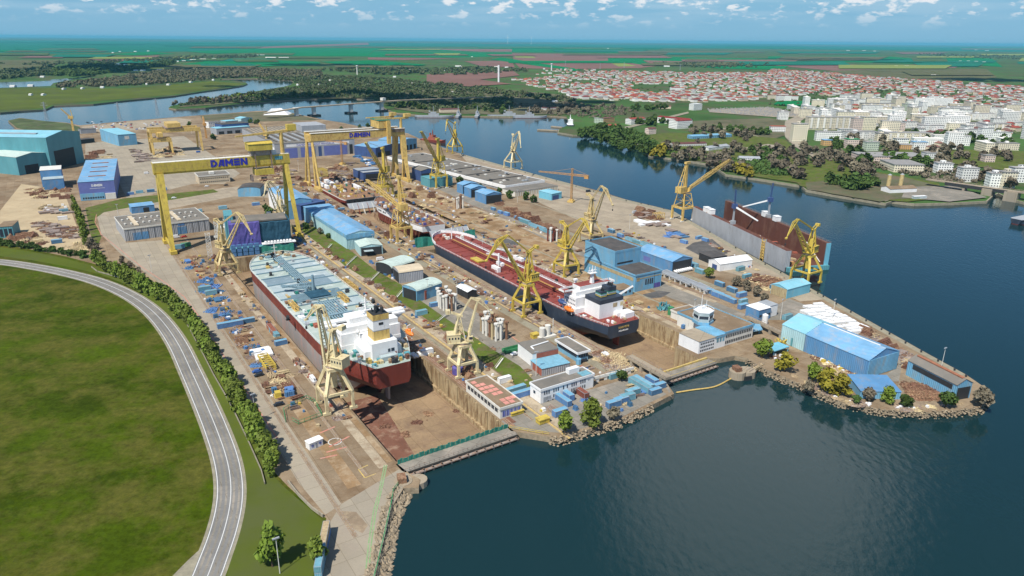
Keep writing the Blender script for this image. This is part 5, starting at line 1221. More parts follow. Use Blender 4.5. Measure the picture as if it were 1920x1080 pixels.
# braced caisson walls and green net screen
def caisson(lab, u, v0, v1, h, zf):
    g = W(u, v0, zf); rt = thing('caisson_wall', lab, 'caisson', (g.x, g.y, zf), VA, 'braced caisson walls in the building dock')
    w = v1 - v0; mb = MB(); mb.add([(0, 0, h * .55), (w, 0, h * .55), (w, 5, h + 1), (0, 5, h + 1), (0, 1, h * .55), (w, 1, h * .55), (w, 6, h + 1), (0, 6, h + 1)], [(0, 1, 2, 3), (7, 6, 5, 4), (0, 4, 5, 1), (1, 5, 6, 2), (2, 6, 7, 3), (3, 7, 4, 0)]); mb.build('panel', 'grey', rt)
    n = int(w / 4.5)
    for k in range(n + 1):
        x = w * k / n; mb = MB(); mb.beam((x, -.6, 0), (x, .2, h * .6), .5); mb.beam((x, -5, 0), (x, 0, h * .5), .35); mb.beam((x, -.5, h * .55), (x, 4.6, h + .6), .3); mb.build('brace', 'offwhite' if k % 2 else 'hull_red', rt)
caisson('dark braced caisson wall standing between the two unfinished hulls', 422, 137, 176, 9, -8)
caisson('dark braced caisson wall behind the green netting, at the stern of the slim new hull', 283, 155, 190, 11, -8)
def curtain(nm, lab, cat, p, q, z0, z1, m, par=None, wav=.6, lean=1.5):
    mb = MB(); n = 24; d = (q - p); s = Vector((-d.y, d.x, 0)).normalized(); rows = 4
    vs = []
    for i in range(n + 1):
        for j in range(rows + 1):
            t = i / n; f = j / rows; c = p + d * t + s * (math.sin(t * 37) * wav * (1 - abs(f - .5)) + lean * (f - .5)); vs.append((c.x, c.y, z0 + (z1 - z0) * f + (0.7 * math.sin(t * 15) if j == rows else 0)))
    mb.add(vs, [(i * (rows + 1) + j, (i + 1) * (rows + 1) + j, (i + 1) * (rows + 1) + j + 1, i * (rows + 1) + j + 1) for i in range(n) for j in range(rows)])
    o = mb.build(nm, m, par)
    if lab: tag(o, lab, cat)
    return o
curtain('net_screen', 'green netting hung across the dock just ahead of the red-decked tanker bow', 'netting', W(268, 133), W(268, 186), -5, 5.5, 'green_net')

# ---------------- wrapped ship and barge beyond the head of the first dock
def frame3(N_, R_, zc=0):
    a = G(N_[0], N_[1], zc); b = G(R_[0], R_[1], zc); d = b - a; return a, math.atan2(d.y, d.x), math.hypot(d.x, d.y)
a, rz, ln = frame3((434, 482), (552, 470))
WS = thing('wrapped_ship', 'ship under repair wrapped in purple sheeting and dark netting', 'ship', (a.x, a.y, 0), rz)
boxpart('hull', WS, 'teal', (0, ln, 1.2, 62, -.5, 5))
mb = MB()
for i in range(5):
    for j in range(3): mb.box(.4 + i * 4.0, 3.6 + i * 4.0, -.6, 1.0, .3 + j * 2.9, 2.8 + j * 2.9)
mb.build('scaffold_box', 'container_blue', WS)
curtain('green_screen', None, None, Vector((21, .4, 0)), Vector((ln, .4, 0)), 0, 5.5, 'green_net', WS, .15, .2)
def wrap(nm, m, x0, x1, y0, y1, z0, z1, par):
    mb = MB(); n = 14; vs = []
    P = [(x0 + (x1 - x0) * i / n, y0) for i in range(n)] + [(x1, y0 + (y1 - y0) * i / n) for i in range(n)] + [(x1 - (x1 - x0) * i / n, y1) for i in range(n)] + [(x0, y1 - (y1 - y0) * i / n) for i in range(n)]
    r = random.Random(nm + str(x0)); cx, cy = (x0 + x1) / 2, (y0 + y1) / 2; k = len(P)
    for j in range(5):
        for (x, y) in P: f = 1 + r.uniform(-.02, .02); vs.append((cx + (x - cx) * f, cy + (y - cy) * f, z0 + (z1 - z0) * j / 4 + (r.uniform(-.3, .3) if j == 4 else 0)))
    mb.add(vs, [(j * k + i, j * k + (i + 1) % k, (j + 1) * k + (i + 1) % k, (j + 1) * k + i) for j in range(4) for i in range(k)] + [tuple(range(4 * k, 5 * k))])
    return mb.build(nm, m, par)
wrap('purple_sheeting', 'purple_wrap', 1, 22, 8, 34, 5, 22, WS)
wrap('dark_netting', 'dark_net', 22, 44, 9, 32, 5, 21, WS)
boxpart('upper_deck', WS, 'grey_roof', (3, 42, 12, 32, 21.5, 22.6))
boxpart('upper_house', WS, 'teal', (-1, 5, 20, 40, 5, 26))
mb = MB(); mb.box(-6, 40, 42, 70, 0, 12); mb.build('accommodation', 'offwhite', WS)
boxpart('awning', WS, 'beige', (2, 30, 48, 62, 13.6, 14.2), (30, 44, 46, 58, 14.6, 15.2))
for k in range(60):
    x = rnd.uniform(-8, 46); y = rnd.uniform(34, 70); a_ = rnd.uniform(.6, 2.4); h = rnd.uniform(1, 4); z = 12 if x < 40 and y > 42 else 5
    boxpart(rnd.choice(['ventilator', 'gear_crate', 'winch']), WS, rnd.choice(['white', 'offwhite', 'yellow', 'container_teal', 'dark', 'timber', 'grey']), (x - a_, x + a_, y - 1, y + 1, z, z + h))
for x, y, h in ((-6, 10, 20), (-7, 30, 22), (-14, 4, 18)): mb = MB(); mb.lat((x, y, 0), (x, y, h), 3, 3, None, None, 8, .3, up=(0, 1, 0)); mb.build('scaffold_tower', 'offwhite', WS)
mb = MB()
for k in range(9): mb.box(24 + k * 2.2, 25.4 + k * 2.2, 1, 5, 7, 8.2)
mb.box(22, 46, .6, 6, 6.6, 7); mb.build('pipe_bundle', 'white', WS)

# ---------------- floating dock
a, rz, ln = frame3((1471, 508), (1546, 505), -2.0)
b = G(1297, 417, -2.0); dl = abs((b.x - a.x) * -math.sin(rz) + (b.y - a.y) * math.cos(rz)); rz2 = math.atan2(b.y - a.y, b.x - a.x) - math.pi / 2; 
FD = thing('floating_dock', 'long floating dock with grey outer wall and rust brown inner walls, moored at the quay', 'floating dock', (a.x, a.y, -2.5), rz2)
Lf = (b - a).length; wd2 = 34; hw = 15.0; tw = 3.4
boxpart('pontoon', FD, 'dock_brown', (0, wd2, 0, Lf, -1, 3.0))
nw = boxpart('near_wall', FD, 'grey_ribbed', (-.6, tw, 0, 26, 0, hw), (-.6, tw, 31, Lf, 0, hw))
boxpart('wall_lining', nw, 'dock_brown', (tw, tw + .1, .2, 26, 3, hw - .1), (tw, tw + .1, 31, Lf - .2, 3, hw - .1))
boxpart('wall_top', nw, 'dock_brown', (-.4, tw - .2, .2, 25.8, hw + .01, hw + .2), (-.4, tw - .2, 31.2, Lf - .2, hw + .01, hw + .2))
fw = boxpart('far_wall', FD, 'dock_brown', (wd2 - tw, wd2, .2, Lf, 0, hw + 4))
boxpart('wall_end', fw, 'cyan', (wd2 - tw - .1, wd2 + .1, -.2, .2, -1, hw + 4))
mb = MB()
for x in (wd2 - tw, wd2 - .2):
    for z in (.6, 1.1): mb.box(x, x + .1, 0, Lf, hw + 4 + z, hw + 4.1 + z)
    for k in range(30): mb.box(x, x + .1, k * Lf / 29 - .05, k * Lf / 29 + .05, hw + 4, hw + 5.2)
mb.build('railing', 'steel', fw)
mb = MB()
for k in range(7): mb.box(-1.4, -.2, 26.5 + .1, 30.6, 1.5 + k * 2.1, 1.8 + k * 2.1)
for y in (26.6, 30.5): mb.box(-1.2, -.8, y - .2, y + .2, 0, hw + 1.5)
for k in range(6): mb.beam((-1, 26.8, 1.8 + k * 2.1), (-1, 30.3, 3.7 + k * 2.1), .5)
mb.build('stair_tower', 'yellow', FD)
for k in range(70):
    y = rnd.uniform(3, Lf - 4); x = rnd.uniform(tw + 2, wd2 - tw - 2); a_ = rnd.uniform(.5, 2.2); h = rnd.uniform(.6, 2.4)
    boxpart(rnd.choice(['keel_block', 'gear_crate', 'scaffold_stack']), FD, rnd.choice(['rusty', 'timber', 'orange', 'brick_red', 'steel', 'offwhite', 'dark']), (x - a_, x + a_, y - 1.2, y + 1.2, 3, 3 + h))
for (x, y, z, lab) in ((1.6, Lf - 22, hw, 0), (1.6, Lf - 30, hw, 0), (wd2 - 1.6, Lf - 62, hw + 4, 0), (wd2 - 1.6, 66, hw + 4, 0)):
    mb = MB(); mb.box(x - 2.2, x + 2.2, y - 2.6, y + 2.6, z + .2, z + 4.0); mb.box(x - 2.4, x + 2.4, y - 2.8, y + 2.8, z + 4.0, z + 4.3); mb.build('deck_cabin', 'white', FD)
for (x, y, z, tx, ty) in ((1.6, Lf - 66, hw, 12, -16), (wd2 - 1.6, 78, hw + 4, -14, 16)):
    mb = MB(); mb.beam((x, y, z), (x, y, z + 13), 1.3, 1.3, 1.0, 1.0); mb.box(x - 1.6, x + 1.6, y - 1.6, y + 1.6, z + .1, z + 3); c_ = mb.build('dock_crane', 'grey', FD)
    mb = MB(); mb.box(x - 1.8, x + 1.8, y - 1.6, y + 1.6, z + 13, z + 16.5); mb.lat((x, y, z + 16.5), (x - tx * .05, y, z + 28), 1.1, 1.1, .6, .6, 5, .18, up=(0, 1, 0)); mb.build('crane_house', 'navy', c_)
    mb = MB(); mb.beam((x, y, z + 14.5), (x + tx, y + ty, z + 6), 1.2, 1.2, .8, .8); mb.build('crane_boom', 'white', c_)
mb = MB(); mb.box(6, 16, 28, 40, 3, 7); mb.build('block_stack', 'hull_red', FD)
mb = MB(); mb.box(1, wd2, -2.2, 0, -.6, 3.2); mb.build('end_apron', 'teal', FD)
mb = MB(); mb.beam((wd2 - tw - .3, 22, 14), (wd2 - tw - .3, 4, 4), .7, .3); mb.build('gangway', 'offwhite', FD)
# ================================================================ YARD BUILDINGS
def shed(name, label, N_, R_, T=None, Lp=None, dep=None, h=None, roof='flat', rh=1.5, wall='blue', rm='blue_roof', ridge='y', Lz=False, Rz=False, group=None, cat='shed', over=.25, align=False, parapet=None, zb=0.0):
    """building from its near corner, right corner and depth; local x runs N->R, y runs back"""
    if h is None: h = HZ(N_, T)
    a = G(*N_); b = G(R_[0], R_[1], h if Rz else 0)
    if Rz: b.z = 0
    d = b - a; rz = VA if align else math.atan2(d.y, d.x)
    w = d.x * math.cos(rz) + d.y * math.sin(rz)
    if dep is None:
        c = G(Lp[0], Lp[1], h if Lz else 0) - a; dep = abs(-math.sin(rz) * c.x + math.cos(rz) * c.y)
    o = thing(name, label, cat, (a.x, a.y, 0.02), rz, group)
    o['dim'] = (w, dep, h)
    mb = MB()
    if roof == 'gable':
        if ridge == 'y': mb.extr([(0, 0), (w, 0), (w, h), (w / 2, h + rh), (0, h)], 0, dep, 'y')
        else: mb.extr([(0, 0), (dep, 0), (dep, h), (dep / 2, h + rh), (0, h)], 0, w, 'x')
    elif roof == 'arch':
        n = 8; W_ = w if ridge == 'y' else dep
        prof = [(0, 0), (W_, 0)] + [(W_ / 2 + W_ / 2 * math.cos(math.pi * i / n), h + rh * math.sin(math.pi * i / n)) for i in range(n + 1)]
        mb.extr(prof, 0, dep if ridge == 'y' else w, 'y' if ridge == 'y' else 'x')
    elif roof == 'mono': mb.extr([(0, 0), (dep, 0), (dep, h + rh), (0, h)], 0, w, 'x')
    else: mb.box(0, w, 0, dep, 0, h)
    mb.build('wall', wall, o)
    mb = MB(); e = over; t = .18
    if roof == 'gable':
        if ridge == 'y':
            mb.extr([(-e, h - e * rh / w * 2 + .02), (w / 2, h + rh + .02), (w + e, h - e * rh / w * 2 + .02), (w + e, h + t), (w / 2, h + rh + t + .05), (-e, h + t)], -e, dep + e, 'y')
        else:
            mb.extr([(-e, h - e * rh / dep * 2 + .02), (dep / 2, h + rh + .02), (dep + e, h - e * rh / dep * 2 + .02), (dep + e, h + t), (dep / 2, h + rh + t + .05), (-e, h + t)], -e, w + e, 'x')
    elif roof == 'arch':
        n = 8; W_ = w if ridge == 'y' else dep
        up = [(W_ / 2 + (W_ / 2 + e) * math.cos(math.pi * i / n), h + .02 + (rh + t) * math.sin(math.pi * i / n)) for i in range(n + 1)]
        dn = [(W_ / 2 + (W_ / 2 + .01) * math.cos(math.pi * i / n), h + .02 + (rh + .01) * math.sin(math.pi * i / n)) for i in range(n, -1, -1)]
        mb.extr(up + dn, -e, (dep if ridge == 'y' else w) + e, 'y' if ridge == 'y' else 'x')
    elif roof == 'mono': mb.extr([(-e, h + .02), (dep + e, h + rh + .02), (dep + e, h + rh + t), (-e, h + t)], -e, w + e, 'x')
    else: mb.box(-e, w + e, -e, dep + e, h + .01, h + .16)
    r_ = mb.build('roof', rm, o)
    if parapet:
        mb = MB()
        for q in ((-e - .1, w + e + .1, -e - .1, -e + .2), (-e - .1, w + e + .1, dep + e - .2, dep + e + .1), (-e - .1, -e + .2, -e + .2, dep + e - .2), (w + e - .2, w + e + .1, -e + .2, dep + e - .2)): mb.box(*q, h - .5, h + .6)
        mb.build('parapet', parapet, o)
    o['r_'] = r_.name
    return o, w, dep, h
def face(nm, par, m, x0, x1, z0, z1, y=-.05, th=.04): return boxpart(nm, par, m, (x0, x1, y - th, y, z0, z1))          # on the near long face (local -y)
def side(nm, par, m, y0, y1, z0, z1, x=-.05, th=.04): return boxpart(nm, par, m, (x - th, x, y0, y1, z0, z1))          # on the left face (local -x)
def doorhole(par, x0, x1, z1, m='dark'): return face('door', par, m, x0, x1, 0.05, z1)

o, w, d, h = shed('assembly_hall', 'tall teal ribbed hall with a big dark door, largest building at the left edge', (98, 320), (159, 304), (91, 258), dep=190, roof='gable', rh=4.5, wall='teal', rm='teal_roof', cat='hall')
doorhole(o, w * .14, w * .74, h * .56)
boxpart('roof_vent', o, 'grey', (w * .2, w * .27, 20, 150, h + 2.2, h + 3.4))
o, w, d, h = shed('assembly_hall', 'lower teal hall with whitish roof joined to the front of the big teal hall', (37, 329), (97, 319), (35, 295), dep=130, roof='gable', rh=3, wall='teal', rm='mint_roof', cat='hall')
doorhole(o, w * .2, w * .62, h * .5)
o, w, d, h = shed('box_shed', 'blue box shed with a white square sign, right of the teal halls', (224, 274), (258, 271), (222, 253), Lp=(216, 262), roof='mono', rh=1.5, wall='blue_light', rm='teal_roof')
face('sign', o, 'offwhite', w * .35, w * .6, h * .55, h * .85)
o, w, d, h = shed('workshop', 'blue workshop with white lettering on a violet-blue front, beside the poplar row', (152, 377), (219, 372), (149, 342), Lp=(141, 307), Lz=True, roof='mono', rh=3.0, wall='violet_wall', rm='blue_roof', cat='workshop')
face('lower_band', o, 'blue_light', .2, w * .68, .2, h * .38, -.05, .5); face('lower_block', o, 'offwhite', w * .7, w - .2, .2, h * .33, -.05, 1.4)
letters(w * .36, h * .72, w * .3, h * .13, -.12, .1).build('lettering', 'white', o)
face('sign_rule', o, 'white', w * .3, w * .72, h * .62, h * .635)
for k in range(4): boxpart('roof_light', o, 'container_rust', (w * .25, w * .75, d * (.2 + .2 * k), d * (.2 + .2 * k) + 1.6, h + 3.0 * (.2 + .2 * k) + .2, h + 3.0 * (.2 + .2 * k) + .8))
for k in range(9): face('window', o, 'window', 2 + k * w * .068, 3.4 + k * w * .068, 1.5, 3.2, -.56)
o, w, d, h = shed('box_shed', 'two-level blue box shed just left of the lettered workshop', (84, 357), (122, 354), (82, 337), dep=16, roof='flat', wall='blue', rm='deck_pale')
boxpart('upper_box', o, 'blue', (-2, w - 1, 16.05, 44, 0, h + 7)); boxpart('upper_roof', o, 'offwhite', (-2.3, w - .7, 15.8, 44.3, h + 7.01, h + 7.2))
o, w, d, h = shed('long_hall', 'long grey ribbed hall with many small roof vents, behind the left gantry leg', (236, 453), (394, 432), (233, 430), Lp=(220, 407), Lz=True, roof='flat', wall='grey_ribbed', rm='grey_roof', cat='hall', parapet='offwhite')
for x0, x1 in ((.09, .27), (.61, .72)): face('door', o, 'blue', w * x0, w * x1, .1, h * .62)
face('shutter', o, 'container_blue', w * .62, w * .70, h * .72, h * .92)
for k in range(13): face('downpipe', o, 'dark', w * (.04 + .075 * k), w * (.04 + .075 * k) + .25, 0, h * .95)
for k in range(26):
    x = w * (.05 + .07 * (k // 2)); y = d * (.28 if k % 2 else .62) + (k % 3)
    mb = MB(); mb.tube((x, y, h + .16), (x, y, h + 1.3), .7, .8, 8); mb.tube((x, y, h + 1.3), (x, y, h + 1.6), 1.0, .3, 8); mb.build('roof_vent', 'offwhite', o)
for f in (.14, .64): boxpart('roof_light', o, 'beige', (w * f, w * f + 3, d * .12, d * .88, h + .2, h + 1.0))
o, w, d, h = shed('store_shed', 'low dark blue open shed behind the long grey ribbed hall', (248, 401), (291, 396), dep=12, h=6, roof='mono', rh=.8, wall='blue', rm='blue_roof'); doorhole(o, w * .5, w * .75, 4.4)
o, w, d, h = shed('office_block', 'beige two-storey office block seen beneath the nearer gantry girder', (374, 346), (432, 341), (374, 331), Lp=(362, 325), Lz=True, roof='flat', wall='beige', rm='grey_roof', cat='office', parapet='offwhite')
for k in range(14):
    for z in (1.3, h * .58): face('window', o, 'window', w * (.04 + .067 * k), w * (.04 + .067 * k) + 1.1, z, z + 1.3)
boxpart('stair_head', o, 'offwhite', (w * .4, w * .55, d * .3, d * .6, h + .2, h + 2.6))
o, w, d, h = shed('store_shed', 'light blue shed with a dark arched roof, below the gantry trolley', (447, 369), (489, 368), (447, 355), Lp=(436, 347), Lz=True, roof='arch', rh=2.0, ridge='y', wall='blue_light', rm='dark_roof')
o, w, d, h = shed('fabrication_hall', 'blue hall with white left wall, partly hidden by the gantry right legs', (542, 412), (584, 405), (540, 378), dep=64, roof='gable', rh=2.0, wall='blue_light', rm='blue_roof', cat='hall', align=True); doorhole(o, w * .3, w * .85, h * .66, 'teal')
side('white_cladding', o, 'white', .2, d - .2, .1, h - .2)
o, w, d, h = shed('box_shed', 'navy box shed closing the far end of the long blue shed', (566, 414), (612, 404), (563, 386), dep=14, roof='flat', wall='navy', rm='navy')
o, w, d, h = shed('long_shed', 'long blue-roofed shed with pale mint walls beside the grass bank', (651, 469), (697, 458), (649, 441), Lp=(587, 421), roof='gable', rh=2.0, wall='mint_wall', rm='blue_roof', align=True)
boxpart('roof_skirt', o, 'blue_light', (-.35, w + .35, -.35, -.05, h * .72, h + .1)); side('roof_skirt', o, 'blue_light', -.3, d, h * .80, h + .1, -.05, .25)
boxpart('far_block', o, 'blue_light', (-.3, w + .3, d + .05, d + 14, 0, h + 1.6)); boxpart('far_roof', o, 'blue_roof', (-.6, w + .6, d, d + 14.3, h + 1.62, h + 1.9))
o, w, d, h = shed('open_shed', 'low mint annex with striped roof and open dark front, before the long blue-roofed shed', (676, 480.5), (718, 476), (675, 464), Lp=(652, 470), roof='gable', rh=1.6, wall='mint_wall', rm='mint_roof'); doorhole(o, .8, w - .8, h * .92)
boxpart('awning', o, 'deck_pale', (w * .15, w * .55, -4, -.1, h * .6, h * .64))
o, w, d, h = shed('open_canopy', 'arched canopy with a pale striped roof, topmost of the small sheds by the bank', (735, 519), (778, 505), dep=15.5, h=6.0, roof='arch', rh=2.2, ridge='x', wall='dark', rm='mint_roof', cat='canopy')
o, w, d, h = shed('small_shed', 'grey ribbed shed with a sand-coloured roof next to the arched canopy', (749, 531.5), (794, 525), (749, 512), dep=13, roof='arch', rh=1.8, ridge='x', wall='grey_ribbed', rm='beige'); side('door', o, 'dark', .6, 12.4, .1, h - .2)
o, w, d, h = shed('small_shed', 'teal-walled shed with pale striped roof, nearest of the small sheds by the bank', (782, 567), (829, 551), (782, 546), dep=13, roof='arch', rh=1.8, ridge='x', wall='blue_light', rm='mint_roof'); side('door', o, 'dark', .6, 12.4, .1, h - .2)
face('red_post', o, 'brick_red', w * .3, w * .36, .1, h * .8, -.06, .4)
# white two-storey office by the water
o, w, d, h = shed('office_block', 'white two-storey office with slit windows and brown flat roof near the water', (1013.5, 757), (1112, 726), (1012, 732), Lp=(988, 745), roof='flat', wall='white', rm='grey_roof', cat='office', parapet='white')
for k, f in enumerate((.06, .10, .14, .23, .27, .31, .41, .48, .57, .61, .65, .74, .78, .82)):
    face('window', o, 'window', w * f, w * f + .55, h * .58, h * .84)
    if 0.2 < f: face('window', o, 'window', w * f, w * f + .55, h * .18, h * .42)
for f in (.05, .12): face('door', o, 'grey', w * f, w * f + 2.0, .05, 2.6)
face('window', o, 'window', w * .89, w * .90, h * .66, h * .74); face('window', o, 'window', w * .92, w * .93, h * .66, h * .74); side('window', o, 'window', 4, 5.5, 3, 4.4)
boxpart('roof_block', o, 'white', (w * .66, w * .86, d * .66, d * .98, h + .1, h + 2.6)); boxpart('roof_patch', o, 'container_teal', (w * .8, w - .6, .6, d * .6, h + .2, h + .4))
o, w, d, h = shed('workshop', 'low workshop with red fascia, grey roof and pale blue shutters, behind the white office', (1016, 706), (1068, 694), (1015, 692), dep=11, roof='flat', wall='grey_ribbed', rm='container_teal', cat='workshop')
boxpart('upper_floor', o, 'white', (1, w, 11.05, 26, 0, h + 3)); boxpart('upper_roof', o, 'grey_roof', (.8, w + .2, 10.9, 26.2, h + 3.01, h + 3.2)); face('fascia', o, 'brick_red', 3, w, h + .3, h + 2.8, 11.0, .1); side('end_wall', o, 'brick_red', .2, 9, .1, h - .1)
mb = MB(); mb.tube((4, 18, h + 3.6), (15, 20, h + 3.6), .35, n=8); mb.tube((4, 18, h + 3.6), (4, 15, h + 3.3), .35, n=8); mb.build('roof_pipe', 'white', o)
o, w, d, h = shed('control_room', 'raised blue cabin with a white-edged flat roof and dark window band', (1083, 680), (1102, 675), (1081, 662), Lp=(1042, 656), roof='flat', wall='blue_light', rm='grey_roof', cat='cabin', parapet='white', over=.8)
side('window_band', o, 'window', 1, d - 1, h * .45, h * .8); 
for k in range(4): face('window', o, 'window', .4 + k * w * .24, .4 + k * w * .24 + w * .2, h * .45, h * .85)
mb = MB(); mb.tube((-.5, -1.4, 0), (-.5, -1.4, h * .55), 1.3, n=14); mb.build('stair_drum', 'blue_light', o)
o, w, d, h = shed('dockside_house', 'flat-roofed house with pink roof squares on the first dock wall', (938, 786), (978, 773), (939.5, 767), Lp=(884, 731), Lz=False, roof='flat', wall='offwhite', rm='brown_roof', cat='house', align=True, parapet='offwhite')
for (x, y) in ((.12, .62), (.12, .74), (.12, .86), (.35, .62), (.35, .74), (.35, .50), (.58, .62), (.58, .50), (.35, .38), (.58, .38), (.12, .50), (.35, .16), (.6, .16), (.82, .16), (.6, .06), (.35, .06)):
    boxpart('pink_tile', o, 'pink_tile', (w * x, w * x + w * .2, d * y, d * y + d * .085, h + .17, h + .24))
for k in range(9): side('window', o, 'window', d * (.07 + .1 * k), d * (.07 + .1 * k) + 2.2, h * .45, h * .85)
for k in range(5): face('window', o, 'violet_wall', w * (.1 + .17 * k), w * (.1 + .17 * k) + 1.5, h * .15, h * .7)
# black-roofed blue workshop
o, w, d, h = shed('workshop', 'large light blue workshop with black flat roofs on two levels', (1190, 548), (1239, 537), (1189, 517), Lp=(1089, 509), roof='flat', wall='blue_light', rm='dark_roof', cat='workshop', parapet='blue_light', align=True)
yb = d * .40
boxpart('tall_block', o, 'blue_light', (-.02, w + .02, yb, d + .02, h - .2, h + 10)); boxpart('tall_roof', o, 'dark_roof', (.2, w - .2, yb + .2, d - .2, h + 9.6, h + 10.05))
mb = MB()
for q in ((-.1, w + .1, yb - .1, yb + .25), (-.1, w + .1, d - .2, d + .15), (-.1, .25, yb + .25, d - .2), (w - .25, w + .1, yb + .25, d - .2)): mb.box(*q, h + 9.2, h + 10.8)
mb.build('parapet', 'blue_light', o)
side('window_band', o, 'tan_wall', 2, d - 3, h * .62, h * .82); face('window_band', o, 'tan_wall', 1, w - 1, h * .74, h * .80)
for k in range(4): face('window', o, 'window', w * (.38 + .08 * k), w * (.38 + .08 * k) + 1.2, h * .32, h * .66)
face('window', o, 'tan_wall', 1, w * .16, h * .62, h * .84); face('drainpipe', o, 'dark', w * .72, w * .72 + .3, 0, h); face('window_band', o, 'dark', w * .1, w * .7, h + 1.5, h + 2.6, yb - .05)
face('graffiti', o, 'purple_wrap', w * .74, w * .97, .2, h * .3)
o, w, d, h = shed('annex', 'small light blue cabin with flat brown roof at the foot of the black-roofed workshop', (1160, 557.5), (1186, 552), (1160, 544.5), Lp=(1152, 547), roof='flat', wall='blue_light', rm='brown_roof', cat='cabin')
for k in range(3): face('window', o, 'window', w * (.12 + .3 * k), w * (.12 + .3 * k) + 1.6, h * .4, h * .75)
o, w, d, h = shed('assembly_shed', 'blue gabled shed with open front full of white pipes, right of the black-roofed workshop', (1259, 513), (1290, 502.5), (1258, 491), Lp=(1202, 487), roof='gable', rh=2.6, wall='blue', rm='blue_roof', align=True); doorhole(o, .7, w - .7, h * .95)
mb = MB()
for k in range(9): mb.tube((1.5 + k * (w - 3) / 9 + .8, -3.2, 1.6), (1.5 + k * (w - 3) / 9 + .8, -.3, 1.6), .8, n=8)
mb.build('pipe_bundle', 'white', o)
side('patch', o, 'violet_wall', d * .6, d * .8, h * .3, h * .7)
# control tower block
o, w, d, h = shed('dock_office', 'white three-storey office end standing on the second dock wall', (1309, 664), (1357, 648), (1310, 641), dep=14, roof='flat', wall='white', rm='quay', cat='office', align=True)
for k in range(8):
    for z in (.14, .42, .70): face('window', o, 'window', w * (.06 + .065 * k), w * (.06 + .065 * k) + .8, h * z, h * (z + .13))
for k in range(3): face('window', o, 'container_teal', w * (.66 + .11 * k), w * (.66 + .11 * k) + 1.4, h * .5, h * .85)
boxpart('blue_cap', o, 'blue_light', (w * .6, w + .2, -.2, 14.2, h - .9, h + .6)); 
o, w, d, h = shed('dock_office', 'long cream office wing with flat brown roof beside the control tower', (1357, 649), (1413, 634), (1357, 624), dep=34, roof='flat', wall='offwhite', rm='brown_roof', cat='office', align=True, parapet='blue_light')
for k in range(15):
    for z in (.14, .58): face('window', o, 'window', w * (.03 + .062 * k), w * (.03 + .062 * k) + .9, h * z, h * (z + .22))
o, w, d, h = shed('plant_house', 'low brown-roofed plant house on the left of the control tower', (1308, 618), (1340, 607), dep=21, h=4.5, roof='flat', wall='offwhite', rm='brown_roof', align=True, parapet='offwhite')
b = G(1315, 628); ct = thing('control_tower', 'pale blue and white hexagonal control tower above the second dock', 'control tower', (b.x, b.y, 0), VA)
hexa = lambda r, k=6: [(r * math.cos(i * 2 * math.pi / k + .3), r * math.sin(i * 2 * math.pi / k + .3)) for i in range(k)]
mb = MB(); mb.prism(hexa(3.6), 0, 9.0); mb.build('shaft', 'white', ct)
mb = MB(); mb.prism(hexa(5.6), 7.4, 9.0); mb.build('gallery', 'blue_light', ct)
mb = MB(); mb.prism(hexa(5.2), 9.0, 10.6); mb.prism(hexa(5.3), 12.4, 14.2); cb_ = mb.build('cabin', 'deck_pale', ct)
mb = MB(); mb.prism(hexa(5.0), 10.55, 12.45); mb.build('window_band', 'window', cb_)
mb = MB(); mb.prism(hexa(5.5), 14.2, 14.5); mb.build('roof', 'white', ct)
mb = MB()
for i in range(6):
    a, c = hexa(5.3)[i], hexa(5.3)[(i + 1) % 6]; mb.beam((a[0], a[1], 15.6), (c[0], c[1], 15.6), .12); mb.beam((a[0], a[1], 14.4), (a[0], a[1], 15.6), .12); mb.beam((a[0], a[1], 10.5), (a[0], a[1], 12.5), .35)
mb.build('railing', 'white', ct)
mb = MB(); mb.beam((-1, 1, 14.4), (-1, 1, 23), .25, None, .1); mb.box(-1.6, 1.6, .2, 2, 14.5, 16.4); mb.beam((1.6, 0, 14.4), (1.6, 0, 20), .2, None, .1); mb.build('aerial', 'white', ct)
o, w, d, h = shed('box_shed', 'square blue building with a bright white flat roof, right of the control tower', (1421, 603), (1443, 597), (1421, 582), Lp=(1398, 593), roof='flat', wall='blue', rm='white'); 
for k in range(4): face('window', o, 'window', w * (.08 + .24 * k), w * (.08 + .24 * k) + 1.8, h * .35, h * .55)
boxpart('annex', o, 'white', (w + .05, w + 7, 1, d, .2, h + .3)); boxpart('annex_roof', o, 'grey', (w, w + 7.2, .8, d + .2, h + .32, h + .5))
o, w, d, h = shed('store_shed', 'turquoise shed with a tan end wall on the quay, near the mustard crane', (1474, 560.5), (1516, 548), (1474, 543), Lp=(1452, 548), roof='gable', rh=1.6, ridge='x', wall='cyan', rm='teal_roof', align=True); side('end_wall', o, 'tan_wall', .2, d - .2, .1, h)
o, w, d, h = shed('long_shed', 'largest blue gabled shed with turquoise far end, on the peninsula', (1623, 710), (1680, 691), (1627, 676), Lp=(1492, 634), roof='gable', rh=4.0, wall='blue', rm='blue_roof')
boxpart('turquoise_bay', o, 'mint_wall', (-.25, w + .25, d + .02, d + 1, 0, h + .1)); side('turquoise_wall', o, 'mint_wall', d * .72, d, .1, h + .05, -.1, .2)
mb = MB(); mb.extr([(-.4, h + .1), (w / 2, h + 4.2), (w + .4, h + .1), (w + .4, h + .5), (w / 2, h + 4.6), (-.4, h + .5)], d * .72, d + 1.2, 'y'); mb.build('turquoise_roof', 'teal_roof', o)
boxpart('ridge_cap', o, 'white', (w / 2 - .3, w / 2 + .3, 3, d * .7, h + 4.2, h + 4.5)); side('door', o, 'teal', d * .86, d * .885, .1, h * .5, -.32)
boxpart('end_panel', o, 'blue_light', (.3, w - .3, -.3, -.05, .2, h))
o, w, d, h = shed('canopy_shed', 'low open shed with a wide plain blue roof by the willows', (1612, 747), (1687, 749), dep=15, h=3.6, roof='mono', rh=.9, wall='blue_light', rm='blue', cat='canopy')
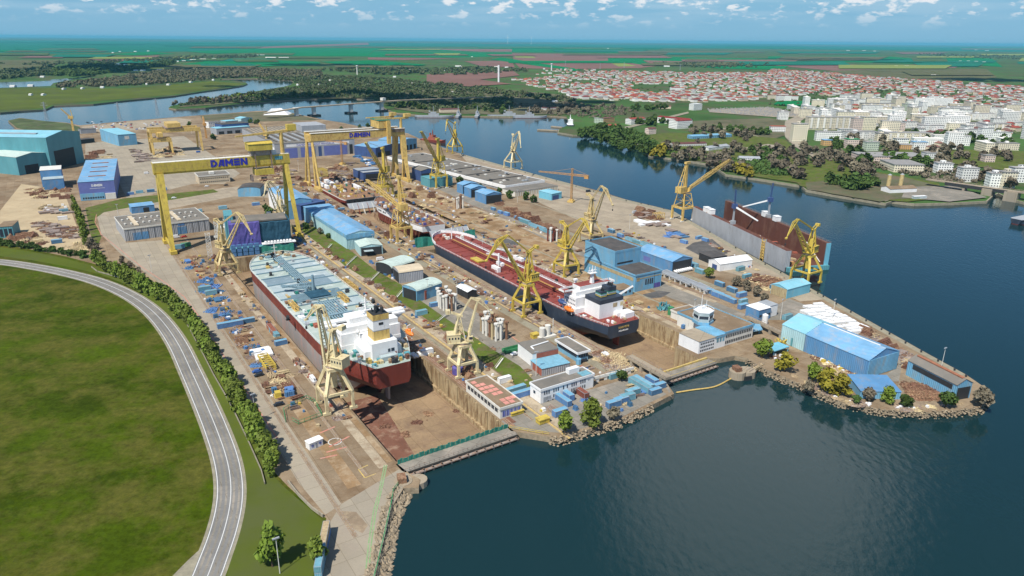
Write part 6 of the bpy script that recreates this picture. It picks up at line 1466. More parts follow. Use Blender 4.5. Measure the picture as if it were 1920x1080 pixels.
o, w, d, h = shed('open_shed', 'old shed with grey rust-streaked roof and open broken end at the peninsula tip', (1788, 751), (1817, 746), dep=27, h=7.5, roof='gable', rh=2.4, wall='blue_light', rm='grey_roof'); doorhole(o, .8, w - .8, h * .8); side('opening', o, 'dark', 2, d - 3, h * .6, h * .92); boxpart('rust_strip', o, 'container_rust', (w / 2 - 1, w / 2 + .6, 1, d - 1, h + 2.3, h + 2.75))
# long grey warehouse on the quay
o, w, d, h = shed('warehouse', 'very long warehouse with grey flat roof and white fascia along the quay', (948, 358), (1020, 347), (946, 349), Lp=(768, 297), roof='flat', wall='grey', rm='grey_roof', cat='warehouse', parapet='white')
side('fascia', o, 'white', -.4, d + .4, h - 3.0, h + .4, -.4, .3); face('fascia', o, 'white', -.3, w + .4, h - 3.4, h + .4, -.4, .3)
rnd = random.Random(11)
for k in range(44): x = w * rnd.uniform(.06, .94); y = d * rnd.uniform(.03, .97); boxpart('roof_vent', o, rnd.choice(['offwhite', 'grey', 'dark']), (x - 1.2, x + 1.2, y - 1.8, y + 1.8, h + .2, h + rnd.uniform(.8, 1.8)))
for f in (.14, .3, .46, .74): boxpart('roof_step', o, 'dark_roof', (1, w - 1, d * f, d * f + 1.2, h + .2, h + .9))
for k in range(18): side('window', o, 'window', d * (.03 + .054 * k), d * (.03 + .054 * k) + 5, 1.2, h * .55)
o, w, d, h = shed('low_annex', 'low striped annex with grey roof at the near end of the long warehouse', (966, 369), (1046, 357), (966, 360), dep=22, roof='flat', wall='offwhite', rm='grey_roof')
for k in range(24): face('panel_joint', o, 'timber', w * k / 24 + .3, w * k / 24 + 1.2, .2, h * .9)
for i, (N_, R_, Lp) in enumerate((((911, 383), (938, 378.5), (885.5, 370)), ((883, 371), (908, 366), (868, 362)), ((868, 364), (890, 358), (855, 355)))):
    o, w, d, h = shed('gabled_shed', ['nearest and largest of three stepped blue sheds left of the long warehouse', 'middle one of three stepped blue sheds left of the long warehouse', 'farthest of three stepped blue sheds left of the long warehouse'][i], N_, R_, dep=(21, 14, 13)[i], h=9, roof='gable', rh=2, wall='blue', rm='blue_roof', group='stepped blue sheds', align=True); doorhole(o, .6, w - .6, h * .9)
o, w, d, h = shed('store_shed', 'small turquoise shed standing alone on the sandy quay by the orange tower crane', (1034, 376), (1053, 372), (1034, 364), Lp=(1017, 369.5), roof='mono', rh=.8, wall='cyan', rm='teal_roof'); doorhole(o, w * .1, w * .7, h * .7, 'navy')
o, w, d, h = shed('gabled_shed', 'dark navy gabled shed behind the twin-beam gantry right legs', (790, 341), (813, 337), dep=24, h=12, roof='gable', rh=2, wall='navy', rm='grey_roof', align=True); doorhole(o, .6, w - .6, 9)
o, w, d, h = shed('store_shed', 'teal flat shed behind the white-footed mast crane', (806, 352), (845, 346), dep=22, h=9, roof='flat', wall='teal', rm='teal', align=True)
o, w, d, h = shed('box_shed', 'dark grey flat shed in front of the plate stacks, by the building dock', (682, 339), (722, 335), dep=32, h=9, roof='flat', wall='navy', rm='grey', align=True); doorhole(o, w * .1, w * .9, 7)
# big assembly hall at the back
o, w, d, h = shed('assembly_hall', 'wide grey hall with dark blue doors and a white sign band, behind the gantries', (517, 299), (666, 288), (516, 270), Lp=(466, 240), Lz=True, roof='flat', wall='grey_ribbed', rm='grey_roof', cat='hall')
for x0, x1 in ((.12, .27), (.31, .49), (.53, .57), (.6, .9)): face('door', o, 'violet_wall' if x1 - x0 > .1 else 'navy', w * x0, w * x1, .2, h * .66)
face('door', o, 'dark', w * .93, w * .97, .2, h * .66)
sb = face('sign_band', o, 'white', w * .14, w * .93, h * .74, h * .90)
text('DAMEN SHIPYARDS MANGALIA', 3.6, 'logo_blue', o, (w * .5, -.16, h * .82), (R(90), 0, 0), .03)
side('white_panel', o, 'white', 1, 14, h * .35, h * .75)
boxpart('roof_block', o, 'grey_ribbed', (w * .62, w * .95, d * .55, d * .8, h + .1, h + 9)); 
for k in range(16): boxpart('roof_light', o, 'grey' if k % 2 else 'dark_roof', (w * (.06 + .055 * k), w * (.06 + .055 * k) + 2.2, d * .08, d * .5, h + .2, h + .7))
for k in range(10): boxpart('roof_light', o, 'quay', (w * (.04 + .055 * k), w * (.04 + .055 * k) + 2.2, d * .56, d * .95, h + .2, h + .7))
o, w, d, h = shed('side_shop', 'small white and grey gate house at the left corner of the wide grey hall', (505, 292), (520, 288), dep=16, h=14, roof='flat', wall='white', rm='grey')
for i, (lab, N_, R_, dp, hh, wl, rf) in enumerate([
 ('bright blue shed with dark openings behind the gantry right legs', (705, 296), (762, 286), 40, 13, 'navy', 'blue_roof'),
 ('light blue shed nearest the channel behind the twin-beam gantry', (752, 284), (782, 278), 40, 14, 'blue_light', 'blue_roof'),
 ('long low teal-roofed workshop beyond the slab yard', (407, 253), (470, 248), 26, 10, 'grey', 'teal_roof'),
 ('dark long workshop with slatted roof, beyond the slab yard', (418, 250), (468, 246), 30, 14, 'navy', 'dark_roof'),
 ('pale office slab in the shaded rear yard', (392, 240), (415, 238), 14, 10, 'flat_white', 'grey_roof'),
 ('pale teal barrel-roofed shed at the rear shore', (453, 232), (474, 230), 20, 9, 'mint_wall', 'teal_roof'),
 ('flat grey-green store in the rear yard near the lake', (424, 236), (447, 234), 20, 8, 'grey', 'teal_roof'),
 ('dark low shed below the amber slewing crane', (152, 251), (181, 249), 16, 7, 'grey', 'grey_roof'),
 ('dark barrack shed by the plate yard entrance', (153, 270), (178, 267), 14, 6, 'dark', 'dark_roof'),
 ('grey open-sided store at the left edge of the sandy yard', (0, 447), (27, 445), 20, 9, 'teal', 'brown_roof')]):
    o, w, d, h = shed('rear_shed', lab, N_, R_, dep=dp, h=hh, roof='gable' if i in (0, 1, 5) else 'flat', rh=2.0, wall=wl, rm=rf)
    if i == 9:
        for k in range(3): face('opening', o, 'window', w * (.06 + .32 * k), w * (.06 + .32 * k) + w * .24, 1, h * .8)
    elif i < 4:
        for k in range(4): face('opening', o, 'dark', w * (.06 + .24 * k), w * (.06 + .24 * k) + w * .15, .3, h * .5)
o, w, d, h = shed('tent_hall', 'bright white tent hall with a low ridge, near the dark oil stain', (1349, 509), (1409, 500), dep=12, h=5, roof='gable', rh=2.2, ridge='x', wall='white', rm='white', cat='tent'); side('door', o, 'navy', 3, 8, .1, 3.6)
o, w, d, h = shed('shelter', 'black open shelter against the white tent hall', (1333, 496), (1362, 492), dep=14, h=5, roof='flat', wall='dark', rm='dark_roof')
o, w, d, h = shed('white_tent', 'white square tent roof on poles beside the pale column stacks', (877, 561), (894, 557), dep=13, h=4.5, roof='gable', rh=1.0, wall='dark', rm='white', cat='tent')
b = G(519, 214); mt = MB(); mt.add([(-25, -18, 0), (25, -18, 0), (29, 18, 0), (-23, 18, 0), (-9, -4, 12), (9, 4, 12)], [(0, 1, 5, 4), (1, 2, 5), (2, 3, 4, 5), (3, 0, 4)]); tag(put(mt.build('salt_heap', 'white'), b, .2), 'white conical heap of bulk material on the lake shore by the road bridge', 'heap')

# ---------------- dock gates, gate piers, aprons
def gate(lab, p, q, nm='dock_gate'):
    a = G(*p); b = G(*q); d = b - a; rz = math.atan2(d.y, d.x); L_ = math.hypot(d.x, d.y)
    o = thing(nm, lab, 'dock gate', (a.x, a.y, 0), rz, 'dock gates'); mb = MB(); mb.box(-.5, L_ + .5, -6.5, -.4, -11, -.3); mb.build('caisson', 'track_bed', o)
    mb = MB(); mb.box(-.5, L_ + .5, -6.9, -.2, -.3, .0); mb.build('deck', 'grey_yard', o)
    mb = MB(); mb.box(-.5, L_ + .5, -8.2, -6.9, -1.7, -1.3)
    for k in range(14): mb.box(L_ * k / 13 - .3, L_ * k / 13 + .3, -8.0, -6.5, -4, -1.3)
    mb.build('fender', 'steel', o)
    return o, L_
o, L_ = gate('dock gate of the first dock carrying a green fabric fence', (744, 869), (951, 800.5))
mb = MB()
for k in range(44): x = L_ * k / 44; mb.box(x, x + L_ / 44 - .15, -.9 + .12 * (k % 2), -.75 + .12 * (k % 2), 0, 1.9 + .25 * math.sin(k * 1.7))
mb.build('fence_panel', 'green_net', o)
mb = MB(); mb.box(0, L_, -6.6, -6.5, 1.0, 1.1)
for k in range(25): mb.box(L_ * k / 24 - .05, L_ * k / 24 + .05, -6.6, -6.5, 0, 1.1)
mb.build('railing', 'steel', o)
o, L_ = gate('dock gate of the second dock, dark capped and bare, under the control tower', (1226, 703), (1323, 671.5))
mb = MB(); mb.box(0, L_, -1.2, -.3, 0, .8); mb.box(0, L_, -6.5, -6.3, .9, 1.05); mb.build('parapet', 'paint_yellow', o)
for lab, px, r, hh in (('concrete round dolphin with a rough broken top, off the second dock', (1392, 704), 5.2, 1.6), ('squat concrete gate pier stub at the corner of the first dock', (772, 908), 4.4, .6)):
    b = G(*px, -2); dl = thing('mooring_dolphin', lab, 'dolphin', (b.x, b.y, -3.4), .3); mb = MB(); mb.tube((-3, 0, 0), (-3, 0, 3 + hh), r * .8, r * .76, 14); mb.build('drum', 'quay', dl); mb = MB(); mb.tube((2.4, 0, 0), (2.4, 0, 2.6 + hh), r * .8, r * .76, 14); mb.build('drum', 'quay', dl)
    boxpart('hut', dl, 'rusty', (-5, -2, -2, 2, 3 + hh, 5 + hh)); boxpart('fender', dl, 'dark', (-2, 2, -r * .9, -r * .8, .6, 3))
mb = MB(); P = [G(a, b, -2.3) for a, b in smooth_line([(1268, 736), (1300, 731), (1340, 725), (1370, 710), (1386, 700)], 8)]
for a, b in zip(P[:-1], P[1:]): mb.tube(a, b, .35, n=6, cap=False)
tag(mb.build('oil_boom', 'yellow'), 'yellow floating boom strung across the water to the round dolphin', 'boom')
# conveyors / pipe bridges beside the second dock
def bridge(lab, p, q, z, w_, m, nleg, leg='concrete', nm='pipe_bridge', cat='trestle'):
    a = G(*p, z); b = G(*q, z); d = b - a; rz = math.atan2(d.y, d.x); L_ = math.hypot(d.x, d.y); o = thing(nm, lab, cat, (a.x, a.y, 0), rz)
    boxpart('deck', o, m, (0, L_, -w_ / 2, w_ / 2, z - 1.2, z)); mb = MB()
    for s in (-1, 1):
        mb = MB(); mb.box(0, L_, s * w_ / 2 - .08, s * w_ / 2 + .08, z + .9, z + 1.0)
        for k in range(int(L_ / 3)): mb.box(k * 3, k * 3 + .1, s * w_ / 2 - .05, s * w_ / 2 + .05, z, z + .9)
        mb.build('railing', 'steel', o)
    for k in range(nleg):
        x = L_ * (k + .5) / nleg; boxpart('pier', o, leg, (x - .8, x + .8, -w_ / 2 + .2, w_ / 2 - .2, -3, z - 1.2))
    return o
bridge('concrete crane-track trestle reaching over the water beside the second dock gate', (1180, 666), (1254, 707), 4.0, 4.0, 'quay', 4)
bridge('concrete trestle running beside the cream office wing towards the blue shed', (1400, 592), (1497, 637), 4.0, 2.6, 'quay', 5)
bridge('thin pale pipe rack from the white office to the concrete trestle', (1113, 707), (1188, 688), 3.0, .9, 'offwhite', 5, 'offwhite')
bridge('plank jetty from the round dolphin to the shore', (1402, 698), (1430, 682), .4, 1.6, 'timber', 3, 'rusty')
# long grey grating racks near the oil stain
def rack(lab, p, q, w_, n):
    a = G(*p); b = G(*q); d = b - a; rz = math.atan2(d.y, d.x); L_ = math.hypot(d.x, d.y); o = thing('steel_rack', lab, 'rack', (a.x, a.y, 0), rz, 'grating racks')
    mb = MB()
    for k in range(int(L_ / 2.2)): mb.box(k * 2.2, k * 2.2 + 1.5, -w_ / 2, w_ / 2, 2.6, 2.9)
    mb.box(0, L_, -w_ / 2, -w_ / 2 + .3, 2.2, 2.6); mb.box(0, L_, w_ / 2 - .3, w_ / 2, 2.2, 2.6); mb.build('grating', 'grey', o)
    for k in range(n): boxpart('trestle', o, 'offwhite', (L_ * k / n + .6, L_ * k / n + 1.2, -w_ / 2, w_ / 2, 0, 2.2))
rack('longer grey grating rack on trestles in front of the blue shed with white pipes', (1242, 514), (1303, 540), 8, 6)
rack('shorter grey grating rack on trestles next to the row of blue containers', (1304, 538), (1334, 553), 7, 4)
# ================================================================ TREES
def crown(seed, rx, rz, n, leaf, nlump=7, zc=None):
    r = random.Random(seed); mb = MB(); L_ = []
    zc = rz * 1.15 if zc is None else zc
    for i in range(nlump):
        a = r.uniform(0, 6.28); d = r.uniform(.15, .62); L_.append((rx * d * math.cos(a), rx * d * math.sin(a), zc + rz * r.uniform(-.6, .55), rx * r.uniform(.38, .62), rz * r.uniform(.32, .5)))
    L_.append((0, 0, zc, rx * .62, rz * .8)); L_.append((0, 0, zc + rz * .55, rx * .42, rz * .45))
    for _ in range(n):
        cx, cy, cz, ra, rb = r.choice(L_)
        v = Vector((r.gauss(0, 1), r.gauss(0, 1), r.gauss(0, 1))).normalized() * (r.uniform(.55, 1.03))
        p = Vector((cx + v.x * ra, cy + v.y * ra, cz + v.z * rb)); nrm = (v + Vector((r.gauss(0, .5), r.gauss(0, .5), r.gauss(0, .5) + .35))).normalized()
        a = nrm.orthogonal().normalized(); b = nrm.cross(a); t = r.uniform(0, 6.28); a, b = a * math.cos(t) + b * math.sin(t), b * math.cos(t) - a * math.sin(t); s = leaf * r.uniform(.6, 1.3)
        mb.add([p - a * s - b * s * .5, p + a * s - b * s * .4, p + a * s * .7 + b * s * .7, p - a * s * .6 + b * s * .6], [(0, 1, 2, 3)])
    return mb
def tree_proto(nm, seed, rx, rz, n, leaf, m, trunk_h, tr=.25, nlump=7, bark='bark'):
    o = thing(nm, '', 'tree'); crown(seed, rx, rz, n, leaf, nlump, trunk_h + rz * .85).build('crown', m, o)
    r = random.Random(seed); mb = MB(); mb.tube((0, 0, -.3), (0, 0, trunk_h + rz * .5), tr, tr * .5, 7)
    for k in range(5):
        a = k * 1.26 + r.random(); z = trunk_h * r.uniform(.7, 1.1); mb.tube((0, 0, z), (rx * .55 * math.cos(a), rx * .55 * math.sin(a), z + rz * r.uniform(.6, 1.1)), tr * .5, tr * .15, 5)
    mb.build('trunk', bark, o); return o
used = {}
def plant(key, make, loc, sc, label, group, cat='tree', rz=None, sz=None):
    rz = random.uniform(0, 6.28) if rz is None else rz; s3 = (sc, sc, sc * (sz or 1))
    if key not in used:
        o = make(); used[key] = o; put(o, loc, rz, s3)
        o['label'] = label; o['category'] = cat
        if group: o['group'] = group
        return o
    o = dup(used[key], loc, rz, label, group, s3); o['category'] = cat
    if not group and 'group' in o: del o['group']
    return o
def mk(i): return lambda: tree_proto('roadside_tree', 100 + i, 3.1, 4.2, 620, .55, 'leaf', 1.2, .28)
random.seed(21)
row = [G(p.x, p.y) for p in smooth_line([(182, 497), (200, 509), (222, 521), (250, 538), (290, 558), (320, 578), (345, 603), (368, 630), (388, 656), (406, 690), (424, 718), (440, 745), (455, 775), (472, 808), (487, 838), (500, 866), (514, 895)], 8)]
acc = 0; prev = row[0]; nxt = 0; k = 0
for p in row:
    acc += (p - prev).length; prev = p
    if acc >= nxt:
        plant('row%d' % (k % 5), mk(k % 5), p + Vector((random.uniform(-1, 1), random.uniform(-1, 1), 0)), random.uniform(1.0, 1.45), 'dense round green tree in the row between the meadow and the concrete apron', 'trees in the row along the meadow', sz=random.uniform(.9, 1.15)); nxt += 6.6; k += 1
for (px, py, s, lab) in ((511, 1062, 1.45, 'large lone tree in the grass behind the lamp post, lower left'), (598, 1056, 1.1, 'dark green tree behind the stacked containers by the meadow')):
    plant('row1', None, G(px, py), s, lab, None, sz=1.2 if s > 1.3 else 1)
for k, (px, py) in enumerate(((141, 398), (146, 407), (150, 417), (153, 425), (157, 433), (160, 448), (163, 461))):
    plant('pop%d' % (k % 2), (lambda kk=k % 2: tree_proto('poplar', 300 + kk, 2.6, 6.2, 620, .6, 'leaf', 1.0, .3)), G(px, py), random.uniform(1.0, 1.25), 'tall yellow-green poplar in the short column left of the grey ribbed hall', 'poplars by the sandy yard', sz=1.15)
for k, (px, py, s) in enumerate(((172, 470, 1.25), (182, 474, 1.0), (230, 496, .8), (245, 506, .8), (262, 515, .7))):
    plant('bare%d' % (k % 2), (lambda kk=k % 2: tree_proto('bare_tree', 320 + kk, 3.4, 4.0, 420, .5, 'twig', 1.2, .3)), G(px, py), s, 'leafless grey-brown tree beside the tree row at the apron edge', 'bare trees by the apron')
# hedge along the sandy yard
for k in range(30):
    t = k / 29; p = G(-30 + 215 * t, 455 + 32 * t ** 1.15); plant('hedge%d' % (k % 3), (lambda kk=k % 3: tree_proto('hedge_bush', 340 + kk, 3.0, 2.0, 380, .5, 'leaf_dark', .2, .2)), p + Vector((random.uniform(-2, 2), random.uniform(-2, 2), 0)), random.uniform(.8, 1.3), 'dark green bush in the hedge between the meadow and the sandy yard', 'hedge bushes of the sandy yard', 'bush')
# waterfront trees
WT = [(1059, 812, 1.25, 'g', 'broad green tree at the water edge below the white office, left of the pair'), (1112, 798, 1.5, 'g', 'taller green tree at the water edge below the white office, right of the pair'), (1150, 789, 1.0, 'b', 'bare dark tree by the blue containers on the waterfront'), (1164, 714, .9, 'd', 'dark bush beside the end of the white office'),
      (1428, 672, 1.35, 'g', 'green tree next to the jetty of the round dolphin'), (1470, 697, 1.35, 'y', 'yellow-green willow on the bank, left of the largest blue shed'), (1522, 716, 1.25, 'g', 'green tree among the willows on the bank'), (1548, 733, 1.5, 'y', 'yellow willow on the bank in front of the low blue canopy, larger'), (1572, 742, 1.45, 'y', 'yellow willow touching the left end of the low blue canopy'), (1514, 734, .9, 'b', 'bare brown bush at the water edge below the willows'),
      (1628, 752, 1.0, 'b', 'bare grey tree before the low blue canopy'), (1666, 756, 1.0, 'g', 'green tree at the right half of the low blue canopy'), (1695, 764, 1.05, 'd', 'dark tree just right of the low blue canopy'), (1772, 764, 1.25, 'd', 'dark round tree before the old grey-roofed shed'), (1838, 764, 1.5, 'b', 'bare grey tree at the very tip of the peninsula'), (1605, 757, .7, 'd', 'low dark bush below the low blue canopy'),
      (1328, 522, 1.0, 'g', 'small tree at the far corner of the white-pipe shed'), (1400, 545, 1.1, 'b', 'bare bush cluster behind the blue containers'), (1418, 556, 1.1, 'b', 'bare bush behind the square blue building'), (1382, 537, 1.1, 'b', 'bare olive bush near the grey road'), (1432, 566, .9, 'b', 'bare bush right of the square blue building'), (585, 426, .9, 'b', 'bare shrub at the top of the grass bank'), (600, 440, .9, 'b', 'bare shrub on the grass bank beside the mint wall'), (618, 448, .8, 'd', 'dark shrub on the grass bank beside the mint wall'), (573, 430, 1.0, 'd', 'dark shrub at the foot of the gantry right leg')]
kinds = {'g': ('leafy_tree', 'leaf', 3.4, 4.0), 'y': ('willow', 'leaf_yellow', 3.8, 3.8), 'd': ('shrub', 'leaf_dark', 3.0, 2.8), 'b': ('bare_tree', 'twig', 3.2, 3.2)}
for i, (px, py, s, kd, lab) in enumerate(WT):
    nm, m_, rx, rz_ = kinds[kd]; plant('wt%s%d' % (kd, i % 2), (lambda a=nm, b=m_, c=rx, d=rz_, e=i: tree_proto(a, 400 + e, c, d, 680, .52, b, .9, .28)), G(px, py), s, lab, None)
for i, (px, py) in enumerate(((470, 231), (484, 231), (480, 233), (355, 236), (640, 244), (675, 242), (690, 240), (900, 362), (935, 366), (955, 372), (985, 375), (880, 352), (862, 345), (840, 340), (1000, 380), (505, 404), (500, 398), (880, 358), (400, 262))):
    plant('yd%d' % (i % 2), (lambda e=i: tree_proto('shrub', 450 + e, 3.6, 3.4, 260, .8, 'leaf_dark', .8, .28)), G(px, py), random.uniform(.9, 1.4), 'dark green tree among the rear sheds and along the warehouse road', 'scattered trees of the rear yard')
# far bank: trees one can tell apart, then woods as one mass
def mkf(nm, m_, e): return lambda: tree_proto(nm, 500 + e, 5.0, 4.6, 110, 1.9, m_, 1.4, .4, 5)
FB = [((1290, 250), (1470, 265), 18, 'b', 20), ((1300, 282), (1500, 300), 26, 'b', 26), ((1480, 300), (1640, 330), 26, 'b', 24), ((1520, 345), (1650, 355), 16, 'd', 14), ((1560, 270), (1900, 300), 30, 'b', 24), ((1085, 255), (1240, 288), 40, 'd', 18), ((1120, 240), (1190, 262), 16, 'd', 12), ((1240, 288), (1400, 322), 34, 'b', 20), ((1230, 292), (1250, 290), 3, 'y', 6), ((1380, 322), (1410, 330), 4, 'y', 8), ((1180, 228), (1290, 240), 14, 'd', 10), ((1400, 288), (1470, 305), 14, 'd', 12), ((1440, 310), (1500, 335), 16, 'b', 12), ((1555, 275), (1620, 300), 16, 'd', 20), ((1620, 302), (1740, 312), 14, 'd', 8), ((1740, 308), (1900, 345), 22, 'b', 26), ((1640, 250), (1900, 275), 34, 'd', 20), ((1330, 240), (1440, 255), 10, 'd', 8), ((320, 198), (470, 186), 34, 'b', 6), ((380, 192), (480, 182), 14, 'g', 5), ((480, 184), (700, 176), 44, 'd', 8), ((960, 212), (1180, 205), 26, 'b', 14), ((1180, 210), (1250, 205), 12, 'd', 8), ((740, 200), (960, 212), 26, 'd', 8), ((1500, 280), (1560, 300), 10, 'b', 10)]
fk = {'d': ('far_bank_tree', 'leaf_dark', 'dark green tree on the far bank'), 'b': ('bare_bank_tree', 'twig', 'leafless greyish tree on the far bank'), 'y': ('willow', 'leaf_yellow', 'bright yellow-green willow on the town shore'), 'g': ('far_bank_tree', 'leaf', 'fresh green tree on the lake point')}
for i, (a, b, n_, kd, j) in enumerate(FB):
    nm, m_, lab = fk[kd]
    for q in range(n_):
        t = random.random(); p = G(a[0] + (b[0] - a[0]) * t + random.uniform(-8, 8), a[1] + (b[1] - a[1]) * t + random.uniform(-j, j) * .45)
        plant('fb%s%d' % (kd, q % 2), mkf(nm, m_, i), p, random.uniform(.7, 1.35) * (1.2 if kd != 'y' else 1.4), lab, lab.replace('tree', 'trees').replace('willow', 'willows'))
def wood(px, n_, m_, r0, r1, name='woodland', sq=.55):
    P = GP(px); xs = [p.x for p in P]; ys = [p.y for p in P]; mb = MB(); r = random.Random(n_); c = 0; P2 = [(p.x, p.y) for p in P]
    while c < n_:
        x = r.uniform(min(xs), max(xs)); y = r.uniform(min(ys), max(ys))
        if not inpoly(x, y, P2): continue
        c += 1; q = r.uniform(r0, r1); h = q * sq * 2
        for _ in range(26):
            v = Vector((r.gauss(0, 1), r.gauss(0, 1), r.gauss(0, 1))).normalized(); f = r.uniform(.5, 1.05); P_ = Vector((x + v.x * q * f, y + v.y * q * f, max(.3, h * .55 + v.z * h * .5 * f)))
            n_v = (v + Vector((r.gauss(0, .4), r.gauss(0, .4), .5 + r.gauss(0, .3)))).normalized(); a = n_v.orthogonal().normalized(); b = n_v.cross(a); e = q * r.uniform(.22, .42)
            mb.add([P_ - a * e - b * e * .6, P_ + a * e - b * e * .4, P_ + a * e * .6 + b * e * .7, P_ - a * e * .7 + b * e * .5], [(0, 1, 2, 3)])
    return tag(mb.build(name, m_), kind='stuff')
wood([(330, 201), (400, 186), (480, 174), (540, 166), (640, 163), (760, 172), (900, 178), (960, 186), (960, 205), (800, 209), (730, 200), (700, 185), (560, 184), (440, 193)], 1500, 'wood_far', 4, 8)
wood([(75, 140), (120, 128), (190, 122), (235, 127), (300, 118), (330, 116), (320, 124), (215, 136), (180, 141), (140, 144), (80, 141)], 900, 'leaf_dark', 8, 17)
wood([(100, 163), (200, 148), (330, 132), (480, 130), (600, 134), (600, 146), (480, 146), (412, 147), (340, 155), (230, 162), (110, 165)], 1500, 'scrub', 7, 13)
wood([(480, 150), (560, 140), (720, 148), (860, 160), (960, 172), (1080, 185), (1080, 196), (900, 176), (700, 172), (560, 163), (552, 152)], 900, 'wood_far', 5, 10)
wood([(960, 196), (1060, 192), (1180, 204), (1200, 214), (1110, 222), (1070, 218), (1000, 214)], 420, 'twig', 2.6, 4.6)
wood([(1075, 246), (1130, 234), (1200, 250), (1230, 268), (1260, 285), (1340, 296), (1420, 300), (1480, 316), (1500, 335), (1420, 328), (1345, 306), (1225, 285), (1180, 266)], 420, 'leaf_dark', 3, 5.5)
wood([(1540, 282), (1640, 292), (1760, 312), (1900, 335), (1900, 350), (1780, 345), (1640, 316), (1540, 300)], 300, 'twig', 3, 5)
for q, n_ in (([(0, 136), (95, 128), (100, 140), (0, 150)], 200), ([(600, 132), (960, 128), (1000, 134), (860, 142), (700, 140)], 260), ([(1240, 118), (1440, 121), (1440, 127), (1300, 128)], 120), ([(-20, 120), (200, 116), (330, 108), (480, 103), (480, 108), (300, 116), (100, 124)], 300), ([(1700, 100), (1920, 105), (1920, 112), (1760, 108)], 160)):
    wood(q, n_, 'wood_far', 8, 16, 'shelterbelt')

# ================================================================ TOWN
random.seed(5)
AP = [(180, 285, 470, 330, 'flat_cream', 'tall cream slab tower at the bend of the town road'), (300, 640, 372, 280, 'flat_cream', 'very long cream apartment slab'), (430, 505, 372, 318, 'flat_white', 'short block before the very long cream slab, left one'), (540, 610, 372, 332, 'flat_white', 'short block before the very long cream slab, right one'), (630, 700, 402, 290, 'flat_pink', 'pinkish tower block, left of a taller cream pair'), (705, 806, 376, 278, 'flat_cream', 'cream twin tower block beside the pinkish tower'), (360, 535, 456, 388, 'flat_white', 'long white apartment slab low on the left'), (536, 636, 422, 370, 'flat_white', 'medium white block behind the long white slab'), (580, 822, 452, 390, 'flat_white', 'long white slab above the green-roofed block'), (590, 676, 516, 446, 'flat_pink', 'pale pink block with a green roof'), (736, 828, 532, 466, 'flat_green', 'pale green block with a dark roof'), (815, 888, 466, 402, 'flat_cream', 'cream block between the green-roofed and long white slabs'), (890, 1195, 457, 396, 'flat_cream', 'long cream slab behind the white and orange pair'), (952, 1018, 392, 322, 'flat_pink', 'pink-beige tower behind the long cream slab'), (1022, 1108, 362, 312, 'flat_white', 'white block beside the pink-beige tower'), (958, 1048, 500, 442, 'flat_white', 'white block with dark gable near the orange house'), (990, 1085, 526, 486, 'flat_orange', 'low orange house between two white blocks'), (1086, 1184, 532, 466, 'flat_white', 'white block with blue roof edge beside the orange house'), (1096, 1172, 406, 366, 'flat_white', 'white low hall with a domed look'), (1142, 1314, 402, 342, 'flat_white', 'bright white slab on the green square'), (1132, 1428, 332, 282, 'flat_cream', 'long cream slab on the town centre street'), (1290, 1440, 272, 212, 'flat_white', 'white stepped block uphill of the centre street'), (1372, 1438, 456, 392, 'flat_cream', 'cream corner block by the dark trees'), (1424, 1580, 432, 372, 'flat_white', 'white slab above the dark trees'), (1586, 1670, 482, 362, 'flat_white', 'tall white tower block on the right of the dark trees'), (1678, 1800, 452, 392, 'flat_white', 'white slab right of the tall white tower'), (1476, 1640, 372, 322, 'flat_white', 'white slab on the upper right street'), (1645, 1820, 378, 328, 'flat_cream', 'cream slab on the upper right street'), (1502, 1690, 302, 252, 'flat_white', 'white hall-like block far up the right street'), (262, 352, 242, 200, 'flat_white', 'white block, left one uphill of the bend'), (372, 458, 262, 210, 'flat_white', 'white block with dark side uphill of the bend'), (246, 328, 282, 216, 'flat_cream', 'cream block close above the road bend'), (470, 612, 242, 180, 'flat_white', 'pale slab in the upper rows'), (552, 638, 152, 112, 'flat_white', 'bright white block, first of three along the ridge'), (650, 722, 152, 112, 'flat_white', 'bright white block, second of three along the ridge'), (740, 806, 152, 116, 'flat_white', 'bright white block, third of three along the ridge'), (702, 930, 222, 176, 'flat_cream', 'long low cream slab in the upper rows'), (1020, 1074, 232, 180, 'flat_green', 'slim greenish block in the upper rows'), (1076, 1140, 246, 200, 'flat_white', 'round-cornered white block in the upper rows'), (1212, 1258, 282, 202, 'flat_cream', 'slim cream tower above the centre street'), (70, 120, 156, 116, 'flat_white', 'white block with red roof, first of three at the left'), (122, 172, 156, 116, 'flat_white', 'white block with red roof, second of three at the left'), (178, 224, 152, 120, 'flat_white', 'white block with red roof, third of three at the left'), (0, 68, 146, 112, 'flat_cream', 'cream block with red roof at the town left side'), (20, 124, 392, 348, 'flat_white', 'white building with a broad red roof by the round road'), (76, 146, 300, 240, 'flat_white', 'white stepped house left of the road bend'), (1266, 1374, 702, 626, 'flat_white', 'grey-roofed white block by the railway, left of two'), (1446, 1564, 766, 662, 'flat_white', 'bright white block with grey roof nearest the bridge'), (1656, 1740, 806, 702, 'flat_white', 'white block at the bridge head'), (1745, 1850, 812, 692, 'flat_cream', 'beige block right of the bridge head'), (1830, 1990, 770, 660, 'flat_white', 'white building group at the right picture edge'), (940, 1154, 692, 636, 'flat_cream', 'low grey-roofed house row below the school'), (1180, 1290, 606, 548, 'flat_white', 'white hall right of the school'), (720, 1180, 622, 574, 'flat_pink', 'very long low pink school building'), (1622, 1694, 622, 566, 'flat_pink', 'pinkish house with a pointed roof by the railway'), (416, 500, 492, 452, 'flat_orange', 'ochre house with a blue roof among trees')]
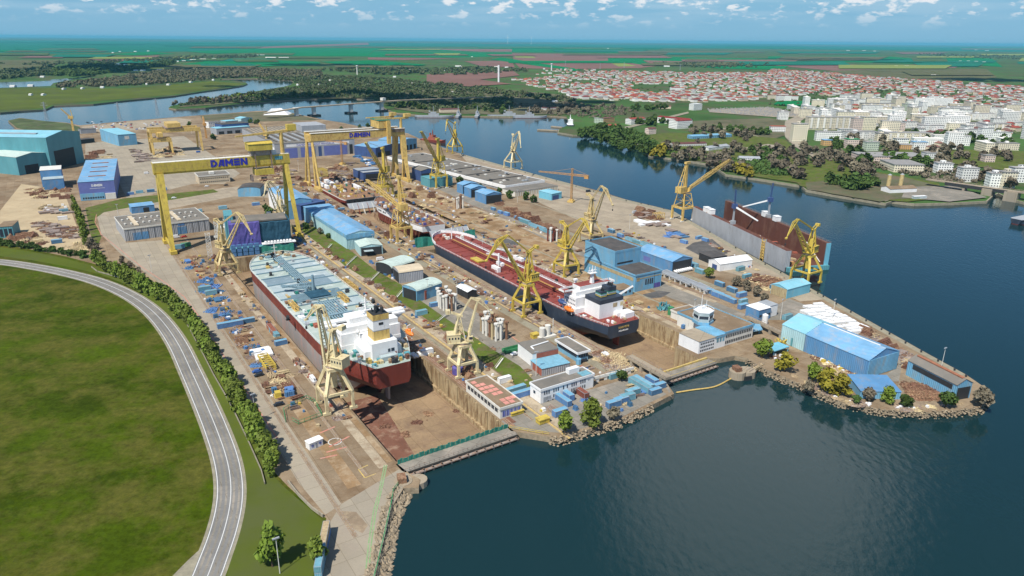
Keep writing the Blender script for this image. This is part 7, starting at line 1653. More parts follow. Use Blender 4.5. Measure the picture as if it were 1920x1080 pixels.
for i, (x0, x1, yb, yt, m_, lab) in enumerate(AP):
    p, q = (1440 + x0 / 4, 150 + yb / 4), (1440 + x1 / 4, 150 + yb / 4)
    a = G(*p); b = G(*q); d = b - a; w = d.length; h = min(max(HZ(p, (p[0], 150 + yt / 4)), 4), 36); dp = min(max(12, w * .3), 16)
    if i in (53, 51): dp = 40
    rz = math.atan2(d.y, d.x) + R(random.uniform(-9, 3))
    o = thing('apartment_block', lab, 'apartment block', (a.x, a.y, 0), rz, 'blocks of the town')
    mb = MB(); mb.box(0, w, 0, dp, 0, h); mb.build('wall', m_, o)
    rf = 'roof_red' if 'red roof' in lab else 'green_paint' if 'green roof' in lab else 'blue_roof' if 'blue' in lab else 'roof_grey'
    mb = MB(); mb.box(-.4, w + .4, -.4, dp + .4, h + .02, h + .7); mb.build('roof', rf, o)
    if h > 12: boxpart('stair_head', o, m_, (w * .3, w * .3 + 5, dp * .3, dp * .7, h + .7, h + 3.2)); 
    if w > 40 and h > 10:
        for k in range(int(w / 12)): boxpart('balcony', o, 'house_white', (3 + k * 12, 6.5 + k * 12, -1.0, -.02, 2.6, h - 1.0))
# further blocks of the dense centre
random.seed(31)
AX = [(p.x, p.y) for p in GP([(1478, 212), (1530, 196), (1620, 190), (1760, 200), (1900, 214), (1990, 232), (1990, 300), (1860, 292), (1740, 276), (1640, 262), (1560, 250), (1500, 248)])]
ext = [(o.location.x, o.location.y) for o in COL.objects if o.name.startswith('apartment_block')]; APX = {}; nb_ = 0
for _ in range(6000):
    if nb_ >= 105: break
    x = random.uniform(min(p[0] for p in AX), max(p[0] for p in AX)); y = random.uniform(min(p[1] for p in AX), max(p[1] for p in AX))
    if not inpoly(x, y, AX) or any(abs(x - a) < 34 and abs(y - b) < 34 for a, b in ext): continue
    ext.append((x, y)); nb_ += 1; key = random.randint(0, 8); wn = ('white', 'cream', 'white')[key % 3]; hn = ('low', 'medium', 'tall')[key // 3]; lab = '%s plain %s apartment block with a flat roof among the close-set blocks of the town' % (hn, wn); gr = '%s %s flat-roofed blocks' % (hn, wn); rz = random.choice((-.12, -.12, -.12, 1.45)) + random.uniform(-.06, .06)
    if key not in APX:
        w = (44, 30, 22)[key % 3]; h = (10, 15, 24)[key // 3]; o = thing('apartment_block', lab, 'apartment block', (x, y, 0), rz, gr); mb = MB(); mb.box(0, w, 0, 12, 0, h); mb.build('wall', 'flat_cream' if wn == 'cream' else 'flat_white', o); mb = MB(); mb.box(-.3, w + .3, -.3, 12.3, h + .02, h + .6); mb.build('roof', 'roof_grey' if key % 2 else 'house_white', o); boxpart('stair_head', o, 'house_white', (w * .4, w * .4 + 4, 4, 8, h + .62, h + 3)); APX[key] = o
    else: dup(APX[key], (x, y, 0), rz, lab, gr)
random.seed(6)
# houses
rw = {'roof_red': 6, 'roof_orange': 2, 'roof_brown': 4, 'roof_grey': 4}; rl = [k for k, v in rw.items() for _ in range(v)]
def house_mb(mb, x, y, a, w, d, h, rh, iw, ir):
    ca, sa = math.cos(a), math.sin(a); T = lambda p: (x + p[0] * ca - p[1] * sa, y + p[0] * sa + p[1] * ca, p[2])
    q = MB(); q.box(-w / 2, w / 2, -d / 2, d / 2, 0, h, iw); e = .5
    q.add([(-w / 2 - e, -d / 2 - e, h), (w / 2 + e, -d / 2 - e, h), (w / 2 + e, d / 2 + e, h), (-w / 2 - e, d / 2 + e, h), (-w / 2 + d * .3, 0, h + rh), (w / 2 - d * .3, 0, h + rh)], [(0, 1, 5, 4), (1, 2, 5), (2, 3, 4, 5), (3, 0, 4)], ir)
    mb.v_off = len(mb.v); mb.add([T(p) for p in q.v], [f for f in q.f]); mb.m[-len(q.f):] = q.m
regs = [([(960, 150), (1000, 148), (1075, 138), (1140, 134), (1440, 138), (1440, 182), (1400, 190), (1330, 192), (1240, 192), (1080, 186), (1060, 178), (1000, 164)], 17), ([(1440, 130), (1560, 138), (1700, 150), (1870, 160), (1920, 165), (2000, 170), (2000, 220), (1900, 210), (1800, 196), (1640, 186), (1560, 182), (1440, 178)], 16), ([(1560, 196), (1700, 200), (1880, 212), (1920, 222), (1920, 260), (1780, 268), (1660, 250), (1560, 232), (1500, 215)], 22), ([(1720, 272), (1780, 268), (1800, 282), (1740, 286)], 16), ([(1040, 128), (1130, 132), (1000, 142)], 30)]
holes = [[G(*p).to_2d() for p in q] for q in ([(1180, 158), (1260, 158), (1270, 172), (1200, 176)], [(1330, 190), (1440, 190), (1480, 196), (1400, 200)], [(1080, 150), (1130, 152), (1100, 158), (1050, 156)], [(1640, 168), (1700, 170), (1690, 176), (1640, 174)])]
H = []
for px, sp in regs:
    P = [(p.x, p.y) for p in GP(px)]; x0 = min(p[0] for p in P); x1 = max(p[0] for p in P); y0 = min(p[1] for p in P); y1 = max(p[1] for p in P); ang = R(18); ca, sa = math.cos(ang), math.sin(ang); cx, cy = (x0 + x1) / 2, (y0 + y1) / 2; rr = int(math.hypot(x1 - x0, y1 - y0) / 2 / sp) + 1
    for i in range(-rr, rr):
        if i % 4 == 0: continue
        for j in range(-rr, rr):
            if j % 11 == 0 or random.random() < .2: continue
            u = i * sp + random.uniform(-3, 3); v = j * sp + random.uniform(-3, 3); x = cx + u * ca - v * sa; y = cy + u * sa + v * ca
            if inpoly(x, y, P) and not any(inpoly(x, y, q) for q in holes): H.append((x, y, ang + random.choice((0, math.pi / 2)) + random.uniform(-.1, .1)))
boxes_ap = [(o.location.x, o.location.y) for o in COL.objects if o.name.startswith('apartment_block')]
H = [q for q in H if all((q[0] - a) ** 2 + (q[1] - b) ** 2 > 500 for a, b in boxes_ap)]
H.sort(key=lambda q: math.hypot(q[0], q[1]))
if len(H) > 2600: H = H[:420] + random.sample(H[420:], 2180)
protos = {}
near, farh = H[:290], H[290:]
for k, (x, y, a) in enumerate(near):
    key = (random.choice(rl), random.choice(['house_white', 'house_white', 'house_cream']), random.randint(0, 2))
    nm_ = {'roof_red': 'red', 'roof_orange': 'orange', 'roof_brown': 'brown', 'roof_grey': 'grey'}[key[0]]; lab = '%s house with %s hipped roof in the dense quarter of the town' % (key[1][6:], nm_)
    if key not in protos:
        mb = MB(); s_ = key[2]; house_mb(mb, 0, 0, 0, 11 + 3 * s_, 9 + s_, 4 + 1.6 * s_, 2.8, 0, 1); o = mb.build('house', [key[1], key[0]]); put(o, (x, y, 0), a); tag(o, lab, 'house', 'houses with %s roofs and %s walls' % (nm_, key[1][6:])); protos[key] = o
    else: dup(protos[key], (x, y, 0), a)
mb = MB()
for k, (x, y, a) in enumerate(farh): house_mb(mb, x, y, a, random.uniform(10, 16), random.uniform(8, 12), random.choice((3.5, 5, 6.5)), 2.6, random.choice((0, 0, 1)), 2 + rl.index(random.choice(rl)) % 14 // 4)
tag(mb.build('houses', ['house_white', 'house_cream', 'roof_red', 'roof_orange', 'roof_brown', 'roof_grey']), kind='stuff')
wood([(980, 150), (1100, 140), (1440, 140), (1440, 182), (1240, 192), (1080, 186)], 420, 'leaf_dark', 2.5, 5, 'garden_trees')
wood([(1440, 132), (1700, 152), (1920, 168), (1920, 262), (1780, 268), (1640, 250), (1560, 230), (1440, 200)], 1500, 'wood_far', 2.5, 5.5, 'garden_trees')
# cemetery stones
mb = MB(); P = [(p.x, p.y) for p in GP([(1325, 205), (1440, 201), (1500, 211), (1540, 219), (1440, 219), (1330, 210)])]; r = random.Random(2); c = 0
while c < 900:
    x = r.uniform(min(p[0] for p in P), max(p[0] for p in P)); y = r.uniform(min(p[1] for p in P), max(p[1] for p in P))
    if inpoly(x, y, P): c += 1; mb.box(x - 1, x + 1, y - .8, y + .8, .9, 1.6 + r.random() * 1.4, 0)
tag(mb.build('gravestones', 'roof_grey'), kind='stuff')
# single landmarks of the far bank
def blockb(nm, lab, N_, R_, h, dp, m_, rf, roof='flat', rh=2, cat='building'):
    o, w, d, hh = shed(nm, lab, N_, R_, dep=dp, h=h, roof=roof, rh=rh, wall=m_, rm=rf, ridge='x', cat=cat); return o, w, d, hh
blockb('school_block', 'white institute wing with a red roof on the far bank, taller right end', (1269, 242), (1297, 240), 14, 22, 'flat_white', 'roof_red', 'gable')
blockb('school_block', 'long white institute wing with a red roof on the far bank, lower part', (1232, 230), (1290, 236), 11, 14, 'flat_white', 'roof_red', 'gable')
blockb('school_block', 'white house with a dark red roof left of the institute wings', (1183, 234), (1210, 232), 10, 16, 'flat_white', 'roof_red', 'gable')
blockb('barrack', 'yellow flat-roofed barrack above the ferry', (1116, 231), (1131, 231), 9, 14, 'flat_green', 'roof_grey'); blockb('barrack', 'ochre terraced barrack beside the yellow one', (1131, 231), (1152, 229), 9, 14, 'flat_orange', 'roof_brown')
blockb('boat_shed', 'long low blue boat shed on the far bank lawn', (1298, 262), (1372, 258), 5, 14, 'flat_blue', 'blue_light', 'mono', 1)
blockb('club_house', 'grey-roofed club house by the shore behind the quay mast crane', (1386, 304), (1425, 305), 5, 14, 'flat_white', 'grey', 'gable')
blockb('boat_club', 'white restaurant with dark roof on the town quay below the silos', (1668, 364), (1718, 362), 5, 14, 'white', 'brown_roof', 'gable')
blockb('kiosk', 'long white container kiosk on the town quay', (1714, 375), (1737, 374), 3.4, 4, 'deck_pale', 'white')
blockb('villa', 'small pink villa on the lawn of the far bank', (1216, 252), (1230, 251), 9, 10, 'flat_pink', 'roof_brown', 'gable'); blockb('villa', 'small house with a red roof close to the shore road', (1136, 240), (1157, 239), 4, 10, 'flat_white', 'roof_red', 'gable')
blockb('pavilion', 'row of low houses with dark red roofs among bare trees', (1262, 276), (1325, 274), 4, 12, 'flat_white', 'roof_brown', 'gable'); blockb('pavilion', 'low white pavilion with a blue-grey roof among bare trees', (1328, 284), (1368, 279), 4.5, 14, 'flat_white', 'grey', 'gable')
blockb('wall_house', 'long pale house row above the naval shore', (1218, 203), (1258, 204), 5, 10, 'house_cream', 'roof_brown', 'gable'); blockb('store', 'white store building near the church on the ridge', (1300, 207), (1316, 206), 14, 14, 'flat_white', 'white')
blockb('town_hall', 'large white hall with a red roof at the edge of the houses', (1259, 171), (1276, 171), 11, 18, 'flat_white', 'roof_red', 'gable'); blockb('barrack', 'beige barrack in the shade of the naval shore', (826, 212), (862, 211), 7, 12, 'house_cream', 'roof_brown', 'gable'); blockb('barrack', 'grey barrack near the ferry landing', (1016, 208), (1046, 208), 6, 12, 'house_white', 'roof_brown', 'gable')
for (px, lab) in (((1665, 350), 'left one of two yellow silos on the town bank'), ((1688, 349), 'right one of two yellow silos on the town bank')):
    b = G(*px); mb = MB(); mb.tube((0, 0, 0), (0, 0, 13), 2.2, n=12); o = put(mb.build('silo', 'yellow_pale'), b); tag(o, lab, 'silo', 'yellow silos'); q = MB(); q.tube((0, 0, 13.02), (0, 0, 14.2), 2.3, .6, 12); q.build('roof', 'grey', o)
def tower(nm, lab, px, h, r1, r2, m_, cat='tower', cap=True):
    b = G(*px); o = thing(nm, lab, cat, (b.x, b.y, 0)); mb = MB(); mb.tube((0, 0, 0), (0, 0, h), r1, r2, 10); mb.build('shaft', m_, o)
    if cap: q = MB(); q.tube((0, 0, h), (0, 0, h + 4), r2 * 1.6, r2 * 2.0, 10); q.tube((0, 0, h + 4), (0, 0, h + 6), r2 * 2.0, .4, 10); q.build('tank', m_, o)
tower('chimney', 'tall white water tower alone on the brown field', (935, 155), 62, 3.6, 3.6, 'white', cap=False); tower('water_tower', 'white water tower at the upper edge of the houses', (1034, 133), 32, 3, 3, 'white'); tower('water_tower', 'grey mushroom water tower beyond the bridge', (670, 140), 34, 3, 2.4, 'offwhite')
for k, (px, lab) in enumerate((((952, 83), 'left one of two white wind turbines on the horizon'), ((996, 83), 'right one of two white wind turbines on the horizon'))):
    b = G(*px); o = thing('wind_turbine', lab, 'wind turbine', (b.x, b.y, 0), 0, 'wind turbines'); s_ = b.length / 1338; mb = MB(); mb.tube((0, 0, 0), (0, 0, 12 * s_), .35 * s_, .2 * s_, 8); mb.build('tower', 'white', o)
    for j in range(3): a = 1.57 + j * 2.094 + k; q = MB(); q.beam((0, -.5 * s_, 12 * s_), (4.5 * s_ * math.cos(a), -.5 * s_, 12 * s_ + 4.5 * s_ * math.sin(a)), .35 * s_, .2 * s_, .12 * s_, .1 * s_); q.build('blade', 'white', o)
# farms of the plain
FM = [(330, 116, 14), (345, 115, 10), (362, 113, 16), (380, 112, 18), (402, 111, 12), (482, 104, 8), (492, 104, 12), (508, 109, 30), (532, 109, 26), (212, 99, 6), (225, 97, 5), (254, 97, 8), (278, 96, 6), (255, 133, 10), (268, 133, 12), (300, 132, 14), (62, 142, 10), (80, 145, 9), (25, 163, 12), (58, 162, 12), (58, 179, 6), (82, 179, 6), (120, 168, 5), (155, 167, 5), (316, 160, 7), (358, 155, 6), (400, 151, 5), (275, 159, 4), (192, 165, 8), (720, 132, 6), (770, 132, 8), (835, 133, 6), (740, 145, 8), (775, 158, 12), (795, 160, 10), (850, 175, 10), (890, 174, 8), (1140, 91, 6), (1546, 109, 8), (1560, 110, 10), (1580, 110, 10), (1680, 125, 10), (1700, 125, 10), (1750, 142, 12), (1800, 115, 6), (1815, 115, 8), (1830, 116, 8), (1845, 117, 8), (1590, 95, 10), (1620, 95, 10), (1640, 96, 8), (1830, 94, 8), (1850, 95, 8), (930, 126, 10), (950, 127, 10), (860, 125, 20), (1250, 125, 16), (885, 107, 5), (600, 160, 8), (620, 152, 8), (690, 160, 12), (560, 160, 10), (650, 164, 6), (1020, 130, 5), (1060, 132, 6), (990, 180, 12), (1040, 192, 14)]
pr = None
for px, py, w_ in FM:
    b = G(px, py); ww = w_ * .62 * b.length / 1338
    if pr is None:
        mb = MB(); mb.box(-.5, .5, -.5, .5, 0, 1, 0); mb.add([(-.52, -.52, 1.0), (.52, -.52, 1.0), (.52, .52, 1.0), (-.52, .52, 1.0), (-.52, 0, 1.4), (.52, 0, 1.4)], [(0, 1, 5, 4), (2, 3, 4, 5), (1, 2, 5), (3, 0, 4)], 1); pr = put(mb.build('farm_building', ['white', 'offwhite']), b, random.uniform(-.3, .3), (ww, 12, 4.5)); tag(pr, 'pale farm building far out on the plain', 'farm building', 'farm buildings on the plain')
    else: dup(pr, b, random.uniform(-.3, .3), sc=(ww, 12, 3.6 + ww * .03))
# road bridge over the lake
P0, P1_ = G(505, 221), G(722, 205.5); d = P1_ - P0; bl = d.length; o = thing('road_bridge', 'long pale road bridge on slim piers crossing the lake', 'bridge', (P0.x, P0.y, 0), math.atan2(d.y, d.x))
mb = MB(); mb.beam((-10, 0, 9), (bl * .25, 0, 16), 11, 1.8); mb.beam((bl * .25, 0, 16), (bl + 40, 0, 18), 11, 1.8); mb.beam((bl + 40, 0, 18), (bl + 420, 60, 6), 11, 1.8); mb.build('deck', 'quay', o)
for px in ((554, 217), (606, 217.5), (669, 211.5), (716, 206)):
    g = G(*px) - P0; x = g.x * d.x / bl + g.y * d.y / bl; mb = MB(); mb.box(x - 3, x + 3, -4, 4, -3, 16); mb.box(x - 5, x + 5, -5, 5, 15, 16.5); pi = mb.build('pier', 'offwhite', o); boxpart('pile_cap', pi, 'dark', (x - 11, x + 11, -9, 9, -3, .4))
boxpart('pylon_house', o, 'offwhite', (bl * .97, bl * 1.0, -5, 5, 20.3, 26))
# railway bridge at the right
P0, P1_ = G(1772, 354), G(1888, 371); d = P1_ - P0; bl = d.length; o = thing('railway_bridge', 'dark railway bridge at the right edge over the canal mouth', 'bridge', (P0.x, P0.y, 0), math.atan2(d.y, d.x))
boxpart('deck', o, 'quay', (-20, bl + 16, -4, 4, 7.2, 8.2)); boxpart('girder', o, 'dark', (0, bl, -4.3, -4.05, 4.6, 8.0)); boxpart('abutment', o, 'concrete', (bl * .62, bl * .78, -6, 6, -3, 7.1)); boxpart('abutment', o, 'concrete', (bl - 2, bl + 10, -6, 6, -3, 7.1)); boxpart('pier', o, 'concrete', (bl * .3, bl * .34, -4, 4, -1, 7.1))
mb = MB()
for s in (-1, 1):
    mb = MB(); mb.box(-20, bl + 16, s * 3.9 - .1, s * 3.9 + .1, 9.2, 9.4)
    for k in range(24): mb.box(-20 + k * (bl + 36) / 24, -19.8 + k * (bl + 36) / 24, s * 3.9 - .1, s * 3.9 + .1, 8.2, 9.3)
    mb.build('railing', 'steel', o)
# moored ships on the far shore
def vessel(nm, lab, px, ln, bm, rz, hm, sm, H_=5, mast=14, grp=None, decks=((.35, .62, 4), (.4, .55, 7))):
    b = G(px[0], px[1], -2); o = thing(nm, lab, 'ship', (b.x, b.y, -4.2), rz, grp); hull(o, ln, bm, H_ + 1.7, [(2.4, 'hull_bottom'), (H_ + 1.7, hm)], sm, tb=.8, bow_len=.3, stern_len=.1, sheer=2)
    z = H_ + 1.7; mb = MB(); prev_ = z
    for a, c, h in decks: mb.box(ln * a, ln * c, -bm * .36, bm * .36, prev_ - .02, z + h); prev_ = z + h
    mb.build('deckhouse', sm, o); q = MB(); q.lat((ln * .48, 0, prev_), (ln * .48, 0, prev_ + mast), 1.6, 1.6, .5, .5, 6, .3, up=(0, 1, 0)); q.build('mast', sm, o); boxpart('funnel', o, sm, (ln * .36, ln * .4, -1.2, 1.2, prev_ - .01, prev_ + 3))
for i, (px, ln, rz, lab) in enumerate((((778, 220), 80, .02, 'grey naval ship moored leftmost on the far shore'), ((857, 221), 40, 1.5, 'small grey patrol boat, bow to the lake, left of a pair'), ((893, 221), 40, 1.5, 'small grey patrol boat, bow to the lake, right of a pair'), ((914, 219), 95, .03, 'large grey frigate lying along the far shore'), ((962, 221), 70, .05, 'long low grey landing barge next to the frigate'))):
    vessel('naval_ship', lab, px, ln, 9, rz, 'grey', 'grey', 4.5, 12, 'naval ships on the far shore')
vessel('ferry', 'small white ferry with dark hull at the far landing', (1070, 239), 34, 12, 1.57, 'hull_navy', 'white', 5, 8, None, ((.1, .5, 5), (.12, .42, 9)))
vessel('tug', 'red workboat at the quay behind the gantry right legs', (790, 264), 46, 11, -.5, 'hull_red', 'brick_red', 4, 8)
vessel('coaster', 'dark vessel just entering at the right picture edge', (1903, 420), 60, 12, .5, 'hull_navy', 'grey', 5, 8)
b = G(1197, 277, -2); o = thing('floating_pontoon', 'small grey floating pontoon house by the town shore', 'pontoon', (b.x, b.y, -2.4), .3); boxpart('hull', o, 'dark', (0, 20, 0, 9, -.3, 1)); boxpart('house', o, 'grey', (2, 18, 1, 8, 1, 4.4)); boxpart('roof', o, 'offwhite', (1.6, 18.4, .6, 8.4, 4.42, 4.7))
for i, (p, q) in enumerate((((1008, 243), (1046, 245)), ((1034, 237), (1055, 239)))):
    A, B = G(*p, -1), G(*q, -1); mb = MB(); mb.beam(A + Vector((0, 0, -.2)), B + Vector((0, 0, -.2)), 5, 2); tag(mb.build('pier', 'quay'), ['longer of two low piers near the ferry', 'shorter of two low piers near the ferry'][i], 'pier')
# ================================================================ YARD EQUIPMENT AND CLUTTER
random.seed(77)
protoC = {}
def container(px, col, rz, label, grp='shipping containers of the yard', ln=6.4, loc=None, sc=1.0, z=0.03):
    p = loc if loc is not None else G(*px); p = Vector((p.x, p.y, z)); key = (col, ln)
    if key not in protoC:
        o = thing('container', label, 'container', p, rz, grp); mb = MB(); mb.box(-ln / 2, ln / 2, -1.22, 1.22, .1, 2.55); mb.build('body', col, o)
        mb = MB()
        for x in (-ln / 2, ln / 2 - .12):
            for y in (-1.26, 1.14): mb.box(x, x + .12, y, y + .12, 0, 2.62)
        for y in (-1.26, 1.14): mb.box(-ln / 2, ln / 2, y, y + .12, 2.5, 2.64)
        mb.box(-ln / 2, -ln / 2 + .12, -1.2, 1.2, 2.5, 2.64); mb.box(ln / 2 - .12, ln / 2, -1.2, 1.2, 2.5, 2.64); mb.build('frame', 'grey', o)
        mb = MB(); mb.box(ln / 2 + .01, ln / 2 + .05, -1.1, 1.1, .25, 2.4); mb.build('door', col, o); mb = MB(); mb.box(-ln / 2 + .1, ln / 2 - .1, -1.1, 1.1, 2.56, 2.62); mb.build('roof', {'container_blue': 'blue_light'}.get(col, col), o)
        protoC[key] = o; o.scale = (sc, sc, sc); return o
    return dup(protoC[key], p, rz, label, grp, (sc, sc, sc))
V_, U_ = VA, UA
CN = [(1052, 752, 'b', U_, 'blue container standing left of the two long ones before the trees'), (1064, 746, 'b', U_, 'blue container with a rust-brown top near the waterfront trees'), (1092, 742, 'r', U_, 'rust-roofed container behind the green waterfront trees'), (1050, 778, 'b', V_, 'blue container under the left waterfront tree'), (1150, 762, 'b', V_, 'dark blue container, first of the waterfront cluster'), (1164, 756, 'b', V_, 'dark blue container, second of the waterfront cluster'), (1176, 750, 't', V_, 'teal cabin container in the waterfront cluster'), (1186, 740, 't', V_, 'pale teal cabin with patched roof in the waterfront cluster'), (1200, 727, 't', U_, 'wide teal container beside the trestle'), (1206, 722, 't', U_, 'second wide teal container beside the trestle'), (1222, 718, 'b', U_, 'blue curved-roof container at the foot of the trestle'), (1236, 728, 'b', V_, 'blue container at the pier corner'), (1228, 738, 'b', V_, 'blue container on the pier edge'), (1152, 708, 't', V_, 'teal tank container by the thin pipe rack'),
      (1349, 536, 'b', U_, 'blue container with white panels behind the grating rack'), (1372, 547, 'b', U_, 'blue container with white door near the grey road'), (1340, 553, 'b', U_, 'violet-blue container, first of the long row'), (1352, 559, 'b', U_, 'violet-blue container, second of the long row'), (1364, 564, 'b', U_, 'violet-blue container, third of the long row'), (1390, 556, 'b', V_, 'blue container stacked beside the square building'), (1393, 568, 't', V_, 'light blue container stack end by the square building'), (1393, 578, 'b', V_, 'blue container closest to the square building'),
      (1183, 452, 't', U_, 'light blue cabin, first of the line along the open quay'), (1197, 457, 't', U_, 'light blue cabin, second of the line along the open quay'), (1214, 463, 't', U_, 'light blue cabin, third of the line along the open quay'), (1228, 470, 't', U_, 'light blue cabin, fourth of the line along the open quay'), (1163, 444, 'b', U_, 'blue container on the green strip of the quay'), (1146, 436, 'b', U_, 'blue container farther up the green strip'), (1282, 456, 'b', U_, 'blue container left of the oil stain'), (1310, 448, 'b', V_, 'blue container above the oil stain, left'), (1322, 452, 'b', U_, 'blue container above the oil stain, right'), (1300, 500, 't', U_, 'teal cabin at the front of the shed with white pipes'), (1312, 512, 't', U_, 'pale blue cabin beside the small tree'), (1388, 507, 't', V_, 'pale blue trailer in front of the white tent hall'), (1400, 521, 't', V_, 'small teal hut by the scrap fence'),
      (925, 394, 'b', U_, 'blue container next to the stepped blue sheds, first'), (938, 400, 'b', U_, 'blue container next to the stepped blue sheds, second'), (950, 404, 'b', U_, 'blue container next to the stepped blue sheds, third'), (985, 418, 't', U_, 'light blue shelter, first of the long line beside the road'), (1000, 425, 't', U_, 'light blue shelter, second of the long line beside the road'), (1014, 431, 't', U_, 'light blue shelter, third of the long line beside the road'), (1028, 437, 't', U_, 'light blue shelter, fourth of the long line beside the road'), (972, 412, 'b', U_, 'dark blue container at the head of the shelter line'),
      (515, 628, 't', U_, 'long teal container with rust-brown roof west of the tanker'), (510, 622, 'r', U_, 'rust-topped container beside the long teal one'), (527, 646, 'b', V_, 'blue container hut west of the tanker'), (432, 612, 'b', V_, 'dark blue container lying across the work strip, left'), (457, 606, 'b', V_, 'blue container lying across the work strip, right'), (384, 545, 't', V_, 'bright blue canopy box with white top at the apron edge'), (396, 552, 't', V_, 'bright blue box beside the white-topped one'), (337, 466, 't', V_, 'teal container near the left gantry bogie'), (349, 462, 'g', V_, 'green container near the left gantry bogie'),
      (946, 716, 'w', V_, 'white container cabin by the grass bank end'), (964, 735, 't', V_, 'teal and white cabin near the yellow rail line'), (977, 743, 'b', V_, 'blue container near the yellow rail line'), (800, 664, 'w', V_, 'white cabin on the strip west of the grass bank'), (790, 590, 't', V_, 'light blue box at the small sheds'), (815, 574, 'b', V_, 'blue box beside the nearest small shed'), (640, 395, 'b', V_, 'blue container by the building dock edge'), (570, 366, 't', V_, 'teal trailer behind the blue hall'), (355, 402, 'b', V_, 'navy container behind the grey ribbed hall'), (418, 392, 't', V_, 'light blue hut at the right end of the grey ribbed hall'), (372, 398, 't', V_, 'teal car shelter behind the grey ribbed hall'), (480, 385, 'b', V_, 'blue crate container on the wrapped ship quay'),
      (245, 365, 'b', V_, 'navy container right of the lettered workshop, first'), (262, 362, 't', V_, 'teal container right of the lettered workshop, second'), (283, 360, 'b', V_, 'navy container right of the lettered workshop, third'), (306, 357, 'b', V_, 'navy container behind the left gantry leg'), (120, 398, 't', V_, 'blue shelter box beside the poplars'), (118, 412, 'w', V_, 'white trailer beside the poplars'), (107, 456, 'b', V_, 'dark blue flat rack in the sandy yard'), (1452, 541, 'b', V_, 'navy box at the corner of the turquoise shed'), (1476, 598, 't', V_, 'teal shack with red roof on the grey road')]
cm = {'b': 'container_blue', 't': 'container_teal', 'r': 'container_rust', 'g': 'green_paint', 'w': 'white'}
for px, py, c, rz, lab in CN: container((px, py), cm[c], rz + random.uniform(-.04, .04), lab, ln=12.2 if any(w_ in lab for w_ in ('long', ' row', 'line', 'across', 'wide')) else 6.4, sc=random.uniform(.95, 1.15))
# stack of two at the bottom
a = G(612, 1010); b = G(600, 1072); d = b - a; rz = math.atan2(d.y, d.x)
for i in range(3):
    p = a + d * (i * .36 + .15); container(None, ('container_blue', 'container_rust', 'container_teal')[i], rz, ('container below the sand-topped one at the meadow corner', 'rust-coloured container in the middle of the corner stack', 'pale blue container at the lower end of the corner stack')[i], 'corner container stack', ln=12.2, loc=p, sc=.86)
    if i != 1: container(None, ('timber', 'container_teal')[i // 2], rz, ('sand-topped container on the corner stack', 'upper pale blue container of the corner stack')[i // 2], 'corner container stack', ln=12.2, loc=p, sc=.86, z=2.3)
# site office cabin
o, w, d_, h = shed('site_office', 'small white site office cabin on the bare concrete beside the first dock', (581, 845), (606, 834.5), dep=3.0, h=2.9, wall='white', rm='white', cat='cabin')
for f in (.15, .72): face('window', o, 'violet_wall', w * f, w * f + .9, 1.0, 2.0)
face('door', o, 'grey', w * .46, w * .56, .05, 2.1)
# vehicles
protoV = {}
def car(px, m_, rz, label, grp='parked cars and vans', van=False):
    p = G(*px); key = (m_, van)
    if key not in protoV:
        o = thing('van' if van else 'car', label, 'van' if van else 'car', p, rz, grp); L_, h1, h2 = (5.4, 1.2, 2.4) if van else (4.4, .85, 1.45)
        mb = MB(); mb.extr([(-L_ / 2, .3), (L_ / 2, .3), (L_ / 2, h1 * .9), (L_ / 2 - .1, h1), (-L_ / 2, h1)], -.88, .88, 'y'); mb.v = [(x, y, z) for x, y, z in mb.v]; mb.build('body', m_, o)
        mb = MB(); x0, x1 = (-L_ / 2 + .05, L_ / 2 - 1.1) if van else (-L_ / 2 + .6, L_ / 2 - 1.3); mb.extr([(x0, h1), (x1 + .6, h1), (x1, h2), (x0 + (.05 if van else .5), h2)], -.8, .8, 'y'); mb.build('cabin', m_, o)
        mb = MB(); mb.beam((x1 + .58, 0, h1 + .05), (x1 + .06, 0, h2 - .08), 1.4, .06, up=(0, 1, 0)); mb.build('windscreen', 'window', o)
        for x in (-L_ / 2 + .9, L_ / 2 - .9):
            for y in (-.9, .7): mb = MB(); mb.tube((x, y, .34), (x, y + .2, .34), .34, n=10); mb.build('wheel', 'tyre', o)
        protoV[key] = o; return o
    return dup(protoV[key], (p.x, p.y, .02), rz, label, grp)
CA = [(587, 715, 'car_white', U_ + math.pi, 'white delivery van driving between the crane rails west of the tanker', 1), (482, 698, 'car_blue', V_, 'dark blue car parked by the yellow frame, upper one', 0), (486, 705, 'car_dark', V_, 'black car parked by the yellow frame, lower one', 0), (523, 760, 'car_dark', V_, 'black car on the concrete near the green fence', 0), (965, 665, 'car_white', V_, 'white car parked by the green skip', 0), (1030, 750, 'car_silver', V_, 'silver car parked at the white office, left one', 0), (1080, 737, 'car_dark', V_, 'dark car parked at the white office, middle one', 0), (1086, 734, 'car_silver', V_, 'light car parked at the white office, right one', 0), (1094, 678, 'car_dark', V_, 'black car below the raised cabin', 0), (1135, 665, 'car_white', U_, 'white pick-up on the track beside the second dock', 0), (713, 488, 'car_white', V_, 'white van before the arched canopy', 1), (388, 350, 'car_white', V_, 'white car before the beige office, left', 0), (424, 348, 'car_dark', V_, 'dark car before the beige office, right', 0), (326, 372, 'car_white', V_, 'white car driving on the yard road', 0), (345, 445, 'car_red', V_, 'red car at the grey ribbed hall', 0), (330, 446, 'car_white', V_, 'white van at the grey ribbed hall', 1), (275, 326, 'car_white', V_, 'white bus-like van by the left gantry leg', 1), (1190, 400, 'car_silver', V_, 'silver truck on the open quay', 1), (1103, 360, 'car_dark', V_, 'dark lorry near the quay edge', 1), (372, 286, 'car_blue', V_, 'blue truck on the slab yard', 1), (1040, 355, 'car_dark', V_, 'navy truck at the end of the warehouse', 1), (1285, 615, 'container_blue', V_, 'blue open truck by the control tower', 1)]
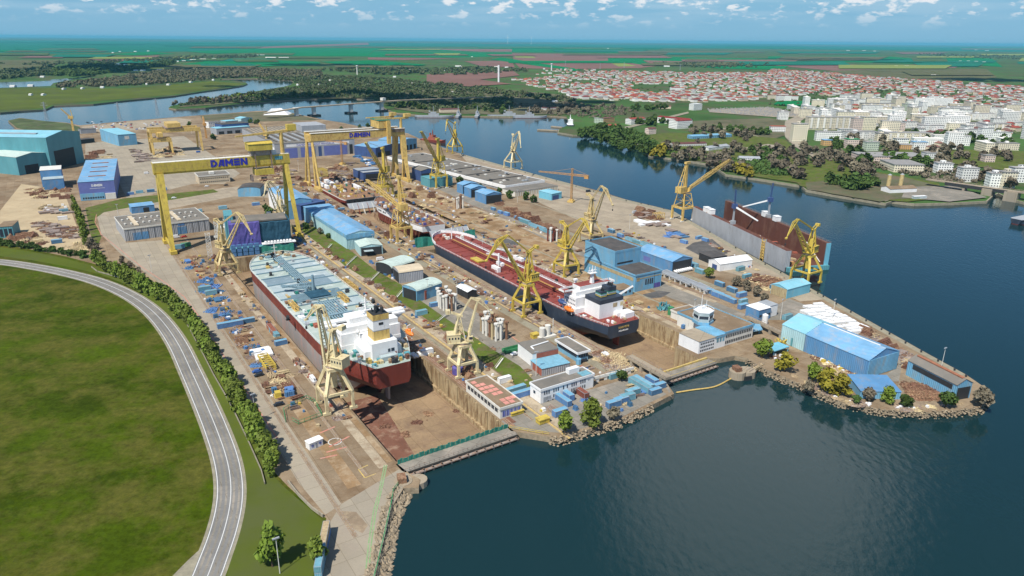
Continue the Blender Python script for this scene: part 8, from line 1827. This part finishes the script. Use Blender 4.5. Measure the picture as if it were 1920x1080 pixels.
for px, py, m_, rz, lab, vn in CA: car((px, py), m_, rz + random.uniform(-.1, .1), lab, van=bool(vn))
cc = ['car_white', 'car_silver', 'car_dark', 'car_blue', 'car_red', 'car_white']
for i in range(70): car((random.uniform(160, 335), random.uniform(229, 243) - (0 if True else 0)), random.choice(cc), random.uniform(-.3, .3), 'car in the big staff parking lot by the lake', 'cars in the staff parking lot')
# lamp posts
lp = None
for i, (px, py) in enumerate(((525, 1075), (480, 790), (285, 512), (223, 410), (360, 252), (1463, 600), (1763, 697), (857, 560), (802, 560), (700, 470), (905, 470), (1050, 440), (970, 380), (775, 430), (560, 320), (640, 300), (1005, 705), (1300, 600), (1180, 430), (1560, 600))):
    p = G(px, py); lab = 'tall slim lighting mast standing in the yard'
    if lp is None:
        lp = thing('lamp_post', lab, 'lamp post', p, VA, 'lighting masts of the yard'); mb = MB(); mb.tube((0, 0, 0), (0, 0, 12.5), .16, .1, 8); mb.build('pole', 'offwhite', lp); mb = MB(); mb.box(-1.0, 1.0, -.25, .25, 12.3, 12.7); mb.build('lamp_head', 'grey', lp)
    else: dup(lp, p, VA + random.uniform(-.3, .3))
# boundary wall beside the tree row and pale wall of the meadow
mb = MB(); Wl = GP([(180, 500), (191, 508.5), (227, 518), (264, 533), (296, 543), (322, 560), (345, 585), (364, 612), (380, 642), (392, 663), (412, 701), (433, 736), (450, 766), (478, 822), (505, 880), (512, 905)])
for a, b in zip(Wl[:-1], Wl[1:]): d = (b - a).normalized(); s = Vector((-d.y, d.x, 0)) * -2.8; mb.beam(a + s + Vector((0, 0, .6)), b + s + Vector((0, 0, .6)), .3, .9)
tag(mb.build('boundary_wall', 'verge'), 'low pale boundary wall running along the meadow side of the tree row', 'wall')
mb = MB(); Wl = GP([(540, 905), (560, 930), (585, 955), (606, 970)])
for a, b in zip(Wl[:-1], Wl[1:]): mb.beam(a + Vector((0, 0, .6)), b + Vector((0, 0, .6)), .4, 1.2)
tag(mb.build('boundary_wall', 'concrete'), 'short grey retaining wall where the apron bends at the meadow', 'wall')
def fence(lab, px, m_, h=1.3):
    P = GP(px); o = thing('fence', lab, 'fence', P[0]); mb = MB(); q = MB()
    for a, b in zip(P[:-1], P[1:]):
        n = max(1, int((b - a).length / 2.5))
        for z in (.5, h): mb.beam(a - P[0] + Vector((0, 0, z)), b - P[0] + Vector((0, 0, z)), .14)
        for i in range(n): c = a + (b - a) * i / n - P[0]; q.beam(c, c + Vector((0, 0, h + .1)), .16)
    mb.build('rail', m_, o); q.build('post', m_, o)
fence('green rail fence along the rock shore at the lower quay', [(752, 902), (738, 922), (733, 950), (722, 1000), (708, 1060), (700, 1090)], 'green_paint')
fence('yellow-green rail along the quay between the two dock gates', [(955, 803), (975, 807), (1005, 812), (1030, 816)], 'yellow_bright')
fence('green panel fence round the paved pit beside the tall cream crane', [(536, 792), (532, 772), (575, 748), (590, 755), (604, 780), (560, 796), (548, 790)], 'green_paint', 1.8)
# heavy gear one can name
def gear(nm, lab, px, cat, fn, m_, rz=VA, grp=None):
    p = G(*px); mb = MB(); fn(mb); o = put(mb.build(nm, m_), (p.x, p.y, .03), rz); tag(o, lab, cat, grp); return o
def framebox(L_, w, h, n):
    def f(q):
        for y in (0, w):
            for z in (.3, h): q.beam((0, y, z), (L_, y, z), .35)
        for i in range(n + 1):
            x = L_ * i / n
            for y in (0, w): q.beam((x, y, .3), (x, y, h), .3)
            q.beam((x, 0, h), (x, w, h), .3); q.beam((x, 0, .3), (x, w, .3), .3)
            if i < n: q.beam((x, 0, .3), (x + L_ / n, 0, h), .25); q.beam((x, 0, h), (x + L_ / n, w, h), .25); q.beam((x, w, .3), (x + L_ / n, w, h), .25)
    return f
gear('lifting_frame', 'big yellow lattice lifting frame lying west of the tanker stern', (518, 693), 'frame', framebox(16, 4.5, 2.6, 6), 'yellow_bright', UA)
gear('lifting_frame', 'ochre lattice frames lying east of the tanker deck', (672, 545), 'frame', framebox(24, 5, 2.2, 7), 'yellow', UA)
gear('lifting_frame', 'yellow cage frame on the dirt near the building dock', (745, 372), 'frame', framebox(10, 5, 3, 4), 'yellow_bright', VA)
gear('lifting_frame', 'yellow block cradle beside the twin-beam gantry left legs', (615, 330), 'frame', framebox(18, 9, 7, 4), 'yellow_bright', UA)
gear('lifting_frame', 'yellow square cage on the open quay by the rebar', (1232, 412), 'frame', framebox(9, 6, 5, 3), 'yellow', VA)
gear('skip', 'long green skip on the grass bank end', (948, 664), 'skip', lambda q: (q.box(0, 13, 0, .3, 0, 1.8), q.box(0, 13, 3.4, 3.7, 0, 1.8), q.box(0, .3, 0, 3.7, 0, 1.8), q.box(12.7, 13, 0, 3.7, 0, 1.8), q.box(0, 13, 0, 3.7, 0, .3)), 'green_paint', V_)
gear('skip', 'yellow skip with black load on the quay between the gates', (1012, 798), 'skip', lambda q: (q.box(0, 5, 0, 3, .2, 2.2), q.box(-.3, 5.3, -.2, 3.2, 1.9, 2.3)), 'yellow_bright', V_)
gear('skip', 'yellow skip beside the pink-tiled dockside house', (960, 782), 'skip', lambda q: (q.box(0, 6, 0, 2.6, .2, 1.6), q.box(-.3, 6.3, -.2, 2.8, 1.4, 1.7)), 'yellow_bright', V_)
gear('skip', 'yellow block-shaped skip near the mobile plant behind the red workshop', (1000, 636), 'skip', lambda q: (q.box(0, 4, 0, 3, 0, 2.4), q.box(-.2, 4.2, -.2, 3.2, 2.0, 2.5)), 'yellow_bright', V_)
gear('tank', 'purple round tank under the cream crane by the grass bank', (858, 700), 'tank', lambda q: (q.tube((0, 0, 0), (0, 0, 3.4), 2.6, n=14), q.tube((0, 0, 3.4), (0, 0, 4.3), 2.6, .6, 14)), 'purple_wrap')
gear('tank', 'white upright tank beside the square blue building', (1433, 609), 'tank', lambda q: (q.tube((0, 0, 0), (0, 0, 6), 1.6, n=12), q.tube((0, 0, 6), (0, 0, 6.8), 1.6, .3, 12)), 'white')
gear('tank', 'pale blue upright tank before the cream office wing', (1378, 635), 'tank', lambda q: (q.tube((0, 0, 0), (0, 0, 6.5), 2, n=12), q.tube((0, 0, 6.5), (0, 0, 7.3), 2, .3, 12)), 'blue_light')
gear('shelter', 'turquoise angled roof shelter before the cream office wing', (1402, 632), 'shelter', lambda q: (q.prism([(0, 0), (9, -2), (14, 4), (10, 8), (7, 4), (0, 5)], 2.6, 3.2), [q.tube((x, y, 0), (x, y, 2.6), .2, n=6) for x, y in ((1, 1), (1, 4), (9, 0), (12, 5))]), 'blue_light')
gear('shelter', 'blue and white patchwork roof shelter near the green waterfront tree', (1450, 669), 'shelter', lambda q: (q.box(0, 12, 0, 7, 2.6, 3.0), [q.box(x, x + .3, y, y + .3, 0, 2.6) for x in (.2, 11.4) for y in (.2, 6.4)]), 'cyan')
gear('shelter', 'yellow fallen scaffold heap at the trestle end', (1466, 645), 'heap', lambda q: [q.beam((random.uniform(-5, 5), random.uniform(-2, 2), .2), (random.uniform(-5, 5), random.uniform(-2, 2), random.uniform(1, 4)), .4) for _ in range(26)], 'yellow_bright')
gear('concrete_mixer', 'white and yellow mobile batching plant on the paved strip', (1025, 632), 'plant', lambda q: (q.tube((-3, 0, 1), (-3, 0, 6), 1.6, n=12), q.tube((1, .6, 1), (1, .6, 6.5), 1.6, n=12), q.box(-5, 5, -2, 2, 0, 1), q.beam((4, 0, 1), (4, 0, 10), .3)), 'offwhite')
gear('scrap_machine', 'dark green tangled machine on the dirt above the second dock', (1243, 580), 'machine', lambda q: [q.beam((random.uniform(-4, 4), random.uniform(-3, 3), .2), (random.uniform(-4, 4), random.uniform(-3, 3), random.uniform(1, 5)), .5) for _ in range(34)], 'teal')
gear('cable_box', 'green upright box on the dirt above the second dock', (1257, 590), 'box', lambda q: (q.box(-1.4, 1.4, -1, 1, 0, 4.4), q.box(-1.6, 1.6, -1.2, 1.2, 4.4, 4.7)), 'green_paint')
# column stacks (tall pale mast sections standing upright)
cp_ = None
def columns(px, n_, sp, h, lab, grp, cols):
    p0 = G(*px)
    for i in range(n_):
        r = random.Random(i * 7 + px[0]); u = (i // 3) * sp + r.uniform(-.5, .5); v = (i % 3) * sp * .9 + r.uniform(-.5, .5); p = p0 + UX * u + VX * v; hh = h * r.uniform(.85, 1.1)
        key = 'col' + cols[i % len(cols)]
        if key not in protoC:
            o = thing('column', lab, 'column', p, VA, grp); mb = MB(); mb.tube((0, 0, 0), (0, 0, 1), .7, .7, 10); mb.build('shaft', cols[i % len(cols)], o); mb = MB(); mb.tube((0, 0, 1), (0, 0, 1.09), 1.25, 1.25, 8); mb.build('cap', 'rusty' if i % 4 else 'offwhite', o); protoC[key] = o; o.scale = (1, 1, hh)
        else: dup(protoC[key], p, VA, lab, grp, (1, 1, hh))
columns((930, 640), 18, 3.2, 9.5, 'upright rust-topped pale column in the nearer standing column group', 'nearer column stack', ['offwhite', 'offwhite', 'rusty', 'timber'])
columns((838, 585), 15, 3.2, 9.5, 'upright rust-topped pale column in the group by the nearest small shed', 'farther column stack', ['offwhite', 'rusty', 'offwhite'])
columns((858, 392), 6, 3.2, 11, 'upright column in the small group on the dirt above the second dock', 'small column stack', ['offwhite', 'rusty'])
columns((1032, 454), 6, 3.2, 10, 'upright column in the group near the yellow crane on the dirt', 'red and white column stack', ['offwhite', 'hull_red'])
# generic repeat clutter: prototypes
def protobox(nm, mats_, boxes_):
    mb = MB()
    for q in boxes_: mb.box(*q)
    return mb.build(nm, mats_)
PR = {}
KN = {'steel_pile:rusty': 'section_pile', 'steel_pile:steel': 'beam_pile', 'steel_pile:timber': 'plank_pile', 'pallet:timber': 'pallet_load', 'pallet:white': 'wrapped_load', 'pallet:yellow_bright': 'machine_crate', 'pallet:container_blue': 'tool_crate', 'pallet:brick_red': 'paint_crate', 'scrap_heap:steel': 'metal_heap', 'scrap_heap:container_blue': 'staging_heap', 'scrap_heap:timber': 'timber_heap', 'plate_stack:white': 'panel_stack', 'plate_stack:container_blue': 'painted_stack', 'bollard:yellow_bright': 'dock_bollard', 'pipe_pile:rusty': 'rusty_pipe_bundle', 'pipe_pile:offwhite': 'pipe_bundle'}
def pile(kind, p, rz, sc, lab, grp, cat):
    if kind not in PR:
        r = random.Random(len(PR) + 3); mb = MB(); nm, m_ = kind.split(':')
        if nm == 'steel_pile':
            for i in range(20): y_ = r.uniform(-1.6, 1.6); mb.beam((r.uniform(-3, -2), y_, .15 + .06 * i), (r.uniform(2, 3), y_ + r.uniform(-.3, .3), .15 + .06 * i), r.uniform(.2, .45), r.uniform(.12, .25))
        elif nm == 'plate_stack':
            for i in range(5): o_ = r.uniform(-.3, .3); mb.box(-3 + o_, 3 + o_, -1.5, 1.5, .3 * i, .3 * i + .22)
        elif nm == 'pallet':
            mb.box(-.8, .8, -.7, .7, 0, .2); mb.box(-.7, .7, -.6, .6, .2, r.uniform(.9, 1.5))
        elif nm == 'pipe_pile':
            for i in range(5):
                for j in range(5 - i): mb.tube((-3.4, (j - (4 - i) / 2) * .9, .45 + i * .76), (3.4, (j - (4 - i) / 2) * .9, .45 + i * .76), .42, n=8)
        elif nm == 'gas_rack':
            for i in range(4):
                for j in range(3): mb.tube((i * .5, j * .5, .1), (i * .5, j * .5, 1.5), .2, n=6)
            mb.box(-.4, 1.9, -.4, 1.4, 0, .12); mb.box(-.4, 1.9, -.45, -.35, .9, 1.0)
        elif nm == 'bollard': mb.tube((0, 0, 0), (0, 0, .9), .45, .4, 10); mb.tube((0, 0, .9), (0, 0, 1.2), .65, .55, 10)
        elif nm == 'scrap_heap':
            mb.add([(3.2 * math.cos(a * .7), 2.4 * math.sin(a * .7) * (1 + .2 * (a % 3)), -.05) for a in range(9)] + [(1.9 * math.cos(a * .7), 1.4 * math.sin(a * .7), .3 + .06 * (a % 3)) for a in range(9)], [(a, (a + 1) % 9, 9 + (a + 1) % 9, 9 + a) for a in range(9)] + [tuple(range(9, 18))])
            for i in range(60): a = (r.gauss(0, 1.6), r.gauss(0, 1.2), .1 + abs(r.gauss(0, .3))); mb.beam(a, (a[0] + r.uniform(-1, 1), a[1] + r.uniform(-1, 1), a[2] + r.uniform(-.1, .6)), r.uniform(.1, .5), r.uniform(.08, .3))
        PR[kind] = put(mb.build(KN.get(kind, nm), m_), p, rz, sc); return tag(PR[kind], lab, cat, grp)
    return dup(PR[kind], p, rz, sc=sc, label=lab, group=grp)
CL = {'steel_pile:rusty': ('loose pile of rusty steel sections lying on the yard', 'rusty steel piles', 'pile'), 'steel_pile:steel': ('pile of grey steel beams lying on the yard', 'grey steel piles', 'pile'), 'plate_stack:steel': ('stack of dark steel plates lying on the yard', 'steel plate stacks', 'stack'), 'plate_stack:container_blue': ('stack of blue painted panels lying on the yard', 'blue panel stacks', 'stack'),
      'pallet:timber': ('timber pallet load standing on the yard', 'timber pallet loads', 'pallet'), 'pallet:white': ('white wrapped pallet load standing on the yard', 'white pallet loads', 'pallet'), 'pallet:yellow_bright': ('small yellow machine crate standing on the yard', 'yellow machine crates', 'crate'), 'pallet:container_blue': ('small blue crate standing on the yard', 'blue crates', 'crate'), 'pallet:brick_red': ('small red crate standing on the yard', 'red crates', 'crate'),
      'pipe_pile:offwhite': ('stacked bundle of pale pipes lying on the yard', 'pale pipe bundles', 'pipes'), 'pipe_pile:rusty': ('stacked bundle of rusty pipes lying on the yard', 'rusty pipe bundles', 'pipes'), 'gas_rack:container_blue': ('rack of blue gas bottles standing on the yard', 'gas bottle racks', 'rack'), 'bollard:dark': ('black mooring bollard on the quay edge', 'mooring bollards', 'bollard'), 'bollard:yellow_bright': ('yellow mooring bollard beside a dry dock', 'yellow dock bollards', 'bollard'), 'scrap_heap:rusty': ('tangled heap of rust-brown scrap', 'scrap heaps', 'heap'), 'scrap_heap:steel': ('tangled heap of grey scrap', 'grey scrap heaps', 'heap'), 'scrap_heap:container_blue': ('tangled heap of bright blue staging parts', 'blue staging heaps', 'heap'), 'scrap_heap:timber': ('tangled heap of pale timber', 'timber heaps', 'heap'), 'steel_pile:timber': ('loose pile of timber planks lying on the yard', 'timber plank piles', 'pile'), 'plate_stack:white': ('stack of white panels lying on the yard', 'white panel stacks', 'stack')}
cnt = {}
def scatter(px, n_, kinds_, smin=.7, smax=1.4, align=True, sz=1.0):
    P = GP(px); P2 = [(p.x, p.y) for p in P]; c = 0; tries = 0
    while c < n_ and tries < 4000:
        tries += 1; x = random.uniform(min(p[0] for p in P2), max(p[0] for p in P2)); y = random.uniform(min(p[1] for p in P2), max(p[1] for p in P2))
        if not inpoly(x, y, P2): continue
        k = random.choice(kinds_); 
        if cnt.get(k, 0) > 240: continue
        cnt[k] = cnt.get(k, 0) + 1; c += 1; s = random.uniform(smin, smax); rz = (random.choice((VA, UA)) + random.uniform(-.15, .15)) if align else random.uniform(0, 6.28)
        pile(k, Vector((x, y, .04)), rz, (s, s, s * sz * random.uniform(.8, 1.2) * (1.0 if k[:3] in ('pal', 'gas', 'bol') else .6)), *CL[k])
def suv(u0, u1, v0, v1, n_, kinds_, smin=.6, smax=1.3):
    for _ in range(n_):
        k = random.choice(kinds_)
        if cnt.get(k, 0) > 240: continue
        cnt[k] = cnt.get(k, 0) + 1; s = random.uniform(smin, smax); p = W(random.uniform(u0, u1), random.uniform(v0, v1), .04); pile(k, p, random.choice((VA, UA)) + random.uniform(-.2, .2), (s, s, s), *CL[k])
SM = ['pallet:timber', 'pallet:white', 'pallet:yellow_bright', 'pallet:container_blue', 'pallet:brick_red', 'gas_rack:container_blue', 'steel_pile:rusty', 'steel_pile:steel', 'scrap_heap:steel', 'steel_pile:timber']
BL = ['scrap_heap:container_blue', 'plate_stack:container_blue', 'pallet:container_blue', 'gas_rack:container_blue', 'scrap_heap:container_blue']
RU = ['scrap_heap:rusty', 'steel_pile:rusty', 'scrap_heap:timber', 'pipe_pile:rusty', 'steel_pile:timber']
# strip west of dock 1
scatter([(375, 525), (405, 520), (420, 560), (440, 600), (395, 600), (378, 560)], 34, BL + ['pallet:white'], .7, 1.5)
scatter([(400, 585), (440, 575), (480, 630), (520, 690), (480, 690), (440, 640)], 40, SM + BL + RU, .6, 1.3)
scatter([(330, 485), (400, 478), (420, 520), (380, 525), (350, 505)], 34, SM + RU, .6, 1.3)
scatter([(495, 705), (545, 695), (562, 722), (510, 735)], 18, ['steel_pile:timber', 'scrap_heap:timber', 'steel_pile:rusty'], .8, 1.3); scatter([(505, 732), (550, 730), (555, 742), (515, 745)], 7, ['pallet:container_blue', 'pallet:yellow_bright'], 1.5, 2.2); scatter([(478, 650), (500, 655), (505, 672), (480, 672)], 7, ['pallet:white', 'plate_stack:white'], 1, 1.6)
suv(20, 300, -8, -4, 46, SM, .5, 1.0); suv(150, 320, -24, -15, 46, SM + BL, .6, 1.2); suv(40, 150, -26, -16, 24, SM, .5, 1.0)
# between dock 1 and bank
suv(30, 330, 53, 56.5, 60, SM, .5, .9); suv(20, 340, 67.5, 72, 90, SM + RU, .5, 1.0); suv(120, 320, 57, 60, 40, SM + ['pallet:white', 'plate_stack:white'], .6, 1.1); suv(310, 350, 50, 64, 30, SM + BL, .7, 1.3)
scatter([(735, 650), (790, 640), (800, 665), (770, 670)], 14, ['scrap_heap:timber', 'plate_stack:white', 'scrap_heap:rusty'], .8, 1.3); scatter([(870, 690), (905, 705), (890, 720), (860, 705)], 8, RU, .8, 1.2)
# between bank and dock 2
suv(60, 330, 123, 130, 90, SM, .5, 1.0); suv(100, 330, 116, 121, 34, SM, .6, 1.1); scatter([(770, 590), (860, 620), (930, 660), (900, 650), (800, 600)], 26, RU + SM, .6, 1.1); scatter([(690, 490), (730, 500), (760, 530), (740, 525), (700, 505)], 16, BL + SM, .8, 1.3)
scatter([(820, 495), (900, 530), (960, 570), (940, 575), (860, 540)], 26, SM + ['scrap_heap:steel'], .6, 1.1); scatter([(1100, 650), (1180, 690), (1150, 700), (1110, 670)], 20, ['scrap_heap:timber', 'scrap_heap:rusty', 'scrap_heap:steel'], .6, 1.2); scatter([(1140, 660), (1180, 680), (1190, 695), (1150, 690)], 14, ['scrap_heap:timber'], .8, 1.4)
# building dock surroundings
suv(262, 590, 122, 131, 80, SM + RU, .6, 1.1); suv(60, 560, 184, 190, 120, SM + ['bollard:yellow_bright'], .5, 1.0); suv(60, 560, 192, 197, 70, SM, .6, 1.1); suv(262, 600, 200, 240, 90, SM + RU, .7, 1.4); suv(100, 560, 236, 240, 80, ['bollard:yellow_bright', 'pallet:timber', 'pallet:white'], .6, 1.1); suv(110, 260, 200, 236, 16, RU + SM, .6, 1.2)
scatter([(590, 330), (640, 305), (690, 312), (640, 345)], 46, RU + ['plate_stack:steel', 'scrap_heap:steel'], 1.0, 2.0); scatter([(455, 335), (545, 310), (570, 345), (500, 345)], 40, RU + ['plate_stack:steel'], 1.0, 2.0); scatter([(660, 290), (700, 300), (720, 315), (690, 312)], 24, BL + ['plate_stack:white'], 1.0, 1.8)
scatter([(560, 375), (640, 400), (700, 430), (680, 440), (600, 400)], 34, SM + BL, .7, 1.4)
# steel racks right of the road
scatter([(930, 380), (1000, 410), (1060, 440), (1050, 448), (960, 405)], 60, ['pipe_pile:rusty', 'steel_pile:rusty', 'scrap_heap:rusty'], .9, 1.6); scatter([(1190, 390), (1230, 395), (1240, 415), (1200, 410)], 26, ['steel_pile:rusty', 'pipe_pile:rusty', 'plate_stack:steel'], 1, 1.7); scatter([(1195, 415), (1245, 418), (1260, 428), (1210, 425)], 14, ['plate_stack:white', 'plate_stack:steel'], 1.2, 2.0); scatter([(1250, 430), (1300, 440), (1290, 450), (1255, 445)], 14, BL + ['plate_stack:steel'], 1, 1.6); scatter([(1120, 420), (1300, 500), (1290, 490), (1200, 440)], 34, SM, .6, 1.2); scatter([(1320, 450), (1400, 490), (1440, 520), (1400, 500)], 30, SM, .6, 1.1)
scatter([(1400, 515), (1450, 520), (1470, 545), (1420, 540)], 46, ['scrap_heap:rusty', 'scrap_heap:timber', 'steel_pile:rusty'], .9, 1.6)
# white panel field and scrap at the point
P = GP([(1500, 580), (1530, 572), (1600, 605), (1622, 620), (1600, 632), (1560, 620)])
P2 = [(p.x, p.y) for p in P]; a0 = (P[3] - P[1]).normalized(); b0 = Vector((-a0.y, a0.x, 0)); k = 'plate_stack:white'
for i in range(-30, 30):
    for j in range(-16, 16):
        p = P[0] + (P[3] - P[0]) * .5 + a0 * i * 3.4 + b0 * j * 7.0
        if inpoly(p.x, p.y, P2) and random.random() < .92 and cnt.get(k, 0) < 240: cnt[k] = cnt.get(k, 0) + 1; pile(k, Vector((p.x, p.y, .04)), math.atan2(b0.y, b0.x), (1.0, .95, random.uniform(.8, 1.5)), *CL[k])
scatter([(1600, 605), (1640, 630), (1740, 690), (1800, 715), (1780, 725), (1700, 690), (1690, 670), (1630, 640)], 130, RU + ['scrap_heap:steel', 'steel_pile:steel', 'plate_stack:steel', 'scrap_heap:steel'], .7, 1.4); scatter([(1700, 722), (1740, 725), (1770, 745), (1720, 748)], 40, ['scrap_heap:rusty'], .9, 1.5); scatter([(1520, 655), (1560, 675), (1620, 712), (1600, 718), (1530, 672)], 46, ['scrap_heap:timber', 'scrap_heap:rusty', 'pallet:yellow_bright', 'pallet:white'], .6, 1.3); scatter([(1410, 650), (1460, 660), (1480, 690), (1440, 680)], 14, SM, .6, 1.2); scatter([(1300, 600), (1380, 640), (1360, 650)], 10, SM, .6, 1.1); scatter([(1480, 700), (1600, 760), (1720, 765), (1820, 755), (1700, 770), (1560, 745)], 46, ['scrap_heap:timber', 'pallet:white', 'scrap_heap:steel'], .4, .9)
# sandy yard
scatter([(50, 355), (125, 350), (128, 372), (70, 374)], 50, RU, 1.0, 1.6); scatter([(75, 385), (128, 385), (130, 400), (85, 400)], 26, ['plate_stack:steel', 'steel_pile:timber', 'pallet:white'], 1.2, 2.0); scatter([(55, 412), (110, 425), (145, 430), (150, 448), (100, 446), (70, 425)], 70, ['scrap_heap:rusty', 'steel_pile:rusty', 'scrap_heap:steel', 'plate_stack:steel'], 1.0, 1.6); scatter([(5, 432), (60, 438), (90, 460), (20, 450)], 40, RU + ['scrap_heap:steel'], 1.0, 1.8); scatter([(110, 460), (160, 452), (160, 470), (120, 470)], 20, ['scrap_heap:timber', 'steel_pile:timber'], 1.0, 1.6)
scatter([(240, 275), (275, 290), (290, 300), (260, 305)], 30, ['plate_stack:steel', 'steel_pile:steel'], 1.5, 2.4); scatter([(285, 280), (330, 275), (345, 290), (300, 298)], 34, ['scrap_heap:timber', 'steel_pile:rusty'], 1.5, 2.4); scatter([(165, 285), (205, 285), (210, 300), (170, 300)], 20, RU, 1.2, 2.0)
# lot by the waterfront
scatter([(1010, 770), (1120, 738), (1200, 715), (1240, 735), (1160, 775), (1060, 795)], 22, BL + SM, .6, 1.2); scatter([(985, 690), (1010, 720), (1000, 730), (975, 712)], 6, SM, .6, 1); scatter([(1040, 690), (1100, 690), (1140, 700), (1090, 705)], 10, SM, .6, 1.0)
for (px, py) in ((782, 792), (803, 776), (760, 815), (860, 770), (722, 800)): pile('scrap_heap:rusty', G(px, py, -11) + Vector((0, 0, .05)), random.uniform(0, 6), (.9, .7, .6), 'small heap of rusty debris on the bare dock floor', 'debris on the dock floor', 'heap')
for i in range(34):
    t = i / 33; p = smooth_line([(861, 288), (966, 318), (1080, 348.5), (1174, 375.5), (1262, 397), (1400, 476), (1490, 525), (1555, 562), (1638, 609), (1727, 659), (1811, 705)], 6); q = p[int(t * (len(p) - 1))]; pile('bollard:dark', G(q.x, q.y + 1.5), 0, (.9, .9, .9), *CL['bollard:dark'])
# power pylons by the lake
pp = None
for px, py in ((88, 226), (296, 218), (225, 227), (1125, 130), (1170, 128), (1275, 132), (1060, 124)):
    p = G(px, py); s = 1.0
    if pp is None:
        pp = thing('pylon', 'grey lattice power pylon', 'pylon', p, 0, 'power pylons'); mb = MB(); mb.lat((0, 0, 0), (0, 0, 34), 5, 5, 1, 1, 8, .35, up=(0, 1, 0)); mb.build('tower', 'grey', pp); mb = MB(); mb.beam((-7, 0, 28), (7, 0, 28), .5); mb.beam((-5, 0, 32), (5, 0, 32), .5); mb.build('crossarm', 'grey', pp)
    else: dup(pp, p, 0)
